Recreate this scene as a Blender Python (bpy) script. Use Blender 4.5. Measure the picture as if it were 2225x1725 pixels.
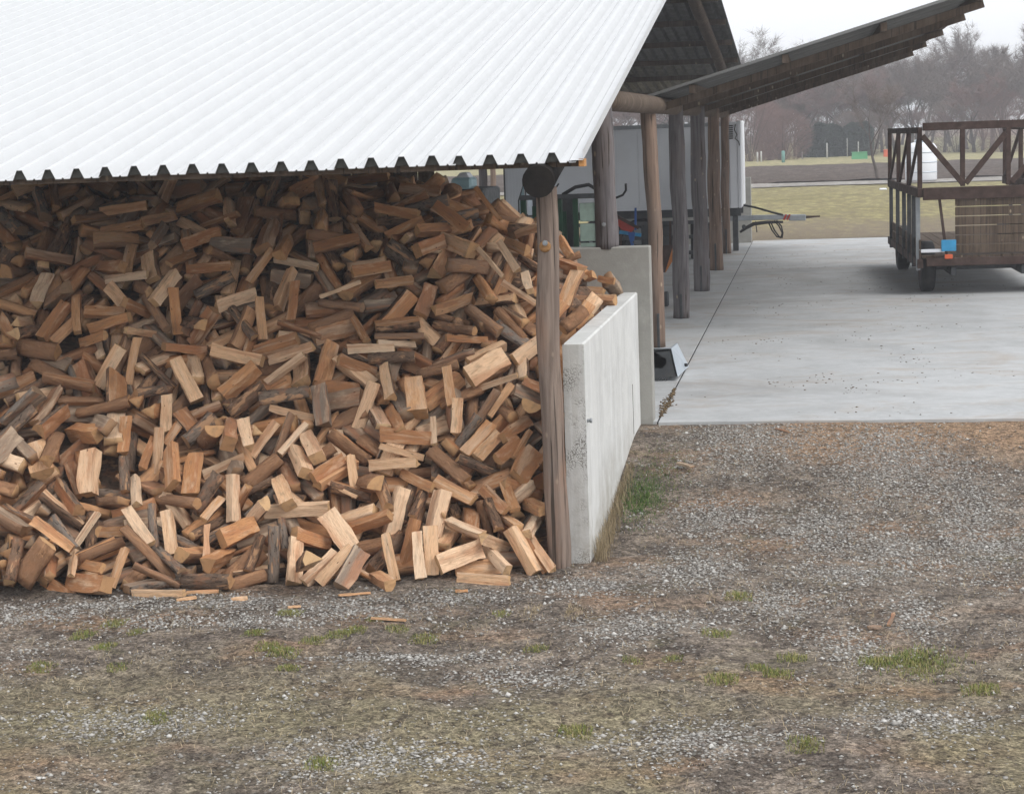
import bpy, bmesh, math, random
import numpy as np
from mathutils import Vector, Matrix, Quaternion, noise
random.seed(7); np.random.seed(7)
for o in list(bpy.data.objects): bpy.data.objects.remove(o)
SC = bpy.context.scene; COL = SC.collection
R = math.radians

# ------------------------------------------------------------------ camera
F, CX, CY, CAMZ = 4057.0, 1112.5, 862.5, 3.6          # focal length and centre in photo pixels
VPX, VPY, HSLOPE = 1769.0, 270.0, .036                 # vanishing point of the shed's long side, tilt of the horizon
_y = np.array([VPX-CX, CY-VPY, -F]); _y /= np.linalg.norm(_y)
_z = -np.cross(_y, np.array([1, HSLOPE, 0.])); _z /= np.linalg.norm(_z)
if _z[1] < 0: _z = -_z
_x = np.cross(_y, _z)
CM = np.stack([_x, _y, _z], 1)
cam_d = bpy.data.cameras.new('camera'); cam = bpy.data.objects.new('camera', cam_d); COL.objects.link(cam)
cam_d.sensor_fit = 'HORIZONTAL'; cam_d.sensor_width = 36; cam_d.lens = F/2225*36
cam_d.clip_start = .1; cam_d.clip_end = 3000
mw = Matrix([list(r) for r in CM.T]).to_4x4(); mw.translation = (0, 0, CAMZ); cam.matrix_world = mw
SC.camera = cam
def ray(px, py): return CM.T @ np.array([px-CX, CY-py, -F])
def atz(px, py, z): d = ray(px, py); return np.array([0, 0, CAMZ]) + d*(z-CAMZ)/d[2]
def aty(px, py, Y): d = ray(px, py); return np.array([0, 0, CAMZ]) + d*Y/d[1]

# ------------------------------------------------------------------ sky, sun, exposure
SUN_EL, SUN_AZ = 48, 118            # azimuth clockwise from +Y: the bright part of the cloud cover is to the right, a little behind the camera
w = bpy.data.worlds.new('World'); SC.world = w; w.use_nodes = True
nt = w.node_tree; nt.nodes.clear()
out = nt.nodes.new('ShaderNodeOutputWorld'); bg = nt.nodes.new('ShaderNodeBackground')
sky = nt.nodes.new('ShaderNodeTexSky'); sky.sky_type = 'NISHITA'; sky.sun_disc = False
sky.sun_elevation = R(SUN_EL); sky.sun_rotation = R(SUN_AZ); sky.air_density = 1; sky.dust_density = 3; sky.ozone_density = 1
hs = nt.nodes.new('ShaderNodeHueSaturation'); hs.inputs['Saturation'].default_value = .16
mx = nt.nodes.new('ShaderNodeMix'); mx.data_type = 'RGBA'; mx.inputs['Factor'].default_value = .55
mx.inputs['B'].default_value = (13.6, 13.9, 14.4, 1)      # an even layer of cloud
nt.links.new(sky.outputs[0], hs.inputs['Color']); nt.links.new(hs.outputs[0], mx.inputs['A'])
nt.links.new(mx.outputs['Result'], bg.inputs['Color']); bg.inputs['Strength'].default_value = .12
nt.links.new(bg.outputs[0], out.inputs['Surface'])
sun_d = bpy.data.lights.new('sun', 'SUN'); sun = bpy.data.objects.new('sun', sun_d); COL.objects.link(sun)
sun_d.energy = 1.3; sun_d.angle = R(28); sun_d.color = (1, .97, .93)
sd = Vector((math.sin(R(SUN_AZ))*math.cos(R(SUN_EL)), math.cos(R(SUN_AZ))*math.cos(R(SUN_EL)), math.sin(R(SUN_EL))))
sun.rotation_euler = (-sd).to_track_quat('-Z', 'Y').to_euler(); sun.location = (20, -10, 40)
vs = SC.view_settings; vs.view_transform = 'Standard'; vs.look = 'None'; vs.exposure = 0.18; vs.gamma = 1; vs.use_curve_mapping = False
SC.cycles.use_denoising = True
SC.cycles.max_bounces = 6; SC.cycles.volume_bounces = 0

# ------------------------------------------------------------------ materials
class NT:
    def __init__(s, name):
        s.m = bpy.data.materials.new(name); s.m.use_nodes = True; s.t = s.m.node_tree
        s.b = s.t.nodes['Principled BSDF']; s.b.inputs['Specular IOR Level'].default_value = .3
    def n(s, kind, **kw):
        x = s.t.nodes.new('ShaderNode'+kind)
        for k, v in kw.items(): setattr(x, k, v)
        return x
    def l(s, a, b): s.t.links.new(a, b)
    def pos(s, scale=(1, 1, 1), src='obj', add=None):
        if src == 'world': o = s.n('NewGeometry').outputs['Position']
        elif src == 'obj': o = s.n('TexCoord').outputs['Object']
        else: o = s.n('Attribute', attribute_name=src).outputs['Vector']
        if add is not None:
            a = s.n('VectorMath', operation='ADD'); s.l(o, a.inputs[0]); s.l(add, a.inputs[1]); o = a.outputs[0]
        mp = s.n('Mapping'); mp.inputs['Scale'].default_value = scale; s.l(o, mp.inputs[0]); return mp.outputs[0]
    def noise(s, vec, scale=5, detail=4, rough=.55, dist=0):
        x = s.n('TexNoise'); s.l(vec, x.inputs['Vector']); x.inputs['Scale'].default_value = scale
        x.inputs['Detail'].default_value = detail; x.inputs['Roughness'].default_value = rough; x.inputs['Distortion'].default_value = dist
        return x.outputs['Fac']
    def vor(s, vec, scale=5, feat='F1', out='Distance', rnd=1):
        x = s.n('TexVoronoi', feature=feat); s.l(vec, x.inputs['Vector']); x.inputs['Scale'].default_value = scale
        x.inputs['Randomness'].default_value = rnd; return x.outputs[out]
    def ramp(s, fac, stops, interp='LINEAR'):
        x = s.n('ValToRGB'); x.color_ramp.interpolation = interp; e = x.color_ramp.elements
        while len(e) < len(stops): e.new(.5)
        for el, (p, c) in zip(e, stops):
            el.position = p; el.color = (*c, 1) if len(c) == 3 else c
        s.l(fac, x.inputs[0]); return x.outputs[0]
    def g(s, fac, lo, hi, a=0., b=1.):
        x = s.n('MapRange'); x.inputs[1].default_value = lo; x.inputs[2].default_value = hi
        x.inputs[3].default_value = a; x.inputs[4].default_value = b; s.l(fac, x.inputs[0]); return x.outputs[0]
    def math(s, op, a, b=None):
        x = s.n('Math', operation=op)
        for i, v in enumerate((a, b)):
            if v is None: continue
            if isinstance(v, (int, float)): x.inputs[i].default_value = v
            else: s.l(v, x.inputs[i])
        return x.outputs[0]
    def mix(s, a, b, fac, mode='MIX'):
        x = s.n('Mix', data_type='RGBA', blend_type=mode)
        for sock, v in (('Factor', fac), ('A', a), ('B', b)):
            if isinstance(v, (int, float)): x.inputs[sock].default_value = v
            elif isinstance(v, tuple): x.inputs[sock].default_value = (*v, 1)
            else: s.l(v, x.inputs[sock])
        return x.outputs['Result']
    def bump(s, h, strength=.3, dist=.02):
        x = s.n('Bump'); x.inputs['Strength'].default_value = strength; x.inputs['Distance'].default_value = dist
        s.l(h, x.inputs['Height']); s.l(x.outputs[0], s.b.inputs['Normal'])
    def col(s, c):
        if isinstance(c, tuple): s.b.inputs['Base Color'].default_value = (*c, 1)
        else: s.l(c, s.b.inputs['Base Color'])
    def set(s, rough=.8, metal=0., spec=None):
        if isinstance(rough, float) or isinstance(rough, int): s.b.inputs['Roughness'].default_value = rough
        else: s.l(rough, s.b.inputs['Roughness'])
        s.b.inputs['Metallic'].default_value = metal
        if spec is not None: s.b.inputs['Specular IOR Level'].default_value = spec
        return s.m

def log_inputs(k):
    """tone and random number of a log: from the object's colour for single logs, from an attribute for the joined heap"""
    a = k.n('Attribute', attribute_name='tr').outputs['Vector']
    oi = k.n('ObjectInfo').outputs['Color']
    v = k.n('VectorMath', operation='ADD'); k.l(a, v.inputs[0]); k.l(oi, v.inputs[1])
    sp = k.n('SeparateXYZ'); k.l(v.outputs[0], sp.inputs[0])
    sc = k.n('VectorMath', operation='SCALE'); k.l(v.outputs[0], sc.inputs[0]); sc.inputs['Scale'].default_value = 37.0
    return sp.outputs[0], sp.outputs[1], sc.outputs[0]

def mat_split():
    k = NT('split_wood'); tone, rnd, off = log_inputs(k)
    v = k.pos((2.2, 30, 30), 'lp', off); v2 = k.pos((5, 16, 16), 'lp', off); v3 = k.pos((1, 1, 1), 'lp', off)
    base = k.ramp(tone, [(0, (.90, .665, .46)), (.22, (.81, .51, .295)), (.45, (.60, .30, .135)), (.68, (.36, .165, .078)), (.82, (.33, .235, .165)), (1, (.27, .215, .17))])
    gr = k.noise(v, 3.2, 5, .65, .4)
    c = k.mix(base, (.30, .13, .06), k.g(gr, .52, .78, 0, .62))
    hw = k.noise(k.pos((.8, 9, 9), 'lp', off), 1.0, 3, .5, .5)          # heartwood and sapwood bands
    c = k.mix(c, (.47, .20, .095), k.g(hw, .52, .62, 0, .55)); c = k.mix(c, (.80, .62, .45), k.g(hw, .44, .36, 0, .4))
    st = k.noise(v2, 1.0, 3, .6)
    c = k.mix(c, (.20, .15, .115), k.g(st, .54, .78, 0, .55))
    c = k.mix(c, (.86, .66, .46), k.g(st, .46, .26, 0, .45))
    kn = k.vor(k.pos((1, 2.2, 2.2), 'lp', off), 5.5)
    c = k.mix(c, (.16, .06, .028), k.g(kn, .085, .05, 0, .85))
    fine = k.noise(k.pos((6, 160, 160), 'lp', off), 2, 2, .5)
    c = k.mix(c, (.22, .11, .06), k.g(fine, .56, .72, 0, .35))
    k.col(c); k.bump(k.math('ADD', gr, k.math('MULTIPLY', fine, .5)), .9, .016); return k.set(.82, spec=.2)
def mat_end():
    k = NT('cut_wood_end'); tone, rnd, off = log_inputs(k)
    v = k.pos((1, 1, 1), 'lp')
    sp = k.n('SeparateXYZ'); k.l(v, sp.inputs[0])
    cb = k.n('CombineXYZ'); k.l(sp.outputs[1], cb.inputs[1]); k.l(sp.outputs[2], cb.inputs[2])
    ln = k.n('VectorMath', operation='LENGTH'); k.l(cb.outputs[0], ln.inputs[0])
    wob = k.noise(k.pos((1, 1, 1), 'lp', off), 18, 3)
    rg = k.math('SINE', k.math('ADD', k.math('MULTIPLY', ln.outputs['Value'], 900.), k.math('MULTIPLY', wob, 9.)))
    base = k.ramp(tone, [(0, (.60, .40, .22)), (.4, (.50, .29, .14)), (.75, (.36, .20, .10)), (1, (.26, .19, .13))])
    c = k.mix(base, (.26, .14, .07), k.g(rg, -.2, 1, 0, .45))
    c = k.mix(c, (.17, .12, .08), k.g(wob, .5, .75, 0, .6))
    k.col(c); k.bump(wob, .4, .01); return k.set(.9, spec=.15)
def mat_bark():
    k = NT('bark'); tone, rnd, off = log_inputs(k)
    v = k.pos((3.5, 11, 11), 'lp', off); n1 = k.noise(v, 3, 6, .7, .6); n2 = k.noise(k.pos((1, 1.6, 1.6), 'lp', off), 9, 3)
    base = k.ramp(tone, [(0, (.21, .13, .085)), (.5, (.165, .10, .065)), (.78, (.19, .145, .112)), (1, (.25, .21, .178))])
    c = k.mix(base, (.03, .021, .017), k.g(n1, .52, .64, 0, .92))
    c = k.mix(c, (.38, .29, .22), k.g(n1, .43, .30, 0, .6))
    n3 = k.noise(k.pos((1.2, 4, 4), 'lp', off), 4, 4, .6, .3)
    c = k.mix(c, (.30, .15, .085), k.g(n2, .54, .66, 0, .7))
    c = k.mix(c, (.50, .29, .16), k.g(n3, .56, .62, 0, .8))      # bark fallen off
    c = k.mix(c, (.36, .19, .10), k.g(rnd, .5, .52, 0, .6))      # half the logs show reddish inner bark
    k.col(c); k.bump(k.math('MULTIPLY', n1, -1.), .9, .03); return k.set(.93, spec=.12)
M_SPLIT, M_END, M_BARK = mat_split(), mat_end(), mat_bark()

def mat_post(name, a, b, d):
    k = NT(name); v = k.pos((9, 9, .55)); n1 = k.noise(v, 2.2, 6, .65, .5); n2 = k.noise(k.pos((2.5, 2.5, .7)), 1.6, 4)
    c = k.mix(a, b, k.g(n1, .38, .62)); c = k.mix(c, d, k.g(n2, .5, .7, 0, .75))
    crack = k.noise(k.pos((26, 26, .5)), 1.5, 2, .5)
    c = k.mix(c, (.05, .038, .03), k.g(crack, .60, .66, 0, .9))
    z = k.n('SeparateXYZ'); k.l(k.n('NewGeometry').outputs['Position'], z.inputs[0])
    kn = k.vor(k.pos((2.5, 2.5, 1.3)), 2.3); c = k.mix(c, (.42, .34, .25), k.g(kn, .12, .05, 0, .7))
    k.col(c); k.bump(k.math('SUBTRACT', n1, k.math('MULTIPLY', k.g(crack, .6, .7), .8)), .5, .02); return k.set(.85, spec=.2)
M_POST1 = mat_post('weathered_post', (.27, .21, .172), (.155, .118, .098), (.27, .165, .115))
M_POST2 = mat_post('grey_post', (.19, .175, .178), (.105, .095, .098), (.16, .13, .12))
M_POST3 = mat_post('tan_post', (.25, .175, .132), (.15, .105, .08), (.22, .17, .14))
M_BEAM = mat_post('dark_timber', (.12, .085, .06), (.07, .05, .036), (.16, .12, .09))

def mat_simple(name, c, rough=.5, metal=0., var=.25, scale=6, spec=.4, dirt=(.08, .06, .045), dirtf=.3, bump=.0):
    k = NT(name); n1 = k.noise(k.pos(), scale, 5, .6); n2 = k.noise(k.pos(), scale*.35, 4, .65, .4)
    cc = k.mix(c, tuple(x*(1-var) for x in c), k.g(n1, .35, .7)); cc = k.mix(cc, dirt, k.g(n2, .55, .8, 0, dirtf))
    k.col(cc)
    if bump: k.bump(n1, bump, .01)
    return k.set(k.g(n1, .3, .7, rough*.8, min(1, rough*1.2)), metal, spec)
M_ROOF = mat_simple('white_sheet_metal', (.565, .575, .585), .42, 0, .03, 3, .4, (.5, .5, .48), .12)
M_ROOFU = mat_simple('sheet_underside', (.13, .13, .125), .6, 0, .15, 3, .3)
def mat_concrete(name, c, streak=True, pebble=False, slab=False):
    k = NT(name); p = k.pos((1, 1, 1), 'world')
    n1 = k.noise(p, 1.3, 6, .65, .3); n2 = k.noise(p, 9, 5, .6); n3 = k.noise(p, 60, 3, .6)
    col = k.mix(c, tuple(x*.80 for x in c), k.g(n1, .4, .68)); col = k.mix(col, tuple(x*1.12 for x in c), k.g(n2, .52, .72, 0, .6))
    h = k.math('ADD', k.math('MULTIPLY', n2, .4), k.math('MULTIPLY', n3, .35))
    if streak:
        s1 = k.noise(k.pos((11, 11, .35), 'world'), 1.1, 5, .6); col = k.mix(col, tuple(x*.74 for x in c), k.g(s1, .58, .78, 0, .6))
        s2 = k.noise(k.pos((5, 5, .25), 'world'), 1.3, 4, .6, .3); col = k.mix(col, (.72, .73, .73), k.g(s2, .5, .74, 0, .6))
    if pebble:
        vv = k.vor(p, 80); pb = k.g(k.noise(p, 2.6, 3), .47, .56)
        col = k.mix(col, (.17, .16, .14), k.math('MULTIPLY', k.g(vv, .45, .8, 0, .9), pb)); h = k.math('ADD', h, k.math('MULTIPLY', k.math('MULTIPLY', vv, pb), -1.0))
    if slab:
        br = k.noise(k.pos((2.5, 14, 1), 'world'), 1.4, 5, .65, .4); col = k.mix(col, tuple(x*.80 for x in c), k.g(br, .5, .72, 0, .6))
        st = k.noise(k.pos((.45, .9, 1), 'world'), 1.5, 5, .7, .6); col = k.mix(col, (.33, .24, .16), k.g(st, .50, .74, 0, .6)); col = k.mix(col, (.27, .265, .26), k.g(k.noise(k.pos((.16, .22, 1), 'world'), 1.3, 6, .7, .5), .50, .66, 0, .55)); col = k.mix(col, (.22, .19, .16), k.g(k.noise(k.pos((3, 9, 1), 'world'), 2.2, 5, .75), .66, .74, 0, .7))
        sp = k.vor(k.pos((1, 1, 1), 'world'), 5.5); col = k.mix(col, (.16, .13, .10), k.math('MULTIPLY', k.g(sp, .10, .05), k.g(n1, .5, .6, 0, .8)))
    else:
        z = k.n('SeparateXYZ'); k.l(p, z.inputs[0])
        col = k.mix(col, (.27, .235, .175), k.math('MULTIPLY', k.g(z.outputs[2], .75, .15), k.g(n1, .42, .62, 0, .8)))   # splashed soil near the foot
    k.col(col); k.bump(h, .35, .02); return k.set(.88, spec=.25)
M_CONC = mat_concrete('wall_concrete', (.62, .625, .61))
M_CONCP = mat_concrete('rough_end_concrete', (.47, .46, .435), True, True)
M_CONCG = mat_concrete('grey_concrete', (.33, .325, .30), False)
M_SLAB = mat_concrete('slab_concrete', (.46, .47, .475), False, False, True)
M_STEEL = mat_simple('galvanised_steel', (.30, .32, .335), .45, .4, .2, 8, .5, (.2, .19, .17), .3)
M_BLUESTEEL = mat_simple('blue_grey_steel', (.52, .58, .64), .4, .35, .15, 5, .5, (.3, .3, .3), .3)
M_DARKSTEEL = mat_simple('dark_steel', (.075, .08, .085), .55, .3, .3, 8, .4, (.12, .08, .05), .3)
M_BLACK = mat_simple('black_rubber', (.022, .022, .024), .75, 0, .3, 10, .3, (.10, .085, .07), .35)
M_RUST = mat_simple('rusty_steel', (.075, .045, .036), .8, .1, .4, 7, .3, (.17, .125, .10), .5, .3)
M_WHITE = mat_simple('shade_toned_white', (.60, .62, .65), .45, 0, .06, 2, .4, (.45, .44, .41), .3)  # trailer side: shade under the roof is put into this duller white
M_WHITE2 = mat_simple('white_plastic', (.78, .80, .84), .4, 0, .05, 2, .4, (.5, .5, .5), .2)
M_GREEN = mat_simple('dark_green_paint', (.012, .055, .028), .5, 0, .35, 5, .4)
M_PALEGREEN = mat_simple('pale_green_boards', (.36, .47, .40), .7, 0, .25, 6, .3, (.16, .15, .12), .6)
M_TEAL = mat_simple('pale_teal_paint', (.30, .44, .48), .5, 0, .2, 5, .4, (.2, .2, .2), .3)
M_RED = mat_simple('red_paint', (.42, .045, .03), .45, 0, .3, 6, .4)
M_BLUE = mat_simple('blue_paint', (.03, .11, .36), .45, 0, .3, 6, .4)
M_CYAN = mat_simple('bright_blue_paint', (.04, .33, .62), .45, 0, .2, 6, .4)
M_ORANGE = mat_simple('orange_paint', (.62, .22, .05), .5, 0, .25, 6, .4)
M_BINGREEN = mat_simple('green_container', (.10, .36, .17), .6, 0, .15, 2, .3)
M_BINRED = mat_simple('orange_red_container', (.68, .13, .05), .6, 0, .15, 2, .3)
M_PALEPOST = mat_simple('pale_stake', (.55, .55, .53), .7, 0, .2, 4, .3)
M_TWIG = mat_simple('bare_twigs', (.17, .135, .118), .9, 0, .3, 1.5, .1)
M_TWIGR = mat_simple('reddish_twigs', (.20, .125, .11), .9, 0, .3, 1.5, .1)
M_TRUNK = mat_simple('tree_bark', (.11, .09, .078), .95, 0, .4, 3, .1)
M_HEDGE = mat_simple('hedge_leaves', (.045, .062, .045), .8, 0, .45, 1.2, .2, (.10, .085, .05), .5)
def mat_grass(name, a, b, c):
    k = NT(name); at = k.n('Attribute', attribute_name='tr').outputs['Vector']; sp = k.n('SeparateXYZ'); k.l(at, sp.inputs[0])
    k.col(k.ramp(sp.outputs[0], [(0, a), (.5, b), (1, c)])); return k.set(.75, spec=.15)
M_GRASS = mat_grass('grass_blades', (.085, .15, .03), (.20, .21, .065), (.40, .32, .15))
M_STRAW = mat_grass('dry_straw', (.20, .16, .10), (.33, .26, .16), (.45, .37, .25))
M_WEED = mat_grass('green_weeds', (.05, .12, .025), (.10, .17, .04), (.24, .21, .08))
M_STONE = mat_grass('pebble', (.17, .155, .14), (.34, .325, .30), (.54, .525, .495))
def mat_clod():
    k = NT('soil_clod'); n1 = k.noise(k.pos((1, 1, 1), 'world'), 25, 4); k.col(k.ramp(n1, [(.35, (.075, .055, .035)), (.65, (.21, .15, .085))])); return k.set(.95, spec=.1)
M_CLOD = mat_clod()

def mat_ground():
    k = NT('gravel_soil'); p = k.pos((1, 1, 1), 'world')
    big = k.noise(p, .55, 5, .6, .5); mid = k.noise(p, 2.4, 5, .65, .4); sm = k.noise(p, 11, 5, .7); fine = k.noise(p, 55, 4, .7)
    c = k.mix((.225, .187, .152), (.10, .083, .07), k.g(mid, .38, .60))
    c = k.mix(c, (.25, .155, .095), k.g(k.noise(k.pos((.7, 1.2, 1), 'world'), 1.1, 4, .6), .52, .70, 0, .75))
    c = k.mix(c, (.10, .10, .045), k.g(k.noise(p, 1.7, 5, .7, .6), .58, .74, 0, .7))          # moss
    xy = k.n('SeparateXYZ'); k.l(p, xy.inputs[0])
    tan_ = k.math('MULTIPLY', k.g(k.math('ADD', xy.outputs[1], k.math('MULTIPLY', big, 3.)), 19.6, 20.6), k.g(xy.outputs[0], -1.2, -.2))      # tan soil washed off the slab
    c = k.mix(c, (.30, .195, .12), k.math('MULTIPLY', tan_, .85))
    c = k.mix(c, (.20, .175, .105), k.math('MULTIPLY', k.g(k.math('ADD', xy.outputs[1], k.math('MULTIPLY', mid, 3.)), 14.3, 12.6), k.g(big, .40, .58, 0, .75)))   # trodden olive turf further out
    c = k.mix(c, (.045, .034, .028), k.g(sm, .47, .66, 0, .85))
    for sc_, lo, hi in ((85, .55, 1.55), (38, .6, 1.45)):
        cv = k.n('SeparateColor'); k.l(k.vor(p, sc_, 'F1', 'Color'), cv.inputs[0]); f_ = k.g(cv.outputs[0], 0, 1, lo, hi)
        cb = k.n('CombineColor'); [k.l(f_, cb.inputs[q]) for q in range(3)]; c = k.mix(c, cb.outputs[0], 1., 'MULTIPLY')
    at = k.n('Attribute', attribute_name='grav').outputs['Fac']
    gm = k.math('ADD', at, k.math('MULTIPLY', k.math('SUBTRACT', mid, .5), 1.7))
    v1 = k.vor(p, 34); c1 = k.vor(p, 34, 'F1', 'Color')
    sep = k.n('SeparateColor'); k.l(c1, sep.inputs[0])
    stone = k.ramp(sep.outputs[0], [(0, (.16, .15, .13)), (.6, (.38, .36, .33)), (1, (.50, .48, .45))])
    sel = k.math('MULTIPLY', k.g(v1, .52, .40), k.g(k.math('ADD', gm, k.math('MULTIPLY', k.math('SUBTRACT', sep.outputs[1], .5), .9)), .44, .66))
    c = k.mix(c, stone, sel)
    c = k.mix(c, (.40, .335, .25), k.g(fine, .60, .76, 0, .65))
    k.col(c)
    h = k.math('ADD', k.math('MULTIPLY', sel, .9), k.math('ADD', k.math('MULTIPLY', sm, .8), k.math('MULTIPLY', fine, .5)))
    k.bump(h, .9, .03); return k.set(.95, spec=.12)
M_GROUND = mat_ground()
def mat_field(name, a, b, c, sx=1, sy=3, s=.35, d=None):
    k = NT(name); p = k.pos((sx, sy*.12, 1), 'world'); n1 = k.noise(p, s*1.6, 8, .75, .2); n2 = k.noise(k.pos((1, .35, 1), 'world'), 2.6, 8, .82)
    col = k.mix(a, b, k.g(n1, .35, .65)); col = k.mix(col, c, k.g(n2, .44, .62, 0, .9)); col = k.mix(col, tuple(min(1, x*1.5) for x in a), k.g(n2, .47, .36, 0, .6)); n4 = k.noise(k.pos((.25, .12, 1), 'world'), 1.0, 6, .7, .4); col = k.mix(col, tuple(x*.6 for x in b), k.g(n4, .5, .68, 0, .6))
    if d:
        y = k.n('SeparateXYZ'); k.l(k.pos((1, 1, 1), 'world'), y.inputs[0])
        w_ = k.math('ADD', k.g(y.outputs[1], 70, 55, 0, 1), k.math('ADD', k.math('MULTIPLY', k.math('SUBTRACT', n1, .5), 2.2), k.math('MULTIPLY', k.math('SUBTRACT', n2, .5), 1.2)))
        col = k.mix(col, d, k.g(w_, .2, .9, 0, .75)); col = k.mix(col, (.42, .38, .34), k.g(k.noise(k.pos((1, 1, 1), 'world'), 7, 4, .7), .62, .74, 0, .6))
    k.col(col); k.bump(n2, .9, .08); return k.set(.95, spec=.1)
M_MEADOW = mat_field('dry_meadow', (.31, .275, .135), (.25, .22, .105), (.17, .14, .085), d=(.20, .16, .125))
M_STRIP = mat_field('far_grass', (.38, .33, .185), (.30, .27, .15), (.22, .21, .11))
M_PLOUGH = mat_field('ploughed_soil', (.10, .08, .068), (.13, .105, .09), (.065, .05, .043), 1, 5, .5)
M_TRACK = mat_field('track_gravel', (.36, .345, .325), (.30, .28, .255), (.24, .21, .18))
# ------------------------------------------------------------------ mesh helpers
class MB:
    def __init__(s): s.v = []; s.f = []; s.mi = []; s.sm = []
    def add(s, v, f, mi=0, smooth=False):
        o = len(s.v); s.v += [tuple(map(float, q)) for q in v]; s.f += [tuple(o+i for i in q) for q in f]
        s.mi += ([mi]*len(f) if isinstance(mi, int) else list(mi)); s.sm += [smooth]*len(f); return s
    def box(s, x0, x1, y0, y1, z0, z1, mi=0):
        return s.add([(x, y, z) for z in (z0, z1) for y in (y0, y1) for x in (x0, x1)],
                     [(0, 2, 3, 1), (4, 5, 7, 6), (0, 1, 5, 4), (2, 6, 7, 3), (0, 4, 6, 2), (1, 3, 7, 5)], mi)
    def bar(s, a, b, w, h, mi=0, up=(0, 0, 1)):
        """rectangular bar from a to b"""
        a, b = Vector(a), Vector(b); d = (b-a).normalized(); u = Vector(up)
        if abs(d.dot(u)) > .98: u = Vector((0, 1, 0))
        sx = d.cross(u).normalized(); uz = sx.cross(d)
        v = [p+sx*i*w/2+uz*j*h/2 for p in (a, b) for i, j in ((-1, -1), (1, -1), (1, 1), (-1, 1))]
        return s.add(v, [(3, 2, 1, 0), (4, 5, 6, 7), (0, 1, 5, 4), (1, 2, 6, 5), (2, 3, 7, 6), (3, 0, 4, 7)], mi)
    def tube(s, pts, rad, seg=8, mi=0, cap=True, smooth=True, jit=0, rng=random):
        pts = [Vector(p) for p in pts]; n = len(pts); rad = rad if hasattr(rad, '__len__') else [rad]*n
        v = []; t0 = (pts[1]-pts[0]).normalized(); u = t0.orthogonal().normalized()
        for i, p in enumerate(pts):
            t = (pts[min(i+1, n-1)]-pts[max(i-1, 0)]).normalized(); u = (u-t*u.dot(t)).normalized(); w_ = t.cross(u)
            for j in range(seg):
                a = 2*math.pi*j/seg; r = rad[i]*(1+rng.uniform(-jit, jit)); v.append(p+(u*math.cos(a)+w_*math.sin(a))*r)
        f = [(i*seg+j, i*seg+(j+1) % seg, (i+1)*seg+(j+1) % seg, (i+1)*seg+j) for i in range(n-1) for j in range(seg)]
        o = len(s.v); s.add(v, f, mi, smooth)
        if cap:
            s.f += [tuple(o+j for j in range(seg))[::-1], tuple(o+(n-1)*seg+j for j in range(seg))]; s.mi += [mi, mi]; s.sm += [False, False]
        return s
    def mesh(s, name, mats, bevel=0):
        m = bpy.data.meshes.new(name); m.from_pydata(s.v, [], s.f)
        for q in (mats if isinstance(mats, (list, tuple)) else [mats]): m.materials.append(q)
        m.polygons.foreach_set('material_index', s.mi); m.polygons.foreach_set('use_smooth', s.sm)
        if bevel:
            bm = bmesh.new(); bm.from_mesh(m)
            bmesh.ops.bevel(bm, geom=bm.edges[:], offset=bevel, segments=1, affect='EDGES', clamp_overlap=True); bm.to_mesh(m); bm.free()
        m.update(); return m
    def build(s, name, mats, parent=None, bevel=0):
        return put(name, s.mesh(name, mats, bevel), parent)
def put(name, data, parent=None, loc=None):
    o = bpy.data.objects.new(name, data); COL.objects.link(o)
    if parent is not None:
        o.parent = parent; o.matrix_parent_inverse = Matrix.LocRotScale(parent.location, parent.rotation_euler, None).inverted() if parent.type == 'EMPTY' else Matrix()
    if loc is not None: o.location = loc
    return o
def tag(o, label, cat, group=None):
    o['label'] = label; o['category'] = cat
    if group: o['group'] = group
    return o
def thing(name, label, cat, loc=(0, 0, 0), group=None):
    o = put(name, None); o.location = Vector(loc); o.empty_display_size = .2; return tag(o, label, cat, group)
def struct(o): o['kind'] = 'structure'; return o
def stuff(o): o['kind'] = 'stuff'; return o
def copy_tree(o, parent=None):
    c = o.copy(); COL.objects.link(c); c.parent = parent
    for ch in o.children: copy_tree(ch, c)
    return c
def fast_mesh(name, V, Fc, mats, mi=None, attrs=None):
    """V (n,3), Fc (m,k) arrays"""
    V = np.asarray(V, np.float32); Fc = np.asarray(Fc, np.int32); m = bpy.data.meshes.new(name); k = Fc.shape[1]
    m.vertices.add(len(V)); m.vertices.foreach_set('co', V.ravel()); m.loops.add(Fc.size); m.loops.foreach_set('vertex_index', Fc.ravel())
    m.polygons.add(len(Fc)); m.polygons.foreach_set('loop_start', np.arange(0, Fc.size, k, dtype=np.int32))
    for q in (mats if isinstance(mats, (list, tuple)) else [mats]): m.materials.append(q)
    if mi is not None: m.polygons.foreach_set('material_index', np.asarray(mi, np.int32))
    for n_, a in (attrs or {}).items():
        a = np.asarray(a, np.float32)
        if a.ndim == 1: at = m.attributes.new(n_, 'FLOAT', 'POINT'); at.data.foreach_set('value', a)
        else: at = m.attributes.new(n_, 'FLOAT_VECTOR', 'POINT'); at.data.foreach_set('vector', a.ravel())
    m.update(calc_edges=True); m.validate(); return m
def sstep(a, b, x): t = np.clip((x-a)/(b-a), 0, 1); return t*t*(3-2*t)

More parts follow.
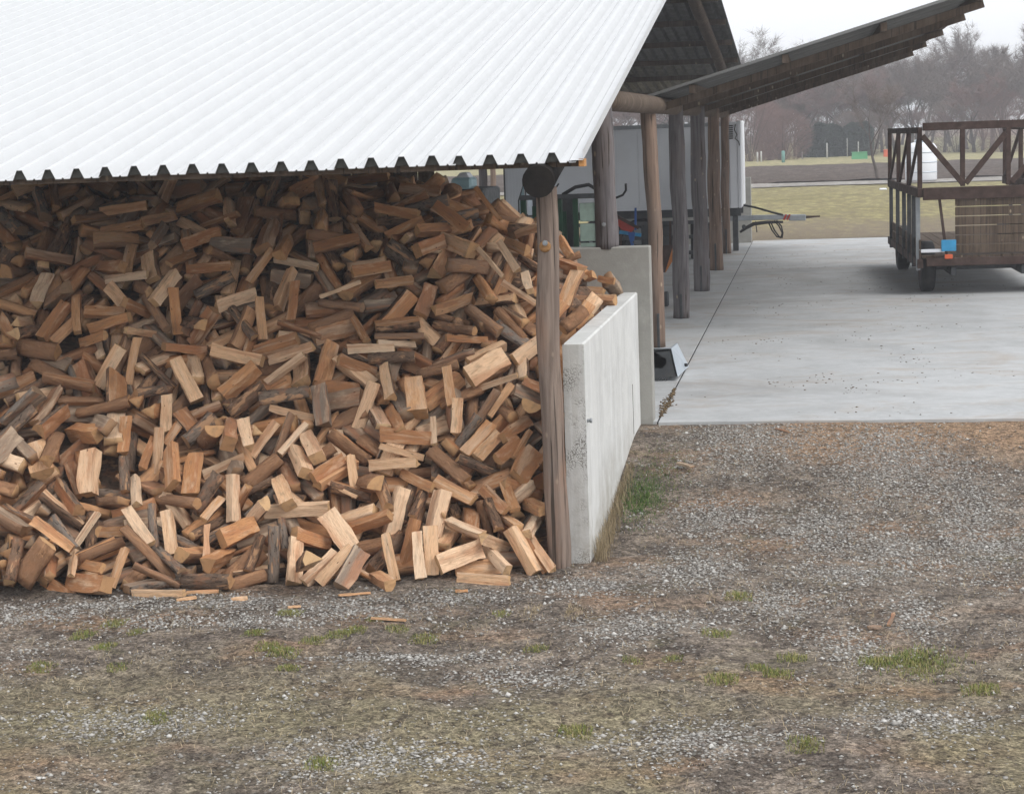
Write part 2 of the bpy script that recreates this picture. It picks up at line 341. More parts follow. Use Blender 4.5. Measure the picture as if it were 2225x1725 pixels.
# ------------------------------------------------------------------ ground
SLABZ, SY0, SY1 = .4545, 20.06, 52.4
def gz(X, Y):
    X = np.asarray(X, float); Y = np.asarray(Y, float)
    h = .425*sstep(15.3, 20.0, Y)*sstep(-2.09, -1.95, X)
    h = np.where(Y > 20.03, np.maximum(h, .40*sstep(20.03, 20.3, Y)), h)
    near = sstep(24, 19, Y)
    b = (.014*np.sin(2.1*X+1.3*Y)+.012*np.sin(4.7*Y-2.2*X+1)+.008*np.sin(7.9*X+3.1*Y)+.006*np.sin(13*X-9*Y))
    toe = np.where(Y > 14.0, .3, 1.)
    return h+b*near*toe-.0
GRAV = [(1523, 1225, 110, 40), (1923, 1036, 150, 60), (1943, 1164, 130, 45), (1779, 1131, 120, 40), (1696, 1300, 110, 35), (1387, 1353, 160, 30), (1840, 1394, 80, 40),
        (1989, 1333, 60, 50), (1634, 1003, 150, 45), (1264, 1271, 120, 22), (250, 1310, 200, 18), (520, 1306, 190, 18), (760, 1310, 170, 24), (1000, 1290, 160, 16), (560, 1345, 140, 16),
        (900, 1420, 260, 14), (1450, 945, 90, 25), (1560, 1110, 120, 30), (1150, 1460, 160, 20), (2120, 1120, 120, 80), (330, 1345, 130, 14), (1860, 1240, 160, 25), (300, 1560, 200, 30), (800, 1640, 260, 40), (1500, 1600, 200, 40), (1980, 1560, 200, 30), (60, 1330, 160, 20)]
GW = []
for px, py, rx, ry in GRAV:
    c = atz(px, py, .15 if py < 1200 and px > 1290 else .02); a = atz(px+rx, py, c[2]); b = atz(px, py-ry, c[2]); GW.append((c[0], c[1], abs(a[0]-c[0]), abs(b[1]-c[1])))
def grav(X, Y):
    d = np.zeros_like(np.asarray(X, float))
    for cx, cy, rx, ry in GW: d = np.maximum(d, np.exp(-1.1*(((X-cx)/rx)**2+((Y-cy)/ry)**2)))
    return d
xs = np.unique(np.round(np.concatenate([np.linspace(-150, -14, 14), np.arange(-14, 9, .14), [-2.09, -2.02, -1.95], np.linspace(9, 160, 14)]), 3))
ys = np.unique(np.round(np.concatenate([np.linspace(-40, 7, 7), np.arange(7, 21, .14), np.linspace(21, 60, 14), np.linspace(60, 700, 40)]), 3))
XX, YY = np.meshgrid(xs, ys); V = np.stack([XX.ravel(), YY.ravel(), gz(XX, YY).ravel()], 1)
ii = np.arange(len(V)).reshape(len(ys), len(xs)); Fc = np.stack([ii[:-1, :-1].ravel(), ii[:-1, 1:].ravel(), ii[1:, 1:].ravel(), ii[1:, :-1].ravel()], 1)
gm_ = fast_mesh('ground', V, Fc, M_GROUND, attrs={'grav': grav(XX, YY).ravel()}); gm_.polygons.foreach_set('use_smooth', [True]*len(gm_.polygons))
struct(put('ground', gm_))
def sheet(name, x0, x1, y0, y1, z, mat, nx=60, ny=30, relief=None, wav=.6, seed=0):
    xs = np.linspace(x0, x1, nx); t = np.linspace(0, 1, ny); X, T = np.meshgrid(xs, t)
    e0 = y0+wav*(np.sin(X*.31+seed)+.5*np.sin(X*.83+2*seed)); e1 = y1+wav*(np.sin(X*.27+seed+2)+.5*np.sin(X*.71+seed))
    Y = e0+(e1-e0)*T; Z = np.full_like(X, z)
    if relief is not None: Z = Z+relief(X, Y)
    i = np.arange(X.size).reshape(ny, nx); Fc = np.stack([i[:-1, :-1].ravel(), i[:-1, 1:].ravel(), i[1:, 1:].ravel(), i[1:, :-1].ravel()], 1)
    return struct(put(name, fast_mesh(name, np.stack([X.ravel(), Y.ravel(), Z.ravel()], 1), Fc, mat)))
nz = lambda X, Y, s: np.array([noise.noise((a*s, b*s, .3)) for a, b in zip(X.ravel(), Y.ravel())]).reshape(X.shape)
sheet('meadow', -60, 60, 52.55, 97, .45, M_MEADOW, 120, 60, lambda X, Y: .03*nz(X, Y, .6)*sstep(52.6, 55, Y)+.02*sstep(52.6, 56, Y), .12)
sheet('farm_track', -80, 80, 96, 102.5, .515, M_TRACK, 60, 6, None, .5, 1)
sheet('ploughed_field', -80, 80, 102, 142, .52, M_PLOUGH, 200, 130, lambda X, Y: .13*np.abs(nz(X, Y*1.6, 1.1))+.08*np.sin(Y*5.2+.6*nz(X, Y, .5)), .5, 3)
sheet('grass_strip', -100, 100, 141, 330, .56, M_STRIP, 90, 60, lambda X, Y: .10*nz(X, Y, .3), .7, 4)

# ------------------------------------------------------------------ concrete slabs
def slab(name, x0, x1, y0, y1):
    m = MB(); n = 36; 
    m.box(x0, x1, y0, y1, SLABZ-.16, SLABZ); return struct(m.build(name, M_SLAB, bevel=.004))
slab('yard_slab', -1.715, 14, SY0, SY1); slab('shed_floor', -14, -1.735, SY0+.07, SY1)

m = MB(); m.box(-1.7345, -1.7155, SY0+.08, SY1-.02, SLABZ-.15, SLABZ-.014); struct(m.build('joint_filler', M_BLACK))

# ------------------------------------------------------------------ concrete walls
wl = thing('side_wall', 'low pale concrete wall running back beside the firewood heap', 'wall', (-2.0, 15.28, 0))
m = MB(); m.box(-2.09, -1.91, 15.30, 20.12, -.3, 1.87); m.build('wall_body', M_CONC, wl, .014)
m = MB(); N_ = 26
vv = []; ff = []
for j in range(N_+1):
    for i in range(5):
        z = -.25+2.112*j/N_; x = -2.09+.18*i/4; e = noise.noise((x*14, z*14, 2.))*.006+noise.noise((x*40, z*40, 5.))*.004
        vv.append((x+(noise.noise((z*9, i, 1))*.004 if i in (0, 4) else 0), 15.285+e, z))
for j in range(N_):
    for i in range(4): a = j*5+i; ff.append((a, a+1, a+6, a+5))
m.add(vv, ff, 0, True); m.build('rough_end_face', M_CONCP, wl)
m = MB(); m.tube([(-1.915, 15.36, 1.21), (-1.875, 15.36, 1.21)], .014, 8); m.tube([(-1.885, 15.36, 1.21), (-1.868, 15.36, 1.21)], .022, 6); m.build('bolt', M_STEEL, wl)
m = MB(); m.bar((-1.909, 19.3, .45), (-1.9085, 19.28, .98), .01, .004, up=(1, 0, 0)); m.build('crack', M_BEAM, wl)
cw = thing('cross_wall', 'tall grey concrete wall standing across behind the firewood heap', 'wall', (-2, 20.13, .3))
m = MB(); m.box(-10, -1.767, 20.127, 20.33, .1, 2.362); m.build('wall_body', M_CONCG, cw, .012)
rw = thing('end_wall', 'grey concrete wall at the rear edge of the slab behind the white trailer', 'wall', (-4, 51.6, .45))
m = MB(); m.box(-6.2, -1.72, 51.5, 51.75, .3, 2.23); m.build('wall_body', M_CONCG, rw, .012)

# ------------------------------------------------------------------ round posts
M_KNOT = mat_simple('resin_knot', (.36, .19, .07), .7, 0, .4, 30)
def post(name_label, x0, y, z0, x1, z1, r0, r1, mat, seed, bolt=None, bracket=None, group='round timber posts carrying the shed roof'):
    rng = random.Random(seed); t = thing('timber_post', name_label, 'post', (x0, y, z0), group)
    n = 26; pts = []; rad = []
    for i in range(n+1):
        f = i/n; z = z0+(z1-z0)*f
        pts.append((x0+(x1-x0)*f+.012*math.sin(z*2.1+seed)+.006*math.sin(z*5+seed), y+.01*math.sin(z*1.7+seed*2), z))
        rad.append((r0+(r1-r0)*f)*(1+.035*math.sin(z*3.3+seed)+.02*math.sin(z*8.1+seed*3)))
    m = MB(); m.tube(pts, rad, 18, jit=.018, rng=rng); m.build('trunk', mat, t)
    if bolt:
        z = bolt; xx = x0+(x1-x0)*(z-z0)/(z1-z0)
        if seed == 1: m = MB(); m.tube([(xx-.005, y-r0+.02, z-.03), (xx-.005, y-r0*.93-.006, z-.03), (xx-.005, y-r0*.93-.012, z-.03)], [.05, .045, .02], 12); m.build('knot', M_KNOT, t)
        m = MB(); m.tube([(xx, y-r0*1.02+.01, z), (xx, y-r0-.035, z)], .012, 8); m.tube([(xx, y-r0-.004, z), (xx, y-r0-.016, z)], .024, 6); m.build('bolt', M_STEEL, t)
    if bracket:
        m = MB(); m.box(x0-.02, x0+.02, y-r0-.014, y-r0+.02, z0, z0+bracket); m.build('bracket', M_DARKSTEEL, t, .003)
    return t
RS = .2; RE_Y, RE_Z = 14.78, 3.372           # roof slope, eave
def roofz(Y): return RE_Z+RS*(Y-RE_Y)
post('weathered round post in front of the concrete wall end', -2.173, 15.18, -.1, -2.174, 3.17, .098, .09, M_POST1, 1, bolt=2.72)
post('thick grey round post standing on top of the cross wall', -2.25, 20.23, 2.34, -2.26, 4.2, .128, .112, M_POST2, 2, bolt=2.61)
post('slender pinkish grey post just behind the cross wall', -2.275, 27.14, SLABZ, -2.35, 4.0, .105, .108, M_POST3, 3, bracket=.5)
post('grey round post on the slab with a short black base strap', -2.234, 31.32, SLABZ, -2.25, 4.02, .14, .125, M_POST2, 4, bracket=.42)
post('dark grey round post third from the far end of the row', -2.208, 36.55, SLABZ, -2.22, 4.02, .155, .14, M_POST2, 5, bracket=.5)
post('brown round post second from the far end of the row', -2.201, 41.85, SLABZ, -2.2, 4.02, .15, .125, M_POST3, 6, bracket=.6)
post('thin tan post last at the far end of the row', -2.215, 47.32, SLABZ, -2.21, 4.02, .105, .1, M_POST3, 7, bracket=.62)
p = aty(1049, 400, 47.3); post('grey round post inside the shed behind the heap', p[0], 47.3, SLABZ, p[0], 5.1, .115, .105, M_POST2, 8)
p = aty(1071, 400, 58); post('orange brown post outside behind the shed', p[0], 58, .42, p[0], 4.6, .09, .085, M_POST3, 9, group=None)

# ------------------------------------------------------------------ roof
roof = thing('shed_roof', 'white corrugated metal roof sloping down over the firewood heap', 'roof', (-6, RE_Y, RE_Z))
RIDGE = 31.4; RX1 = -1.865
prof = [(0, 0), (.052, 0), (.058, .010), (.068, .010), (.074, 0), (.126, 0), (.166, .082), (.212, .082), (.25, .004)]     # one rib pitch of .25 m, seen from the eave
def strip(x_right, n_rib, y0, y1, zf, dz=0, mats=None):
    pts = []
    for k_ in range(n_rib):
        for q, (u, h) in enumerate(prof):
            if q == len(prof)-1 and k_ < n_rib-1: continue
            pts.append((u+.25*k_, h if not (q == len(prof)-1) else 0))
    ns = 8; V = []; t_ = .006
    for lay in (0, 1):
        for j in range(ns+1):
            Y = y0+(y1-y0)*j/ns
            for u, h in pts: V.append((x_right-u, Y, zf(Y)+h+dz-lay*t_))
    n = len(pts); Q = []; off = n*(ns+1)
    for j in range(ns):
        for i in range(n-1):
            a = j*n+i; Q.append((a, a+1, a+n+1, a+n))
    for j in range(ns):
        for i in range(n-1): a = j*n+i; Q.append((off+a, off+a+n, off+a+n+1, off+a+1))
    for i in range(n-1): Q.append((i, off+i, off+i+1, i+1))
    for j in range(ns):
        for i in (0, n-1): a = j*n+i; Q.append((a, a+n, off+a+n, off+a))
    return V, Q
for s in range(10):
    x = RX1-.0-s*1.0; V, Q = strip(x-.0 if s == 0 else x+.03, 4, RE_Y-.004*(s % 2), RIDGE, roofz, .008*(s % 2)+.002*s % .005)
    nq = len(Q); h_ = 8*((len(V)//18)-1); m = MB(); m.add(V, Q, [0]*h_+[1]*h_+[0]*(nq-2*h_)); m.build('roof_sheet', [M_ROOF, M_ROOFU], roof)  # underside coloured dark so less light bounces onto the heap
m = MB(); m.add([(RX1+.06, RE_Y-.01, roofz(RE_Y)+.012), (RX1-.05, RE_Y-.01, roofz(RE_Y)+.012), (RX1-.05, RIDGE, roofz(RIDGE)+.012), (RX1+.06, RIDGE, roofz(RIDGE)+.012),
                 (RX1+.06, RE_Y-.01, roofz(RE_Y)+.09), (RX1+.06, RIDGE, roofz(RIDGE)+.09)], [(0, 3, 2, 1), (0, 4, 5, 3)]); m.build('verge_trim', M_ROOF, roof)
rz2 = lambda Y: roofz(RIDGE)-.098*(Y-RIDGE)
for s in range(10):
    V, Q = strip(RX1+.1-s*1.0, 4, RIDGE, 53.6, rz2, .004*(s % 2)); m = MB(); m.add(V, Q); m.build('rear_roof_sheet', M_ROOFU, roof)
M_FILL = mat_simple('grey_rib_filler', (.075, .074, .068), .9, 0, .4, 20, .1)
fm = MB(); fm.add([(x, y, z) for y in (14.805, 14.835) for x, z in ((-.126, .0), (-.25, .0), (-.212, .074), (-.166, .074))], [(0, 1, 2, 3), (7, 6, 5, 4), (0, 4, 5, 1), (1, 5, 6, 2), (2, 6, 7, 3), (3, 7, 4, 0)])
fm = fm.mesh('rib_filler', M_FILL)
for s in range(10):
    for k_ in range(4):
        o = put('rib_filler', fm, roof); o.location = (RX1-s*1.0-k_*.25+(.03 if s else 0), 0, roofz(14.8)+.008*(s % 2)+.001)
m = MB(); m.box(-11.9, -1.845, 14.86, 14.94, roofz(14.9)-.062, roofz(14.9)-.012); m.build('eave_batten', M_BEAM, roof)
m = MB(); m.box(-1.8449, -1.80, 14.80, 14.942, roofz(14.9)-.063, roofz(14.9)-.002); m.build('batten_end', mat_simple('fresh_timber_end', (.55, .27, .09), .8, 0, .3, 30), roof)
for Y in (16.6, 18.4, 20.2, 22.2, 24.5, 27, 29.5):
    m = MB(); m.box(-12, -1.93, Y-.05, Y+.05, roofz(Y)-.10, roofz(Y)-.012); m.build('purlin', M_BEAM, roof)
for Y in (34, 37, 40, 43, 46, 49, 52.5):
    m = MB(); m.box(-12, -1.8, Y-.05, Y+.05, rz2(Y)-.13, rz2(Y)-.012); m.build('purlin', M_BEAM, roof)
def timber_log(nm, label, a, b, r0, r1, mats, seed, cat='beam'):
    rng = random.Random(seed); a = Vector(a); b = Vector(b); n = 14; m = MB()
    m.tube([a+(b-a)*i/n for i in range(n+1)], [(r0+(r1-r0)*i/n)*(1+.02*math.sin(i*1.7+seed)) for i in range(n+1)], 20, jit=.015, rng=rng)
    return tag(m.build(nm, mats), label, cat)
M_LOGEND = mat_simple('blackened_log', (.017, .014, .012), .85, 0, .5, 12, .2, (.04, .03, .024), .5, .4)
timber_log('rafter_log', 'dark round rafter log end resting on the front post', (-2.165, 14.74, 3.225), (-2.2, 20.6, 4.33), .128, .12, M_LOGEND, 2)
timber_log('tie_beam', 'dark round tie beam running along the tops of the posts', (-2.3, 20.1, 3.95), (-2.22, 48.2, 3.96), .125, .125, M_BEAM, 3)
timber_log('verge_rafter', 'round rafter under the roof edge above the post row', (-2.26, 20.7, 4.38), (-2.26, 31.3, 6.5), .12, .12, M_BEAM, 4)
timber_log('rear_rafter', 'round rafter under the rear roof slope', (-2.24, 31.5, 6.5), (-2.2, 53.2, 4.38), .12, .12, M_BEAM, 5)
# canopy over the slab: rises to the right from the post row
cz = lambda X: 4.12+.28*(X+2.2)
CN = thing('canopy_roof', 'dark canopy roof rising over the concrete slab beside the posts', 'roof', (-2.2, 38, 4.1))
CX0, CX1, CY0, CY1 = -2.42, 2.5, 27.6, 48.6
for s_ in range(21):
    y0 = CY0+s_*1.0; m = MB(); V = []
    for k_ in range(4):
        for u, h in ((0, 0), (.10, 0), (.14, .05), (.19, .05), (.23, 0)): V.append((y0+k_*.25+u, h))
    V.append((y0+1.0, 0)); n_ = len(V); dz_ = .004*(s_ % 2)
    P = [(X, u, cz(X)+h+dz_-t_) for t_ in (0, .006) for X in (CX0, CX1) for u, h in V]
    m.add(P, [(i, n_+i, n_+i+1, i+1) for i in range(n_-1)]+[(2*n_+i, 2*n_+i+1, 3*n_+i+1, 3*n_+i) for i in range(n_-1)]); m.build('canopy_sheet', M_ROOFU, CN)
for X in (-1.75, -.4, 1.0, 2.35):
    m = MB(); m.bar((X, CY0+.05, cz(X)-.075), (X, CY1-.05, cz(X)-.075), .09, .12); m.build('purlin', M_BEAM, CN)
for Y in (27.9, 31.3, 36.5, 41.85, 47.3):
    m = MB(); m.bar((-2.3, Y+.16, cz(-2.3)-.19), (2.42, Y+.16, cz(2.42)-.19), .10, .11); m.build('rafter', M_BEAM, CN)
pw_ = thing('added_board_wall', 'added dark board wall keeping light out behind the firewood heap', 'wall', (-8, 21.6, SLABZ))  # unseen wall, added to block bright background showing through the heap
for i in range(42):
    x = -12.8+i*.2; m = MB(); m.box(x+.004, x+.196, 21.6+.006*(i % 2), 21.63+.006*(i % 2), SLABZ, 4.55); m.build('board', M_BEAM, pw_)
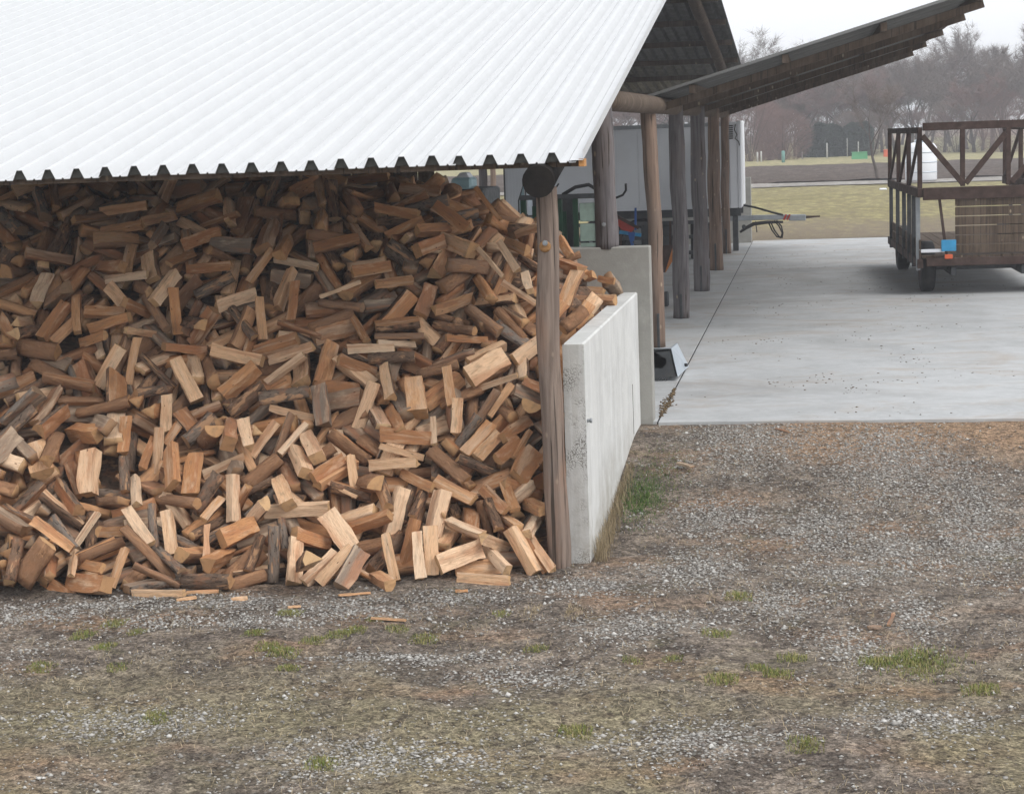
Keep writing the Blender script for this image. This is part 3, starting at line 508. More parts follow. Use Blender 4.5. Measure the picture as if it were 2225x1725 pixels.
# split logs: shape, variant, length, width, thickness, position, quaternion, tone, single (1) or part of the joined heap (0)
LOGTXT = '''
3 0 .42 .118 .055 -6.377 16.12 1.637 -.23 .44 -.55 -.67 .2 1
5 2 .44 .124 .107 -5.638 16.07 1.508 -.39 .77 -.34 -.37 .2 1
3 1 .39 .102 .048 -5.72 15.74 1.251 -.3 .7 -.58 -.29 .17 1
5 0 .41 .079 .067 -6.882 16.66 2.071 -.27 .73 -.53 -.33 .4 1
5 2 .5 .095 .081 -6.523 16.57 1.998 .21 .03 .67 .71 .45 1
5 1 .44 .095 .081 -5.932 16.73 2.079 -.41 .62 -.45 -.5 .46 1
4 0 .47 .095 .095 -6.106 16.69 2.07 .71 .53 .09 -.44 .89 1
5 0 .44 .072 .061 -6.18 16.19 1.68 -.27 .57 -.43 -.65 .3 1
2 0 .51 .103 .056 -6.315 15.73 1.322 .07 .08 .63 -.77 .54 1
5 1 .35 .095 .082 -6.313 16.72 2.12 -.59 .56 .2 -.55 .58 1
5 1 .34 .064 .055 -6.2 16.48 1.911 .58 -.64 -.28 .42 .21 1
2 1 .49 .094 .052 -6.626 16.4 1.863 .31 .18 .7 .62 .49 1
2 2 .45 .063 .034 -5.923 16.12 1.59 .79 .48 .27 -.25 .55 1
4 2 .35 .091 .091 -5.903 15.93 1.426 .29 -.26 .63 -.67 .68 1
5 2 .43 .085 .073 -5.115 16.75 1.983 -.25 .72 -.46 -.46 .33 1
7 0 .42 .094 .083 -4.85 16.97 2.119 -.32 .64 -.62 -.33 .53 1
7 0 .46 .096 .085 -4.748 16.45 1.686 -.16 .03 -.79 -.6 .12 1
0 1 .43 .087 .064 -4.769 16.29 1.567 .12 -.28 .59 .75 .08 1
1 2 .41 .165 .15 -4.436 16.4 1.612 -.35 .54 -.68 -.36 .4 1
0 2 .4 .173 .128 -5.153 16.13 1.485 .11 -.35 .65 .67 .47 1
0 1 .39 .155 .115 -5.049 15.96 1.342 .36 -0 .79 -.49 .41 1
5 0 .5 .117 .1 -5.239 16.36 1.688 -.55 .83 -.11 -.05 .22 1
2 0 .4 .103 .056 -4.131 16.41 1.571 .55 -.74 -.13 .36 .6 1
7 2 .43 .083 .073 -4.025 16.547 1.711 -.05 -.05 .77 .64 .08 1
2 1 .44 .121 .066 -3.985 16.05 1.265 .25 -.51 .47 .68 .13 1
2 1 .46 .093 .051 -5.285 16.7 1.96 -.77 -.47 -.1 .42 .66 1
3 2 .41 .069 .032 -4.616 15.9 1.227 .74 -.63 0 .23 .15 1
4 2 .47 .085 .085 -4.402 16.99 2.078 .75 .64 -.07 -.15 .9 1
0 2 .41 .084 .062 -4.187 16.79 1.886 -.15 .85 -.46 -.21 .55 1
5 2 .4 .204 .15 -2.955 16.54 1.513 .05 -.33 .78 .53 .13 1
1 1 .4 .115 .115 -2.977 16.69 1.638 -.04 -.33 .74 .58 .18 1
3 2 .38 .14 .065 -2.595 16.76 1.647 .08 .43 -.65 -.63 .11 1
2 2 .46 .057 .031 -2.857 16.41 1.4 -.2 .02 -.72 -.66 .13 1
3 1 .41 .089 .042 -3.263 16.32 1.389 -.36 .69 -.58 -.25 .32 1
7 0 .37 .096 .085 -3.156 16.04 1.144 -.2 .7 -.59 -.36 .2 1
5 2 .38 .17 .145 -3.545 16.18 1.308 -.28 .72 -.57 -.26 .37 1
0 0 .45 .08 .059 -2.924 16.13 1.182 .39 .27 .63 -.61 .99 1
3 0 .39 .072 .034 -2.791 16.25 1.263 .12 -.5 .72 .46 .31 1
2 2 .45 .109 .059 -3.052 17.01 1.912 -.79 -.49 -.07 .37 .89 1
2 0 .45 .092 .05 -2.807 16.99 1.862 .7 .57 .05 -.42 .36 1
4 0 .47 .092 .092 -3.306 16.9 1.852 .69 .67 -.14 -.21 .52 1
5 0 .41 .062 .053 -3.182 16.8 1.758 -.62 .74 .17 -.22 .58 1
0 2 .45 .075 .056 -3.799 16.74 1.796 -.06 .04 -.43 .9 .94 1
4 0 .43 .103 .103 -3.835 16.53 1.625 .05 -.05 .74 -.66 .58 1
5 2 .39 .062 .053 -3.825 16.703 1.73 .44 -.82 -.27 .23 .02 1
7 0 .37 .106 .093 -6.025 15.49 1.096 -.25 .7 -.58 -.33 .51 1
0 2 .41 .096 .072 -5.705 15.4 .98 .34 -.61 .53 .49 .16 1
7 2 .35 .08 .071 -5.793 15.36 .964 .08 .67 -.5 -.54 .59 1
5 0 .4 .14 .12 -6.233 15.13 .836 -.43 .6 -.62 -.27 .14 1
3 2 .4 .15 .07 -5.327 15.23 .798 -.27 .67 -.61 -.34 .45 1
2 0 .36 .137 .075 -5.381 15.63 1.124 -.49 .1 -.63 .6 .82 1
2 2 .45 .101 .055 -5.67 14.74 .443 .33 -.84 .39 .19 .06 1
4 2 .41 .078 .078 -5.542 14.75 .434 -.67 -.35 -.42 .49 .89 1
0 2 .41 .128 .095 -5.387 14.724 .391 .12 -.78 .4 .46 .18 1
0 1 .6 .092 .068 -5.52 14.53 .26 -.85 -.34 -.37 .15 .67 1
2 0 .44 .092 .05 -5.327 14.506 .216 .91 .16 .07 -.38 .88 1
6 1 .4 .054 .032 -5.051 14.64 .287 .23 -.7 .48 .48 .13 1
0 1 .36 .063 .046 -6.099 14.666 .44 -.05 .58 -.64 -.51 .04 1
2 2 .38 .093 .051 -5.917 14.52 .299 .25 .02 .54 -.8 .64 1
2 1 .34 .101 .055 -5.891 14.68 .428 -.52 -.26 .49 .65 .4 1
0 1 .37 .077 .057 -5.735 14.39 .174 .18 -.63 .63 .42 .31 1
0 2 .41 .091 .068 -5.391 14.35 .12 .38 .87 .26 -.17 .83 1
0 1 .49 .136 .101 -4.953 14.341 .072 -.7 -.69 .15 .09 .63 1
5 0 .49 .06 .051 -5.286 14.09 .032 .66 -.74 .07 -.11 .21 1
5 0 .49 .153 .131 -5.927 14.23 .077 -.5 .81 -.22 .19 .6 1
3 2 .48 .085 .04 -5.97 14.37 .195 -.4 .83 -.32 .19 .46 1
0 0 .36 .07 .052 -6.123 14.384 .226 -.1 .78 -.59 -.21 .15 1
0 0 .37 .104 .077 -5.928 15.15 .81 -.79 -.04 -.41 .46 .7 1
0 2 .38 .095 .07 -5.789 15.04 .699 -.13 .8 -.55 -.21 .04 1
4 1 .51 .102 .102 -5.411 14.99 .608 .82 .52 -.14 -.2 .65 1
3 0 .34 .081 .038 -5.598 15.59 1.122 .11 -.57 .69 .42 .57 1
0 0 .49 .184 .137 -6.408 15.49 1.131 .51 -.79 .27 -.21 .45 1
0 2 .41 .125 .093 -4.94 15.08 .619 .35 -.64 .51 .46 .06 1
4 0 .4 .117 .117 -5.164 15.08 .654 .46 .2 .62 -.6 .63 1
3 0 .33 .078 .036 -5.085 14.97 .548 -.01 .62 -.73 -.29 .35 1
2 2 .39 .087 .048 -5.098 15.35 .858 -.05 -.26 .58 .77 .11 1
2 2 .38 .142 .077 -4.75 15.34 .801 -.38 -.11 -.5 .77 .46 1
3 0 .38 .08 .037 -4.802 15.62 1.035 -.1 .5 -.63 -.59 .16 1
0 1 .4 .104 .077 -4.645 15.68 1.063 .6 -.04 .73 -.31 .87 1
5 2 .38 .056 .048 -4.55 15.66 1.028 -.12 .49 -.75 -.43 .03 1
5 2 .39 .117 .1 -4.51 15.152 .651 .32 -.78 .53 .04 .21 1
5 2 .4 .118 .101 -4.442 15.473 .866 .05 .85 -.45 -.26 .12 1
5 2 .4 .127 .109 -4.353 15.564 .974 -.28 .8 -.53 -.03 .1 1
4 0 .4 .102 .102 -4.326 15.557 .85 .33 .08 .69 -.64 .53 1
5 1 .34 .102 .087 -4.184 15.404 .814 .1 .43 -.67 -.59 .59 1
5 1 .56 .104 .089 -4.382 15.086 .513 -.02 .02 -.66 -.75 .11 1
7 1 .44 .167 .148 -3.954 14.892 .347 .4 -.8 .42 .14 .09 1
1 2 .39 .139 .139 -4.292 14.57 .194 -.37 .62 -.63 -.28 .11 1
2 0 .47 .113 .062 -4.476 14.6 .244 .4 .57 .32 -.64 .87 1
2 0 .37 .076 .042 -4.434 14.84 .354 .81 -.01 .35 -.48 .89 1
5 2 .33 .154 .132 -4.82 14.795 .384 .13 .39 -.74 -.53 .46 1
2 0 .35 .091 .05 -4.647 14.65 .24 -.6 -.26 -.29 .7 .36 1
1 2 .34 .152 .15 -4.916 14.575 .211 -.31 -.55 .66 .42 .52 1
2 1 .36 .135 .074 -4.673 14.479 .055 .39 -.01 .17 -.9 .37 1
5 0 .37 .107 .091 -4.195 14.83 .316 -.47 .76 .21 -.39 .51 1
0 2 .37 .113 .084 -4.063 14.59 .128 -.03 .44 -.67 -.59 .04 1
5 2 .4 .097 .083 -3.93 14.58 .153 -.19 .37 -.71 -.57 .18 1
3 2 .41 .078 .036 -3.955 15.4 .741 .19 -.76 .48 .39 .21 1
6 0 .47 .031 .019 -4.077 15.301 .67 -.55 .79 -.28 0 .19 1
2 0 .45 .127 .069 -3.572 15.81 1.014 -.57 .82 .02 -.09 .58 1
7 2 .47 .094 .083 -3.625 15.55 .819 .13 .08 .77 .62 .18 1
5 2 .41 .055 .047 -3.584 15.67 .905 -.64 .71 .04 -.27 .21 1
0 1 .45 .129 .096 -3.152 15.59 .789 .86 .36 .17 -.31 .58 1
2 2 .42 .094 .051 -2.906 15.62 .775 .45 .81 .37 -.07 .62 1
3 0 .46 .108 .05 -3.071 15.39 .615 -.41 .86 -.31 -.01 .34 1
3 2 .42 .085 .04 -3.405 15.44 .696 -.55 .76 -.33 .11 .41 1
5 2 .41 .126 .108 -3.529 15.15 .484 .2 -.58 .46 .64 .08 1
0 1 .4 .161 .119 -3.187 15.177 .461 .34 -.54 .63 .44 .05 1
0 0 .4 .102 .076 -3.38 14.91 .273 -.34 .52 -.64 -.46 .54 1
7 0 .41 .12 .106 -3.181 14.831 .215 -.33 .65 -.5 -.47 .19 1
7 2 .4 .09 .079 -3.269 14.74 .195 -.28 .7 -.49 -.44 .04 1
3 2 .41 .082 .038 -3.493 14.71 .189 .45 -.65 .51 .33 .22 1
0 0 .43 .148 .11 -3.54 14.51 .04 .38 -.78 .43 -.24 .31 1
1 1 .42 .102 .102 -2.946 15.093 .352 .53 -.79 .3 -.09 .01 1
7 1 .39 .098 .087 -2.671 14.97 .254 .6 -.57 -.16 .53 .1 1
5 1 .39 .158 .135 -2.938 14.822 .17 .05 .28 -.75 -.59 .1 1
5 1 .4 .082 .071 -2.639 14.876 .139 -.58 .67 -.43 .15 .06 1
3 1 .46 .1 .046 -2.701 14.59 .028 .59 -.8 .1 -.07 .21 1
0 2 .43 .142 .106 -2.419 14.92 .2 -.4 .77 -.36 -.34 .21 1
3 0 .42 .068 .032 -2.344 14.976 .176 .47 -.75 .4 .26 .57 1
7 2 .42 .075 .066 -2.276 14.967 .169 -.43 .77 -.46 -.13 .14 1
0 2 .37 .106 .079 -2.374 15.186 .355 .14 .66 -.69 -.26 0 1
3 2 .38 .092 .043 -2.601 15.41 .564 -.19 .8 -.53 -.19 .46 1
3 0 .4 .1 .047 -2.722 15.366 .541 -.44 .78 -.44 .02 .57 1
7 0 .39 .111 .098 -2.941 15.86 .972 .09 -.48 .75 .45 .46 1
3 1 .35 .106 .05 -2.844 15.82 .925 -.04 -.53 .69 .5 .31 1
2 1 .35 .118 .064 -2.669 15.8 .888 .11 .53 -.7 -.47 .54 1
0 1 .35 .063 .047 -2.553 15.87 .93 -.15 .58 -.75 -.28 .41 1
3 0 .35 .187 .087 -2.489 15.69 .773 -.08 -.58 .62 .51 .56 1
5 0 .35 .103 .088 -2.625 16 1.04 -.15 -.47 .69 .53 .58 1
2 2 .37 .056 .03 -3.333 15.89 1.051 -.27 .72 -.63 -.13 .06 1
2 0 .42 .103 .056 -3.047 15.88 1.003 -.42 -.15 -.76 .46 .86 1
2 0 .37 .099 .054 -2.715 15.224 .441 .77 .29 .13 -.55 .4 1
0 0 .41 .13 .097 -2.383 15.35 .487 -.33 .79 -.47 .2 .37 1
1 2 .41 .091 .091 -2.582 15.2 .392 -.4 .77 -.46 .18 .34 1
2 1 .35 .1 .054 -3.349 15.23 .521 .65 -.14 .46 -.58 .5 1
0 1 .49 .072 .054 -5.789 17.75 2.867 .23 -.01 .53 .82 .56 1
3 2 .39 .116 .054 -5.913 17.53 2.709 .05 .25 -.66 -.7 .51 1
0 0 .46 .1 .074 -6.751 17.61 2.826 .09 -.01 .63 .77 .4 1
3 0 .49 .075 .035 -6.518 17.05 2.382 -.13 -.05 -.69 -.71 .01 1
3 1 .34 .089 .041 -6.034 17.28 2.528 .07 .51 -.8 -.31 .52 1
7 1 .47 .088 .078 -5.745 17.23 2.447 .07 .02 .71 .7 .57 1
5 1 .48 .107 .092 -6.712 17.168 2.475 -.47 .8 -.3 .2 .61 1
5 0 .38 .098 .084 -6.553 17.252 2.544 .09 -.75 .58 .28 .36 1
2 1 .4 .113 .062 -5.64 17.03 2.274 -.27 .01 -.82 .51 .8 1
3 1 .4 .079 .037 -5.264 17.31 2.445 -.02 .51 -.52 -.69 .36 1
0 2 .46 .079 .058 -4.935 17.397 2.453 -.68 .72 -.12 -.02 .03 1
0 2 .37 .15 .112 -5.08 17.523 2.615 .04 .71 -.64 -.3 .44 1
1 1 .48 .155 .15 -6.053 17.92 3.041 -.18 .03 -.62 -.76 .42 1
5 1 .47 .092 .079 -6.798 17.84 3.014 -.01 -.09 .67 .73 .3 1
1 1 .42 .097 .097 -4.381 17.75 2.679 -.42 .76 -.49 -.05 .59 1
7 1 .46 .116 .102 -3.52 18.07 2.817 .56 -.76 .33 .09 .54 1
7 2 .46 .108 .095 -4.07 18.09 2.906 -.76 .64 -.12 -.01 .4 1
7 0 .47 .107 .095 -4.712 19.6 3.202 .09 -0 .66 .75 .54 1
5 1 .36 .131 .113 -3.672 17.659 2.569 .23 .43 -.67 -.56 .61 1
2 2 .39 .113 .061 -4.194 17.4 2.373 -.12 -.25 .78 .56 .49 1
0 1 .41 .147 .109 -3.29 17.55 2.368 .8 .56 .18 .14 .91 1
6 2 .41 .043 .026 -4.449 17.16 2.214 -.02 -.21 .58 .78 .08 1
0 0 .39 .095 .07 -3.951 17.3 2.263 -.17 -.27 .77 .56 .37 1
6 2 .45 .052 .031 -3.075 17.62 2.399 .52 -.73 .43 .09 .14 1
6 0 .45 .045 .027 -3.189 18.27 2.936 -.53 .72 -.4 -.21 .41 1
2 2 .42 .078 .043 -2.911 17.71 2.45 -.53 .69 -.49 -.09 .04 1
5 0 .43 .079 .068 -2.754 18.02 2.672 -.37 -.19 -.61 -.67 .1 1
2 2 .42 .105 .057 -2.847 17.83 2.537 .6 -.67 .38 -.21 .36 1
2 1 .46 .06 .032 -2.759 17.33 2.123 -.51 .78 -.35 -.03 .09 1
5 0 .39 .077 .066 -2.696 17.45 2.21 -.21 .76 -.61 -.05 .05 1
5 2 .43 .149 .128 -3.432 17.831 2.563 -.61 .72 -.32 .1 .34 1
0 2 .24 .118 .088 -2.103 18.645 1.924 -.65 .72 -.17 .14 .3 1
2 2 .35 .102 .056 -2.423 18.938 1.916 -.23 .07 -.22 .94 .52 1
5 2 .37 .074 .063 -2.437 20.14 1.901 -.56 .8 -.19 .1 .32 1
2 0 .21 .084 .046 -2.45 19.221 2.061 .16 -.18 .7 -.67 .86 1
0 1 .11 .112 .083 -2.315 19.19 2.12 -.27 .01 -.56 -.78 .42 1
3 2 .2 .066 .031 -2.142 19.2 2.082 .61 -.76 .22 -.08 .46 1
4 1 .28 .13 .13 -2.158 16.588 1.937 -.4 .02 -.73 .56 .54 1
0 0 .24 .083 .061 -2.469 18.807 2.343 .27 -.11 .79 -.54 .48 1
0 1 .24 .11 .082 -2.506 18.793 2.467 -.28 .82 -.38 -.33 .45 1
6 1 .26 .047 .028 -2.435 19.189 2.18 .65 -.68 .35 .04 .21 1
3 1 .41 .132 .068 -5.445 14.327 .039 .01 .35 -.94 -.02 .87 1
5 1 .44 .116 .101 -4.127 15.467 .761 .05 -.45 .86 .26 .37 1
2 2 .39 .189 .101 -3.936 15.334 .609 .11 -.1 -.99 .08 .53 1
5 1 .43 .118 .112 -4.904 16.505 1.749 -.08 .12 -.47 -.87 .57 1
0 1 .43 .157 .129 -2.162 15.761 .551 -.69 .13 -.61 .35 .66 1
0 2 .45 .211 .143 -5.156 14.682 .215 .24 .77 .59 .04 .41 1
0 2 .41 .178 .132 -4.826 17.226 2.102 .59 .67 .05 .46 .62 1
7 1 .41 .118 .115 -2.779 14.868 .053 -.46 -.88 -.14 -.07 .34 1
2 1 .43 .143 .082 -2.488 17.355 1.869 -.49 .73 .45 .11 .39 1
3 0 .39 .177 .085 -4.222 16.15 1.283 -.11 -0 -.87 -.47 .81 1
5 2 .45 .13 .111 -3.358 16.418 1.327 -.55 -.72 -.1 -.41 .38 1
7 2 .41 .161 .138 -2.306 15.926 .66 -.91 -.23 .08 -.33 .48 1
0 2 .44 .189 .129 -6.587 16.105 1.518 -.13 .84 -.42 -.31 .69 1
7 1 .4 .134 .121 -6.509 16.928 2.191 -.92 -.1 -.37 .13 .18 1
0 0 .39 .185 .143 -4.966 17.342 2.331 -.1 -0 .91 .4 .9 1
7 2 .42 .138 .13 -5.973 17.089 2.211 -.1 -.53 .49 .69 .73 1
7 0 .42 .174 .143 -3.593 17.766 2.4 -.52 .57 .63 -.1 .24 1
0 1 .45 .149 .121 -3.586 14.924 .174 -.57 -.63 -.15 -.51 .5 1
1 0 .38 .121 .148 -3.771 14.469 .147 .31 .51 -.27 -.76 .95 1
1 2 .43 .127 .15 -4.068 15.82 .936 .61 .73 .18 -.26 .45 1
0 0 .45 .139 .107 -3.636 15.143 .632 -.76 .3 -.4 .41 .51 1
2 1 .45 .204 .103 -4.299 17.346 2.213 .12 -.84 -.52 -.1 .4 1
0 1 .45 .149 .113 -7.679 17.094 2.321 -.29 -.15 -.14 .93 .37 1
2 0 .44 .137 .081 -6.369 14.792 .571 -.07 -.93 -.07 .35 .16 1
0 2 .41 .175 .135 -6.288 14.656 .375 -.62 -.66 -.03 .41 .97 1
2 1 .39 .209 .106 -6.689 15.14 .948 .17 -.49 -.82 -.25 .27 1
7 2 .46 .12 .108 -4.988 17.113 2.241 -.19 -.61 .29 .72 .24 1
0 1 .4 .179 .128 -6.724 14.901 .633 .86 .07 -.29 .41 .67 1
2 0 .43 .173 .102 -4.667 16.52 1.512 .02 .63 .69 .36 .21 1
0 1 .4 .181 .144 -7.731 17.21 2.461 .64 .33 .31 .62 .61 1
5 1 .43 .088 .082 -3.722 14.954 .431 .86 -.46 -.09 -.2 .57 1
1 1 .42 .119 .154 -5.305 18.023 2.907 -.15 .22 -.6 .75 .36 1
0 2 .46 .159 .108 -4.745 14.978 .471 -.32 .84 -.11 .42 .09 1
1 1 .41 .106 .14 -5.401 16.925 2.161 -.01 -.36 .87 .33 .1 1
5 1 .44 .104 .096 -7.077 16.573 2.017 .76 .32 -.23 .52 .54 1
7 1 .45 .148 .142 -4.17 16.394 1.502 .31 .08 -.68 .66 .17 1
1 0 .41 .108 .143 -7.276 16.401 1.957 .53 .59 .45 .42 .04 1
0 0 .44 .183 .141 -7.079 16.746 2.241 .86 .31 -.31 -.25 .92 1
1 0 .43 .128 .147 -5.611 17.528 2.636 -.03 .03 1 .01 1 1
5 1 .41 .106 .091 -6.035 16.763 2.297 .11 .58 -.52 -.62 .17 1
3 2 .45 .138 .059 -4.574 17.593 2.616 -.06 .13 -.93 -.33 .45 1
1 0 .46 .127 .152 -4.675 17.717 2.68 -.09 .26 -.72 .63 .55 1
1 2 .39 .098 .136 -3.417 16.576 1.502 .78 .61 -.03 .14 .24 1
5 2 .39 .121 .103 -5.673 16.734 1.924 -.42 .79 .2 .4 .61 1
0 1 .42 .174 .139 -5.292 16.723 1.901 -.78 .11 .55 -.29 .3 1
5 2 .38 .124 .106 -2.158 15.66 .721 .67 .23 -.23 .67 .34 1
0 1 .43 .156 .108 -5.692 16.555 1.969 -.86 -.23 .12 .44 .31 1
2 1 .41 .171 .096 -6.564 15.869 1.347 -.93 .33 .02 -.18 .59 1
1 2 .45 .122 .149 -4.691 15.95 1.366 .11 -.01 .59 -.8 .74 1
2 0 .4 .169 .097 -8.006 17.861 2.928 .25 .26 -.03 .93 .84 1
3 0 .46 .134 .058 -6.809 15.651 1.351 .01 -.76 -.54 -.35 .72 1
0 2 .4 .171 .13 -7.731 17.977 3.07 -.82 .18 -.46 .28 .87 1
3 2 .43 .197 .086 -5.277 17.636 2.706 -.62 -.35 -.01 .7 .72 1
1 2 .42 .121 .151 -4.08 14.299 .238 -.71 -.45 .44 .3 .04 1
1 1 .46 .097 .12 -7.647 18.099 3.156 -.44 -.37 -.01 -.82 .55 1
5 1 .38 .1 .08 -6.623 16.718 2.079 .07 .05 -.88 -.47 .53 1
7 1 .39 .149 .143 -4.347 15.986 1.269 -.46 .62 -.59 -.23 .97 1
1 0 .46 .088 .103 -3.812 16.222 1.452 .28 .53 .37 .71 .19 1
3 2 .41 .178 .082 -3.854 16.918 1.89 .02 -.15 .98 .13 .53 1
0 2 .4 .163 .121 -3.403 17.523 2.249 .46 -.01 .45 -.77 .69 1
7 0 .42 .132 .118 -2.485 16.208 1.251 .3 -.91 -.08 .28 .94 1
2 0 .46 .2 .11 -2.452 16.153 1.161 -.25 -.62 .75 0 .31 1
3 2 .41 .177 .078 -7.295 18.49 3.236 .87 .44 .03 -.25 .71 1
0 1 .44 .149 .117 -6.342 14.897 .66 .84 -.32 .33 -.27 .67 1
0 0 .4 .18 .123 -3.765 15.234 .71 .47 -.17 -.19 .85 .35 1
0 0 .41 .178 .138 -7.381 17.494 2.709 -.4 -.65 -.15 -.62 .52 1
2 1 .45 .192 .102 -6.718 14.415 .58 -.09 -.96 .07 .24 .83 1
0 1 .38 .139 .105 -3.687 17.944 2.704 .31 .25 -.6 -.69 .39 1
0 2 .4 .142 .101 -2.982 17.346 2.054 .06 .16 .98 -.08 .19 1
2 2 .42 .21 .105 -6.281 15.945 1.427 -.45 .41 .78 -.12 .51 1
3 1 .45 .143 .063 -7.083 17.751 2.937 .9 -.17 -.11 .39 .44 1
5 2 .4 .139 .112 -5.031 15.367 1.125 .52 -.59 .56 -.26 .7 1
1 1 .41 .135 .153 -5.134 18.536 3.144 -.15 .86 .48 .07 .46 1
2 1 .41 .212 .11 -2.183 15.673 1.009 -.25 -.62 .36 .65 .62 1
3 0 .44 .168 .076 -6.78 17.528 2.704 .94 .3 .08 .16 .31 1
0 1 .4 .198 .14 -6.344 14.149 .273 .67 .59 -.3 .34 .25 1
0 1 .4 .178 .139 -7.138 16.331 1.783 -.09 -.01 .66 -.74 .5 1
3 0 .44 .155 .07 -5.473 15.093 .894 .6 .52 -.01 -.61 .54 1
3 2 .38 .158 .075 -6.314 17.192 2.463 .57 .09 -.41 .71 .2 1
4 2 .44 .102 .098 -7.015 15.432 1.218 .88 .24 -.26 .33 .7 1
7 1 .44 .148 .14 -6.332 18.405 3.187 -.16 -.04 -.66 -.73 .89 1
2 2 .46 .158 .083 -2.154 16.161 1.129 .46 .54 .7 -.1 .87 1
7 1 .42 .127 .102 -3.397 17.24 2.067 -.29 -.26 .4 .83 .33 1
4 1 .44 .103 .096 -4.465 16.84 1.951 -.21 .94 .27 .08 .66 1
2 1 .39 .176 .103 -5.229 15.445 1.08 .13 .85 -.48 .17 .46 1
0 2 .45 .136 .101 -7.359 17.213 2.577 .29 .04 -.51 -.81 .74 1
1 2 .46 .122 .144 -6.665 15.45 1.244 -.61 -.22 .04 .76 .62 1
7 1 .46 .152 .125 -4.443 16.824 1.847 -.64 .66 .33 -.22 .6 1
1 1 .39 .105 .142 -6.534 14.113 .287 -.71 -.03 -.51 .48 .04 1
0 0 .45 .123 .1 -6.308 17.435 2.751 -.45 -.57 .35 .59 .95 1
0 1 .4 .117 .096 -3.968 17.948 2.725 .03 .25 -.56 -.79 .47 1
1 0 .4 .088 .112 -2.653 17.765 2.337 -.31 -.04 .75 -.59 .41 1
3 1 .46 .18 .078 -7.897 18.266 3.278 -.79 -.51 -.01 -.35 .22 1
3 0 .38 .137 .067 -3.642 17.217 2.083 .39 -.64 -.65 -.11 .73 1
2 0 .42 .18 .105 -7.007 15.556 1.363 -.01 .36 -.25 -.9 .95 1
3 2 .4 .173 .087 -6.24 14.282 .474 .11 -.33 -.14 -.93 .35 1
7 1 .46 .133 .129 -5.084 19.212 3.222 .52 .84 .07 -.16 .35 1
0 2 .46 .148 .113 -6.667 15.858 1.542 -.39 -.91 -.11 .08 .61 1
3 0 .44 .149 .077 -3.902 17.098 2.002 -.44 -.05 -.7 .56 .48 1
1 0 .42 .099 .122 -2.381 16.171 1.348 .07 -.2 -.63 -.75 .69 1
7 0 .42 .129 .117 -3.958 18.65 3.051 -.06 -.03 .91 -.41 .63 1
7 1 .41 .137 .133 -7.311 16.957 2.283 -.66 .25 -.6 .38 .02 1
0 1 .46 .15 .122 -6.552 15.129 1.043 -.64 -.08 .14 -.75 .48 1
0 0 .38 .16 .114 -6.42 17.75 2.896 .05 -.91 -.42 -.04 .3 1
3 2 .39 .176 .086 -5.777 16.46 1.758 -.06 -.95 -.29 .07 .6 1
7 2 .4 .109 .094 -4.886 15.361 1.121 .53 -.2 -.63 .54 .12 1
0 2 .45 .142 .113 -4.761 18.234 3.009 -.73 -.26 -.38 .51 .03 1
7 2 .42 .137 .112 -6.479 18.271 3.198 .43 -.47 .76 .1 .11 1
0 1 .44 .171 .134 -6.791 18.785 3.365 .29 .92 .05 .25 .61 1
0 0 .45 .179 .142 -2.28 16.498 1.604 -.31 .8 -.47 -.21 .54 1
1 0 .4 .114 .155 -6.933 14.958 1.089 .44 .43 -.21 -.76 .88 1
2 2 .46 .163 .091 -5.602 17.943 2.896 -.18 .69 .63 .31 .7 1
1 2 .43 .091 .113 -6.403 15.236 .762 .41 -.29 -.82 .28 .71 1
7 1 .43 .151 .134 -2.404 17.906 2.319 -.12 .27 .95 .03 .65 1
5 0 .43 .115 .098 -2.577 17.586 2.137 -.49 -.44 .04 -.75 .52 1
1 2 .43 .098 .122 -3.167 16.396 1.262 -.87 -.4 .03 -.28 .31 1
2 1 .42 .191 .104 -3.946 17.726 2.44 .26 .16 -.78 .54 .76 1
0 0 .4 .133 .099 -6.208 14.316 .011 -.12 .24 .94 .2 .53 1
1 1 .42 .115 .144 -2.314 17.636 2.124 -.19 -.77 -.28 -.54 .33 1
4 2 .4 .102 .107 -6.719 17.566 2.447 -.05 -.02 .51 .86 .68 0
7 2 .46 .166 .134 -6.017 19.337 3.12 -.14 .97 .19 .07 .7 0
7 1 .43 .134 .113 -7.72 16.893 2.1 .17 -.21 .7 .67 .21 0
3 1 .45 .142 .065 -4.865 15.938 1.039 -.27 .48 -.8 -.23 .69 0
2 2 .43 .213 .111 -5.58 15.216 .492 -.34 .81 -.42 -.23 .29 0
1 2 .38 .102 .128 -6.8 17.242 2.253 .58 .63 -.19 -.48 .88 0
6 0 .44 .054 .025 -5.923 15.329 .645 -.91 -.22 -.22 .26 .42 0
7 0 .46 .144 .139 -4.542 14.946 .167 .08 .39 -.61 -.69 .85 0
0 1 .41 .177 .13 -6.882 14.312 .11 -.9 -.28 .23 .24 .36 0
4 0 .39 .099 .099 -5.761 16.049 1.162 .05 -.99 -.12 .05 .5 0
0 1 .4 .205 .139 -7.407 14.508 .122 .62 .78 -.05 -.03 .46 0
0 2 .45 .151 .122 -3.575 15.198 .307 .15 .12 -.67 .72 .42 0
5 1 .38 .13 .106 -8.44 18.331 2.861 -.09 -.86 -.51 .05 .45 0
7 0 .42 .154 .13 -8.53 16.393 1.589 -.83 -.24 .18 -.47 .19 0
5 0 .43 .129 .109 -7.453 16.916 2.108 -.21 .76 .6 .14 .28 0
0 0 .38 .181 .135 -2.189 17.31 1.908 -.36 .35 .51 -.69 .25 0
1 1 .43 .115 .141 -7.973 17.38 2.384 -.4 -.68 .15 .59 .56 0
7 1 .41 .168 .138 -6.804 14.516 .095 -.71 .65 -.19 .21 .51 0
3 0 .46 .127 .062 -3.392 15.495 .482 -.07 -.06 -.27 -.96 .09 0
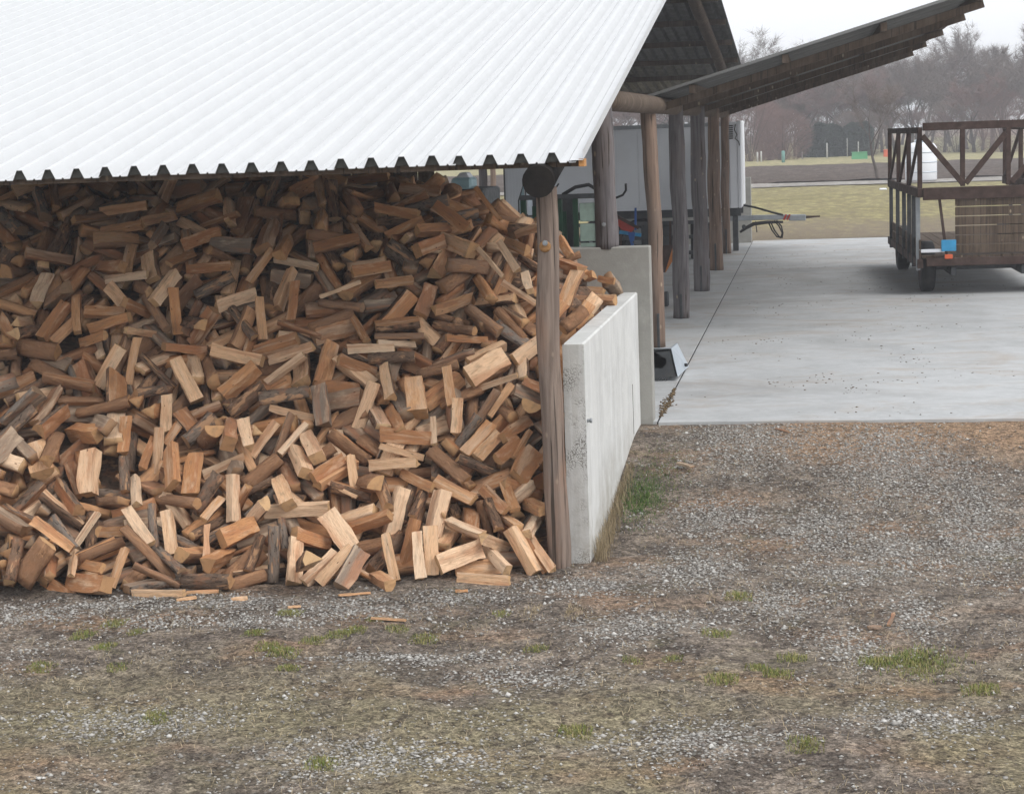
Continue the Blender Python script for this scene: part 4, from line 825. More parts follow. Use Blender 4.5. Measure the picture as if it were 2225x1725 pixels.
1 0 .4 .096 .125 -6.114 17.639 2.499 .09 -.03 .95 -.29 .45 0
4 2 .45 .104 .1 -4.855 15.282 .656 0 .32 -.86 -.39 .39 0
7 1 .38 .132 .121 -5.188 15.549 .752 -.02 -.18 -.37 -.91 .6 0
1 0 .44 .079 .11 -6.834 19.396 2.876 -.21 -.07 -.49 -.84 .17 0
7 2 .45 .139 .114 -4.774 14.948 .151 .74 -.6 -.27 .12 .34 0
2 1 .46 .191 .099 -6.989 16.815 2.065 -.87 .13 .37 -.29 .24 0
5 0 .38 .128 .101 -5.794 15.024 .517 -.95 .24 .16 -.09 .53 0
1 0 .43 .086 .119 -6.751 17.102 2.281 .15 -.3 -.53 -.78 .7 0
7 1 .38 .121 .11 -3.225 16.719 1.346 -.6 .72 -.35 -.06 .34 0
7 0 .46 .13 .111 -4.398 14.845 .202 .19 .25 -.43 .85 .7 0
7 2 .38 .101 .098 -2.744 16.715 1.326 -.64 .51 -.57 .06 .7 0
7 0 .44 .11 .095 -6.079 15.973 1.204 -.95 .24 -.19 .1 .49 0
0 2 .41 .126 .103 -6.972 15.291 .787 .16 -.11 -.7 .69 .26 0
7 0 .39 .134 .12 -5.898 14.788 .209 .75 -.56 -.32 .16 .94 0
3 0 .43 .165 .073 -5.807 14.504 .058 .46 .03 .04 -.89 .9 0
7 2 .45 .142 .134 -8.926 17.249 2.167 .46 -.37 .79 -.13 .91 0
2 0 .38 .156 .084 -4.266 16.873 1.661 -.32 .78 -.5 -.21 .58 0
5 0 .44 .111 .087 -7.868 16.628 1.863 .03 .93 .3 .21 .57 0
3 0 .38 .131 .061 -4.872 17.801 2.577 -.77 -.1 -.31 .55 .02 0
3 0 .44 .123 .057 -2.868 16.696 1.323 -.78 -.28 -.2 .53 .48 0
0 0 .4 .135 .094 -3.85 16.615 1.443 -.2 .53 .78 .28 .56 0
3 1 .42 .171 .075 -3.024 17.022 1.574 -.38 .89 -.24 -.09 .56 0
0 0 .42 .169 .122 -3.763 20.032 2.926 .76 -.55 -.24 .22 .62 0
5 0 .46 .126 .106 -3.549 15.294 .37 .24 -.95 .07 .2 .07 0
5 0 .43 .119 .096 -6.337 15.332 .818 .45 .22 -.23 .83 .49 0
5 0 .42 .108 .103 -3.499 15.418 .401 -.14 .05 .98 .13 .89 0
1 2 .4 .104 .128 -4.924 14.681 .058 .67 .67 .22 .22 .83 0
0 0 .42 .207 .141 -7.869 18.48 2.996 -.81 -.15 -.06 -.56 .27 0
1 1 .39 .094 .11 -5.063 18.012 2.686 -.77 .26 .38 -.43 .73 0
7 2 .41 .102 .092 -6.503 14.764 .231 -.75 .66 .05 -.04 .22 0
5 0 .45 .126 .106 -6.779 17.352 2.385 .59 -.75 .3 .03 .16 0
7 1 .41 .12 .114 -4.352 15.968 1.05 .26 .52 -.36 -.73 .4 0
1 0 .41 .119 .145 -4.397 17.665 2.379 -.01 -.27 -.21 -.94 .87 0
3 1 .43 .198 .084 -8.075 18.651 2.881 .59 -.19 -.01 .79 .71 0
5 1 .45 .086 .078 -4.755 15.268 .4 .29 -.5 .8 .18 .29 0
5 0 .44 .088 .078 -4.555 15.237 .404 -.32 .88 .35 .03 .82 0
3 0 .42 .163 .074 -3.385 17.416 1.895 .29 -.61 -.7 -.24 .12 0
0 0 .4 .155 .11 -6.054 15.882 1.126 -.21 .96 -.07 -.19 .53 0
0 2 .42 .184 .134 -2.107 19.563 1.994 .62 .24 -.49 -.56 .84 0
4 2 .44 .097 .104 -3.147 15.628 .469 .78 -.26 .47 -.31 .53 0
3 0 .45 .148 .073 -6.276 14.934 .442 -.31 .94 -.07 -.15 .84 0
0 0 .43 .133 .109 -2.864 15.664 .461 -.62 .77 0 -.09 .71 0
0 2 .38 .129 .101 -5.58 15.511 .753 -.32 .31 -.87 .22 .61 0
1 1 .44 .095 .113 -5.045 15.546 .766 .31 .4 .45 .74 .12 0
7 1 .38 .099 .092 -6.631 16.575 1.788 .83 -.11 .39 -.38 .06 0
1 0 .39 .089 .119 -7.363 16.015 1.242 .81 -.26 -.43 .29 .9 0
0 1 .45 .126 .096 -3.74 18.292 2.688 -.52 -.42 .03 .74 .49 0
0 2 .38 .16 .123 -3.598 16.72 1.475 -.91 -.36 -.21 -0 .05 0
7 0 .44 .148 .14 -6.404 19.27 3.019 -.41 .25 -.57 .67 .86 0
3 2 .4 .169 .083 -5.104 15.429 .604 .91 .35 .18 -.12 .9 0
1 1 .42 .134 .154 -5.505 16.292 1.286 .51 .71 -.1 -.47 .37 0
0 1 .43 .19 .136 -6.236 15.605 1.044 .82 .31 .04 -.48 .2 0
0 1 .46 .182 .131 -5.713 16.851 1.809 -.26 .76 -.5 -.31 .35 0
7 1 .42 .122 .114 -6.459 16.94 1.977 -.42 .44 .8 -.04 .41 0
5 1 .45 .117 .111 -3.138 16.828 1.5 -.9 .18 -.26 .3 .27 0
6 1 .4 .042 .021 -8.246 17.736 2.668 -.23 .77 -.51 -.3 .1 0
3 0 .45 .139 .071 -4.249 15.166 .311 -.22 .96 -.14 -.08 .51 0
1 2 .4 .114 .132 -2.585 15.203 .11 .11 -.12 .61 -.77 .54 0
0 2 .4 .166 .121 -4.865 18.209 2.8 .6 .42 -.36 -.57 .89 0
2 1 .43 .173 .104 -5.398 15.363 .583 -.2 -.13 .35 -.91 .4 0
5 2 .43 .101 .087 -6.948 15.178 .834 .76 .42 .09 -.49 .38 0
3 1 .43 .127 .064 -5.116 17.213 2.093 .5 .22 .32 -.78 .87 0
0 1 .42 .19 .143 -5.343 14.617 .055 .17 -.07 -.39 .9 .88 0
3 0 .41 .184 .085 -6.922 15.846 1.15 -.22 -.08 .29 -.93 .95 0
3 0 .45 .156 .081 -5.32 15.086 .3 -.38 .67 .62 .16 .17 0
1 2 .4 .077 .106 -2.882 15.011 .026 -.21 .14 -.54 .8 .39 0
1 0 .46 .09 .103 -6.168 16.766 1.787 -.4 -.59 -.18 -.67 .45 0
0 2 .39 .19 .138 -8.592 17.869 2.781 -.58 -.65 -.04 -.49 .52 0
1 2 .46 .11 .14 -6.615 16.74 1.872 -.58 -.02 .63 -.52 .82 0
3 1 .43 .169 .075 -6.464 17.544 2.439 .46 .73 .19 .46 .88 0
7 2 .46 .13 .108 -7.63 18.273 3.026 .23 -.73 .61 -.19 .22 0
1 0 .44 .107 .122 -4.626 14.694 .077 -.11 .2 -.85 .48 .18 0
1 2 .39 .099 .123 -5.564 17.02 2.005 .63 -.11 -.74 .2 .23 0
2 1 .41 .153 .078 -9.338 17.792 2.708 .08 -.69 .58 .42 .75 0
5 1 .43 .131 .11 -5.559 17.907 2.726 -.75 -.26 .21 -.57 .56 0
7 1 .4 .107 .101 -6.548 19.584 2.945 -.29 .41 -.85 .16 .46 0
5 2 .38 .083 .078 -4.383 16.805 1.64 -.26 .8 -.51 -.21 .48 0
1 2 .41 .11 .142 -5.591 14.491 .101 -.53 .18 -.53 .64 .27 0
2 0 .39 .167 .099 -7.958 18.932 2.84 -.05 .81 -.58 .11 .61 0
1 2 .42 .107 .136 -4.381 17.453 2.167 -.55 -.6 -.04 .58 .64 0
0 0 .45 .131 .095 -4.119 16.892 1.671 -.05 .85 -.43 -.3 .24 0
0 0 .39 .122 .092 -3.647 16.549 1.342 -.42 .77 -.47 -.08 .5 0
1 0 .41 .085 .102 -3.23 15.633 .446 .56 -.03 -.6 .57 .36 0
4 0 .43 .086 .094 -4.92 15.147 .277 .26 .58 -.4 -.66 .36 0
1 0 .43 .136 .156 -5.343 15.246 .592 -.94 -.24 -.17 .18 .27 0
3 1 .41 .141 .061 -6.041 15.718 .996 .21 .18 -.26 .93 .3 0
7 0 .43 .124 .109 -3.656 16.396 1.264 -.51 .15 .79 -.32 .39 0
0 0 .45 .148 .1 -3.397 15.21 .391 -.54 -.46 -.21 -.68 .65 0
0 0 .38 .168 .123 -6.456 16.565 1.732 .11 .74 -.44 -.49 .36 0
7 1 .41 .105 .1 -3.603 17.271 1.76 -.63 .55 .53 -.14 .29 0
1 0 .39 .099 .123 -5.118 16.791 1.693 -.38 -.56 .09 .73 .25 0
0 1 .4 .17 .137 -5.604 15.974 1.123 -.03 .06 -1 -.01 .51 0
2 1 .44 .167 .09 -3.302 18.993 2.809 .42 .26 -0 .87 .18 0
5 0 .42 .114 .101 -5.976 15.164 .594 .01 .07 -.35 .93 .83 0
0 0 .43 .153 .122 -2.816 16.031 .793 -.49 -.1 -.59 .63 .86 0
7 1 .46 .15 .133 -4.121 15.469 .568 .16 .59 .41 .68 .59 0
5 2 .41 .123 .099 -2.642 15.017 .098 .19 .05 -.43 -.88 .87 0
7 0 .42 .143 .127 -2.825 19.024 2.538 .73 -.42 .42 -.34 .47 0
3 1 .38 .175 .079 -9.225 17.553 2.513 .72 .43 -.1 .53 .47 0
5 0 .44 .087 .08 -3.895 17.061 1.709 .19 -.19 -.93 -.25 .73 0
7 2 .42 .125 .117 -3.997 14.725 .077 .98 .11 .02 .14 .37 0
6 1 .39 .054 .025 -3.802 14.683 .105 -.94 -.22 -.15 .21 .53 0
3 1 .44 .122 .061 -7.974 16.323 1.647 -.49 .76 -.22 -.36 .36 0
5 1 .43 .101 .084 -3.546 15.771 .846 -.29 .73 .61 .13 .16 0
0 1 .43 .171 .139 -2.598 15.778 .515 -.35 .16 .8 -.45 .41 0
5 2 .44 .119 .097 -7.22 14.618 .186 .07 .99 .1 -.08 .21 0
7 1 .42 .132 .121 -7.915 16.317 1.767 -.58 -.05 .71 .41 .16 0
3 0 .43 .155 .067 -5.639 14.924 .396 -.72 -.65 -.17 -.17 .02 0
1 2 .45 .088 .113 -2.831 15.872 .608 -.43 -.06 -.19 .88 .94 0
0 2 .42 .16 .129 -8.087 15.895 1.341 -.78 -.5 -.16 -.36 .42 0
5 0 .4 .136 .11 -5.07 15.473 .878 .62 .6 -.13 -.49 .86 0
3 2 .46 .157 .074 -8.382 18.725 2.858 -.11 -.83 -.54 .09 .4 0
7 1 .46 .169 .142 -6.395 14.786 .404 .13 .21 -0 .97 .86 0
2 0 .41 .204 .107 -7.696 14.387 .118 .98 .02 .15 -.11 .2 0
6 0 .42 .047 .023 -5.365 17.703 2.55 .18 -.71 -.63 -.24 .63 0
7 1 .44 .11 .1 -6.967 16.617 1.968 -.86 -.08 .3 -.41 .33 0
4 1 .46 .1 .107 -3.913 16.127 1.128 .15 -.01 -.65 -.75 .38 0
6 1 .44 .062 .031 -4.91 14.879 .171 -.97 .08 .18 .11 .42 0
3 0 .41 .156 .072 -3.962 17.838 2.379 .25 -.67 -.68 -.18 .9 0
2 2 .4 .17 .087 -4.706 15.242 .544 .07 .92 .15 .35 .98 0
0 2 .42 .169 .137 -7.633 17.045 2.198 .08 .34 -.71 -.62 .15 0
3 0 .42 .176 .08 -6.322 14.504 .154 -.79 -.27 -.01 -.55 .41 0
1 2 .44 .098 .129 -2.714 16.186 .855 -.49 .19 -.8 .28 .66 0
5 1 .41 .099 .084 -6.815 14.381 .1 .15 -.27 -.62 .72 .85 0
0 2 .41 .158 .109 -6.953 14.72 .241 -.29 .06 .81 -.5 .99 0
2 1 .45 .179 .089 -2.682 15.559 .481 .42 .17 -.14 .88 .22 0
1 2 .42 .083 .107 -3.405 16.038 .91 -.07 -.25 .73 .63 .33 0
3 0 .38 .137 .07 -5.285 15.548 .846 -.96 -.01 -.17 .23 .27 0
7 0 .4 .127 .122 -6.313 16.824 1.939 -.8 .31 .33 -.39 .01 0
1 2 .4 .105 .125 -2.554 16.751 1.393 -.63 .26 .65 -.34 .84 0
7 0 .45 .105 .092 -8.345 17.445 2.447 .88 .38 -.04 .28 .35 0
0 1 .45 .186 .139 -2.998 17.723 2.195 .22 -.56 .71 .38 .37 0
3 0 .39 .172 .079 -5.776 16.432 1.404 -.9 -.29 .13 -.3 .36 0
3 1 .43 .131 .057 -5.945 14.604 .111 .05 -.35 .9 .26 .36 0
6 1 .43 .05 .023 -7.64 16.707 1.957 -.66 -.31 -.33 .59 .42 0
0 2 .45 .165 .113 -3.813 15.819 .859 .12 .27 -.14 .94 .39 0
7 0 .46 .147 .135 -2.892 15.456 .273 .3 -.45 .84 -.09 .39 0
5 2 .38 .098 .089 -6.988 17.642 2.516 -.06 .05 -.91 .41 .2 0
2 1 .42 .212 .108 -3.526 18.626 2.882 .4 -.8 -.43 .13 .72 0
7 2 .41 .123 .116 -5.835 14.929 .46 .96 .15 -.05 .22 .84 0
7 2 .41 .148 .122 -4.311 15.477 .586 -.81 -.21 -.26 .48 .16 0
5 0 .42 .095 .076 -6.999 17.32 2.33 -.1 -.61 -.69 -.39 .88 0
6 1 .42 .044 .022 -2.446 15.663 .357 .91 .15 -.21 .32 .37 0
4 2 .43 .108 .1 -6.596 15.248 .749 -.05 -.74 -.52 -.42 .67 0
1 2 .43 .081 .112 -7.444 18.147 2.956 .5 .68 -.1 -.53 .39 0
5 0 .42 .099 .081 -6.974 17.741 2.574 -.03 .09 -.94 -.33 .21 0
7 1 .44 .133 .108 -3.145 18.034 2.469 .49 -.67 -.55 -.02 .21 0
7 0 .39 .171 .14 -3.419 17.744 2.209 .6 -.53 -.6 .04 .93 0
3 1 .42 .161 .076 -5.842 17.318 2.243 -.11 -.07 -.42 .9 .63 0
7 2 .41 .117 .11 -8.247 15.704 .932 .67 .2 -.25 .67 .65 0
1 2 .41 .107 .143 -2.683 16.644 1.353 .27 .61 .41 .62 .06 0
7 2 .43 .137 .116 -3.372 17.056 1.593 .16 .35 -.5 -.77 .63 0
1 0 .44 .104 .141 -5.427 15.734 .926 .95 .16 -.02 .28 .27 0
7 0 .43 .17 .14 -4.954 16.353 1.412 -.02 .06 -.85 -.52 .39 0
1 2 .41 .122 .14 -7.998 16.129 1.505 -.6 .73 -.31 -.04 .93 0
2 2 .42 .17 .089 -4.667 17.963 2.646 -.3 .7 -.63 -.1 .29 0
4 0 .44 .099 .101 -5.155 15.765 1.116 .14 -.66 -.74 -.02 .85 0
0 0 .44 .183 .132 -5.195 15.877 1.017 -.89 -0 -.25 .38 .69 0
3 2 .45 .142 .065 -3.21 15.998 .761 .04 .13 -.35 .93 .1 0
3 0 .41 .137 .059 -4.001 15.966 .971 -.89 -.34 -.22 .21 .8 0
0 1 .38 .163 .131 -7.042 14.328 .158 -.58 -.06 -.32 .74 .88 0
1 1 .44 .084 .111 -5.456 16.944 1.945 -.34 .02 -.34 .88 .7 0
6 1 .4 .054 .03 -5.394 18 2.752 -.14 .65 -.69 -.28 .74 0
7 2 .39 .148 .134 -7.887 17.586 2.64 -.93 .33 .15 -.01 .5 0
5 1 .43 .115 .1 -5.199 15.054 .397 .39 -.3 .79 -.36 .44 0
5 2 .41 .102 .097 -2.552 19.224 2.24 .68 -.59 .06 .43 .66 0
7 1 .46 .113 .106 -2.799 16.537 1.254 .59 -.55 .59 -.05 .27 0
4 0 .45 .083 .082 -6.131 17.238 2.245 .55 .25 .15 -.78 .11 0
0 2 .41 .13 .096 -6.617 16.42 1.622 -.23 .21 .86 .4 .56 0
0 0 .44 .158 .117 -8.275 16.151 1.33 -.37 -.36 -.01 .86 .97 0
3 1 .38 .16 .069 -5.431 15.051 .512 .11 .9 -.14 -.39 .11 0
3 2 .39 .142 .069 -4.898 15.619 .729 .54 .19 .36 -.74 .1 0
0 0 .43 .182 .129 -4.925 18.508 2.827 .08 .35 -.89 -.27 .06 0
7 2 .39 .136 .127 -6.127 17.887 2.673 -.01 .1 .89 .44 .55 0
3 1 .38 .177 .085 -8.853 17.063 2.035 .68 -.05 .53 -.5 .84 0
3 2 .42 .13 .061 -6.342 16.55 1.635 .7 .22 .36 -.58 .56 0
3 2 .44 .118 .057 -9.029 17.937 2.804 .42 -.89 .19 .04 .29 0
2 1 .41 .217 .109 -7.674 14.22 .137 -.04 .07 -1 -.01 .85 0
4 1 .43 .103 .107 -3.426 15.804 .692 .21 -.06 .35 -.91 .52 0
3 1 .44 .136 .063 -7.108 17.277 2.364 -.52 .57 .63 -.01 .21 0
5 0 .39 .109 .103 -3.794 15.991 .991 .65 -.71 .22 .17 .86 0
5 2 .44 .089 .08 -4.65 17.397 2.247 -.33 .81 -.41 -.26 .86 0
1 2 .46 .088 .112 -2.689 15.452 .235 .54 .46 .06 .7 .45 0
5 1 .41 .098 .083 -2.332 17.162 1.709 .61 -.35 -.63 .34 .93 0
7 2 .45 .154 .138 -6.229 17.492 2.516 -.56 -.13 -.28 .77 .25 0
3 1 .41 .16 .077 -3.105 15.241 .259 -.1 .76 .63 .1 .21 0
0 0 .39 .209 .142 -7.802 14.556 .4 .72 .6 .2 .29 .2 0
7 1 .42 .147 .126 -3.832 15.183 .367 -.63 .16 -.57 .51 .2 0
0 1 .38 .144 .102 -4.094 17.787 2.385 .41 -.58 -.7 -.06 .22 0
0 0 .44 .182 .127 -5.811 14.982 .351 -.32 -.04 -.25 .91 .08 0
7 2 .43 .152 .13 -2.561 17.461 1.912 -.27 .27 -.92 -.03 .54 0
0 2 .42 .13 .1 -7.245 16.706 1.946 -.75 -.25 -.24 .57 .06 0
0 0 .43 .14 .107 -3.271 15.26 .253 .69 .37 .04 .62 .2 0
1 2 .44 .106 .133 -3.138 16.78 1.403 .36 -.06 -.66 .65 .2 0
0 0 .4 .152 .117 -6.808 16.882 2.056 .03 -.56 .72 .4 .34 0
3 1 .44 .157 .076 -3.064 15.847 .709 -.55 -.03 -.38 .75 .72 0
2 1 .39 .175 .092 -5.748 15.214 .685 .05 -.31 -.95 -.05 .72 0
7 0 .44 .156 .137 -6.176 17.395 2.295 .38 -.46 .8 -.05 .49 0
5 2 .43 .093 .074 -3.223 17.46 1.957 -.32 -.75 .26 .52 .45 0
3 1 .44 .131 .066 -6.216 15.013 .531 -.02 .12 .33 .93 .4 0
4 2 .4 .115 .116 -7.237 18.092 2.951 .34 -.51 .78 .13 .95 0
5 2 .45 .106 .091 -5.828 18.815 3.148 .13 -.21 .84 -.48 .33 0
4 2 .44 .113 .118 -7.649 16.422 1.749 -.38 .84 .4 .01 .38 0
1 2 .43 .092 .12 -7.196 14.195 .077 .69 -.36 -.4 .48 .12 0
7 2 .42 .134 .112 -3.795 17.576 2.107 .66 -.74 .09 .06 .57 0
5 2 .41 .118 .097 -3.219 18.067 2.551 -.12 .54 -.76 -.34 .75 0
3 0 .45 .144 .062 -4.446 16.426 1.394 .42 .07 .32 -.85 .28 0
7 1 .46 .147 .121 -5.629 18.086 2.869 -.76 .29 .54 -.22 .18 0
7 2 .38 .122 .118 -5.508 16.715 1.716 .41 -.17 -.86 .25 .38 0
4 0 .44 .107 .109 -8.445 16.092 1.301 .77 .36 -.15 .5 .97 0
3 2 .45 .171 .086 -3.533 17.09 1.703 -.23 .48 -.8 -.29 .65 0
7 1 .45 .135 .121 -8.372 18.114 2.87 .17 .63 -.72 -.25 .36 0
3 1 .41 .135 .069 -2.324 16.294 .911 .24 -.66 .62 .34 .01 0
5 0 .42 .089 .079 -4.981 16.033 1.175 -.37 .05 -.87 .32 .98 0
1 1 .45 .125 .152 -2.458 15.469 .265 .82 -.16 -.42 .35 .8 0
5 0 .39 .093 .084 -3.374 16.568 1.313 .19 -.09 -.9 -.39 .34 0
4 1 .42 .1 .1 -6.109 14.78 .374 -.07 -.63 -.48 -.6 .44 0
2 2 .44 .182 .108 -7.473 16.527 1.951 .67 -.61 .43 -.09 .38 0
5 0 .43 .088 .082 -8.779 16.919 1.968 .1 -.73 .38 .56 .19 0
4 1 .41 .077 .077 -3.231 15.829 .625 .21 .03 .1 -.97 .55 0
5 2 .38 .127 .104 -6.55 16.847 1.992 -.43 .68 -.59 -.07 .41 0
7 0 .39 .109 .095 -4.49 15.135 .461 .27 -.81 .38 .36 .85 0
7 1 .38 .131 .111 -8.834 17.669 2.533 .46 -.49 -.74 -.05 .06 0
0 1 .46 .121 .094 -5.594 15.73 1.007 .44 .76 -.07 .47 .14 0
6 1 .45 .04 .022 -3.682 14.969 .131 .13 -.54 .8 .24 .98 0
7 2 .46 .108 .104 -6.78 15.306 .924 -.74 -.3 .02 .6 .2 0
4 2 .44 .122 .113 -5.716 16.102 1.296 -.74 -.18 .05 -.65 .87 0
3 0 .43 .129 .062 -4.191 15.787 .889 .78 .13 .39 -.48 .09 0
2 1 .43 .158 .09 -6.026 14.562 .257 -.09 -.27 .57 .77 .43 0
4 1 .45 .078 .083 -4.895 15.627 .861 .11 -.73 .55 .4 .21 0
3 1 .46 .136 .062 -3.864 15.997 1.175 .84 0 .18 -.5 .01 0
5 1 .4 .116 .103 -4.558 15.478 .72 .49 .14 -.12 .85 .74 0
4 2 .45 .077 .076 -6.683 14.331 .222 -.6 .07 -.08 -.79 .62 0
4 2 .41 .093 .084 -3.474 15.332 .506 -.19 .7 .65 .24 .57 0
3 1 .43 .158 .081 -7.671 17.249 2.337 .13 -.08 .25 -.96 .84 0
3 0 .4 .195 .083 -8.177 15.824 1.186 -.41 .79 .43 -.14 .34 0
3 1 .38 .13 .057 -3.83 17.458 2.202 .14 -.39 -.9 -.11 .75 0
2 1 .42 .151 .089 -7.98 14.884 .68 -.43 .78 .46 -.02 .49 0
4 0 .45 .08 .08 -5.511 16.223 1.384 -.74 -.34 -.08 .58 .14 0
1 2 .42 .131 .153 -3.939 17.287 1.956 .76 -.41 .51 .02 .85 0
3 0 .43 .164 .074 -4.605 17.453 2.341 .21 .85 -.19 -.45 .58 0
2 2 .38 .136 .074 -7.558 15.247 .84 .28 -.8 -.49 -.18 .04 0
0 2 .38 .123 .098 -5.742 17.775 2.577 .47 .51 -.1 -.71 .51 0
7 2 .45 .111 .098 -7.682 18.389 3.103 .32 -.83 -.45 -.08 .46 0
2 1 .38 .162 .087 -6.041 15.545 .942 -.69 -.3 -.3 .59 .68 0
7 0 .41 .142 .133 -3.699 17.72 2.307 .68 .64 .08 .35 .82 0
3 2 .4 .168 .077 -2.715 17.522 1.98 .19 -.33 .85 .36 .62 0
0 0 .38 .129 .098 -6.64 16.193 1.431 -.21 .97 .13 -0 .59 0
7 0 .41 .129 .108 -5.272 16.397 1.399 .19 -.24 .9 .32 .82 0
4 1 .39 .096 .095 -2.964 16.375 1.054 .74 .03 .5 -.45 .62 0
7 0 .41 .109 .105 -8.621 18.092 2.954 -.35 .65 .62 -.26 .16 0
3 2 .42 .168 .071 -4.953 18.373 2.923 -.05 -.55 -.83 -.07 .91 0
7 1 .44 .171 .138 -6.552 14.435 .227 .8 -.04 .3 .52 .72 0
0 0 .46 .149 .102 -3.303 15.782 .766 .73 -.16 .45 -.5 .65 0
3 1 .44 .178 .079 -6.147 15.578 1.148 -.6 -.14 .13 -.78 .08 0
0 1 .42 .191 .132 -4.769 15.825 1.117 .12 .04 .89 .45 .46 0
4 0 .46 .101 .097 -8.134 14.92 .602 -.16 -.74 .49 .44 .53 0
5 2 .43 .114 .107 -4.461 18.506 2.851 -.16 .29 .68 -.66 .17 0
4 1 .46 .099 .093 -3.141 17.179 1.734 -.29 .94 -.1 -.13 .49 0
0 2 .44 .18 .137 -4.164 17.352 2.071 -.58 .66 .47 -.13 .92 0
4 0 .38 .086 .083 -2.811 15.403 .335 .63 .48 .4 -.47 .54 0
5 0 .45 .113 .101 -5.973 18.012 2.821 -.91 .16 -.27 .25 .61 0
7 1 .4 .113 .099 -2.502 19.513 2.207 .92 0 .3 .25 .45 0
0 2 .41 .144 .107 -6.534 17.94 2.717 -.02 -.14 .44 -.89 .25 0
3 0 .4 .144 .071 -4.424 15.621 .821 -.22 .14 .96 .02 .17 0
5 1 .43 .117 .11 -4.68 14.999 .307 .1 .19 -.28 -.93 .82 0
4 0 .46 .108 .11 -6.359 17.377 2.299 .2 .6 -.5 -.59 .33 0
5 2 .45 .111 .1 -5.204 16.674 1.745 .26 .62 .52 .52 .46 0
2 1 .38 .22 .111 -5.855 16.516 1.541 -.15 .26 -.9 -.32 .19 0
7 0 .38 .158 .131 -7.065 17.992 2.874 -.44 .81 .3 -.26 .12 0
3 0 .45 .182 .08 -3.298 14.929 .085 -.95 -.23 -.05 -.22 .57 0
2 1 .39 .172 .096 -5.588 14.801 .23 -.01 -.36 .87 .35 .94 0
0 0 .39 .155 .128 -7.191 17.53 2.557 -.42 -.61 .05 .67 .09 0
0 1 .39 .165 .118 -2.35 16.72 1.512 -.21 .2 -.85 .44 .54 0
0 1 .42 .149 .101 -6.945 15.622 1.065 .51 .54 -.02 -.67 .89 0
3 0 .38 .128 .059 -7.339 14.757 .314 -.15 .26 -.95 .12 .52 0
0 1 .38 .2 .141 -8.935 16.635 1.843 -.97 .2 .15 -.09 .5 0
7 1 .39 .145 .134 -2.638 16.249 1.097 .77 -.34 -.51 .16 .26 0
0 2 .45 .158 .119 -3.687 17.796 2.461 -.71 -.05 .13 -.69 .62 0
3 0 .39 .126 .061 -4.567 15.418 .574 .97 -.21 .1 -.08 .6 0
0 1 .42 .153 .109 -8.301 15.264 .815 -.62 -.4 -.26 -.62 .69 0
5 2 .46 .09 .082 -5.208 17.905 2.674 -.58 -.03 -.31 .75 .37 0
5 0 .44 .098 .092 -7.268 17.098 2.304 .56 .46 -.01 .69 .36 0
3 1 .39 .141 .071 -2.934 15.574 .564 -.96 -.28 .05 0 .25 0
3 2 .38 .126 .063 -7.453 17.327 2.466 .58 -.09 .15 .8 .09 0
5 0 .43 .082 .074 -3.482 17.674 2.274 .16 -.53 .62 .55 .97 0
7 0 .44 .124 .104 -2.529 15.243 .271 .92 .18 .16 -.32 .7 0
1 2 .43 .077 .106 -5.867 15.803 1.095 .12 -.26 -.18 -.94 .64 0
1 2 .44 .103 .139 -4.084 16.591 1.632 -.2 -.12 .88 -.4 .66 0
5 0 .41 .118 .109 -4.298 16.287 1.376 -.13 -.09 .81 .57 .62 0
3 2 .38 .144 .062 -2.421 16.79 1.476 .18 .05 -.87 -.46 .75 0
6 1 .41 .059 .027 -4.353 15.662 .89 -.23 .74 .63 -.01 .15 0
7 2 .4 .155 .129 -5.335 16.835 1.756 -.61 .52 -.6 .04 .64 0
5 0 .45 .09 .08 -8.982 17.227 2.329 -.67 -.28 .16 -.66 .43 0
5 1 .38 .111 .103 -6.577 14.564 .34 .21 -.21 .46 -.83 .44 0
7 2 .41 .107 .102 -4.184 17.923 2.553 -.36 .55 .73 -.17 .38 0
0 0 .41 .177 .135 -6.226 16.442 1.673 .58 -.12 .66 -.46 .17 0
7 0 .41 .124 .103 -7.516 16.009 1.208 -.43 .4 -.81 .07 .93 0
0 2 .45 .149 .101 -3.113 15.61 .731 -.23 -.29 -.02 -.93 .35 0
2 2 .42 .136 .076 -7.325 16.614 1.859 -.59 -.22 .25 -.73 .22 0
2 2 .45 .154 .078 -7.083 17.723 2.674 -.3 .68 .66 -.08 .53 0
5 2 .45 .084 .074 -7.066 15.645 1.071 .66 .34 .21 -.64 .49 0
2 2 .41 .19 .103 -2.612 17.828 2.271 -.08 -.08 .93 .35 .98 0
5 0 .44 .109 .086 -7.45 17.062 2.329 -.45 .48 -.68 .33 .51 0
0 2 .45 .147 .112 -8.498 16.981 1.956 .82 -.08 .37 -.42 .37 0
5 0 .39 .086 .074 -7.368 14.938 .599 .7 .6 .37 -.05 .64 0
2 0 .45 .156 .087 -7.387 17.693 2.618 -.72 -.42 .1 -.55 .07 0
0 0 .43 .135 .109 -3.393 15.561 .548 .1 .12 .68 .72 .59 0
3 0 .43 .171 .077 -8.188 16.042 1.493 -.34 -.3 -.45 .77 .26 0
3 1 .39 .125 .062 -5.959 14.931 .613 .02 .36 .91 -.22 .72 0
7 1 .4 .12 .099 -6.005 16.476 1.609 -.41 .75 .52 .01 .47 0
6 1 .43 .057 .029 -5.432 15.478 .898 -.05 .21 -.92 -.33 .49 0
5 2 .4 .09 .084 -3.573 16.934 1.672 -.66 -.22 .28 -.66 .81 0
4 2 .41 .109 .102 -5.688 15.407 .788 -.55 -.7 .26 .37 .48 0
1 2 .38 .11 .136 -6.23 19.017 3.108 .23 .23 -.72 -.61 .37 0
3 1 .38 .155 .071 -4.589 17.109 2.038 .2 -.05 .36 -.91 .66 0
0 1 .44 .181 .139 -3.119 18.98 2.765 -.1 .46 -.43 .77 .28 0
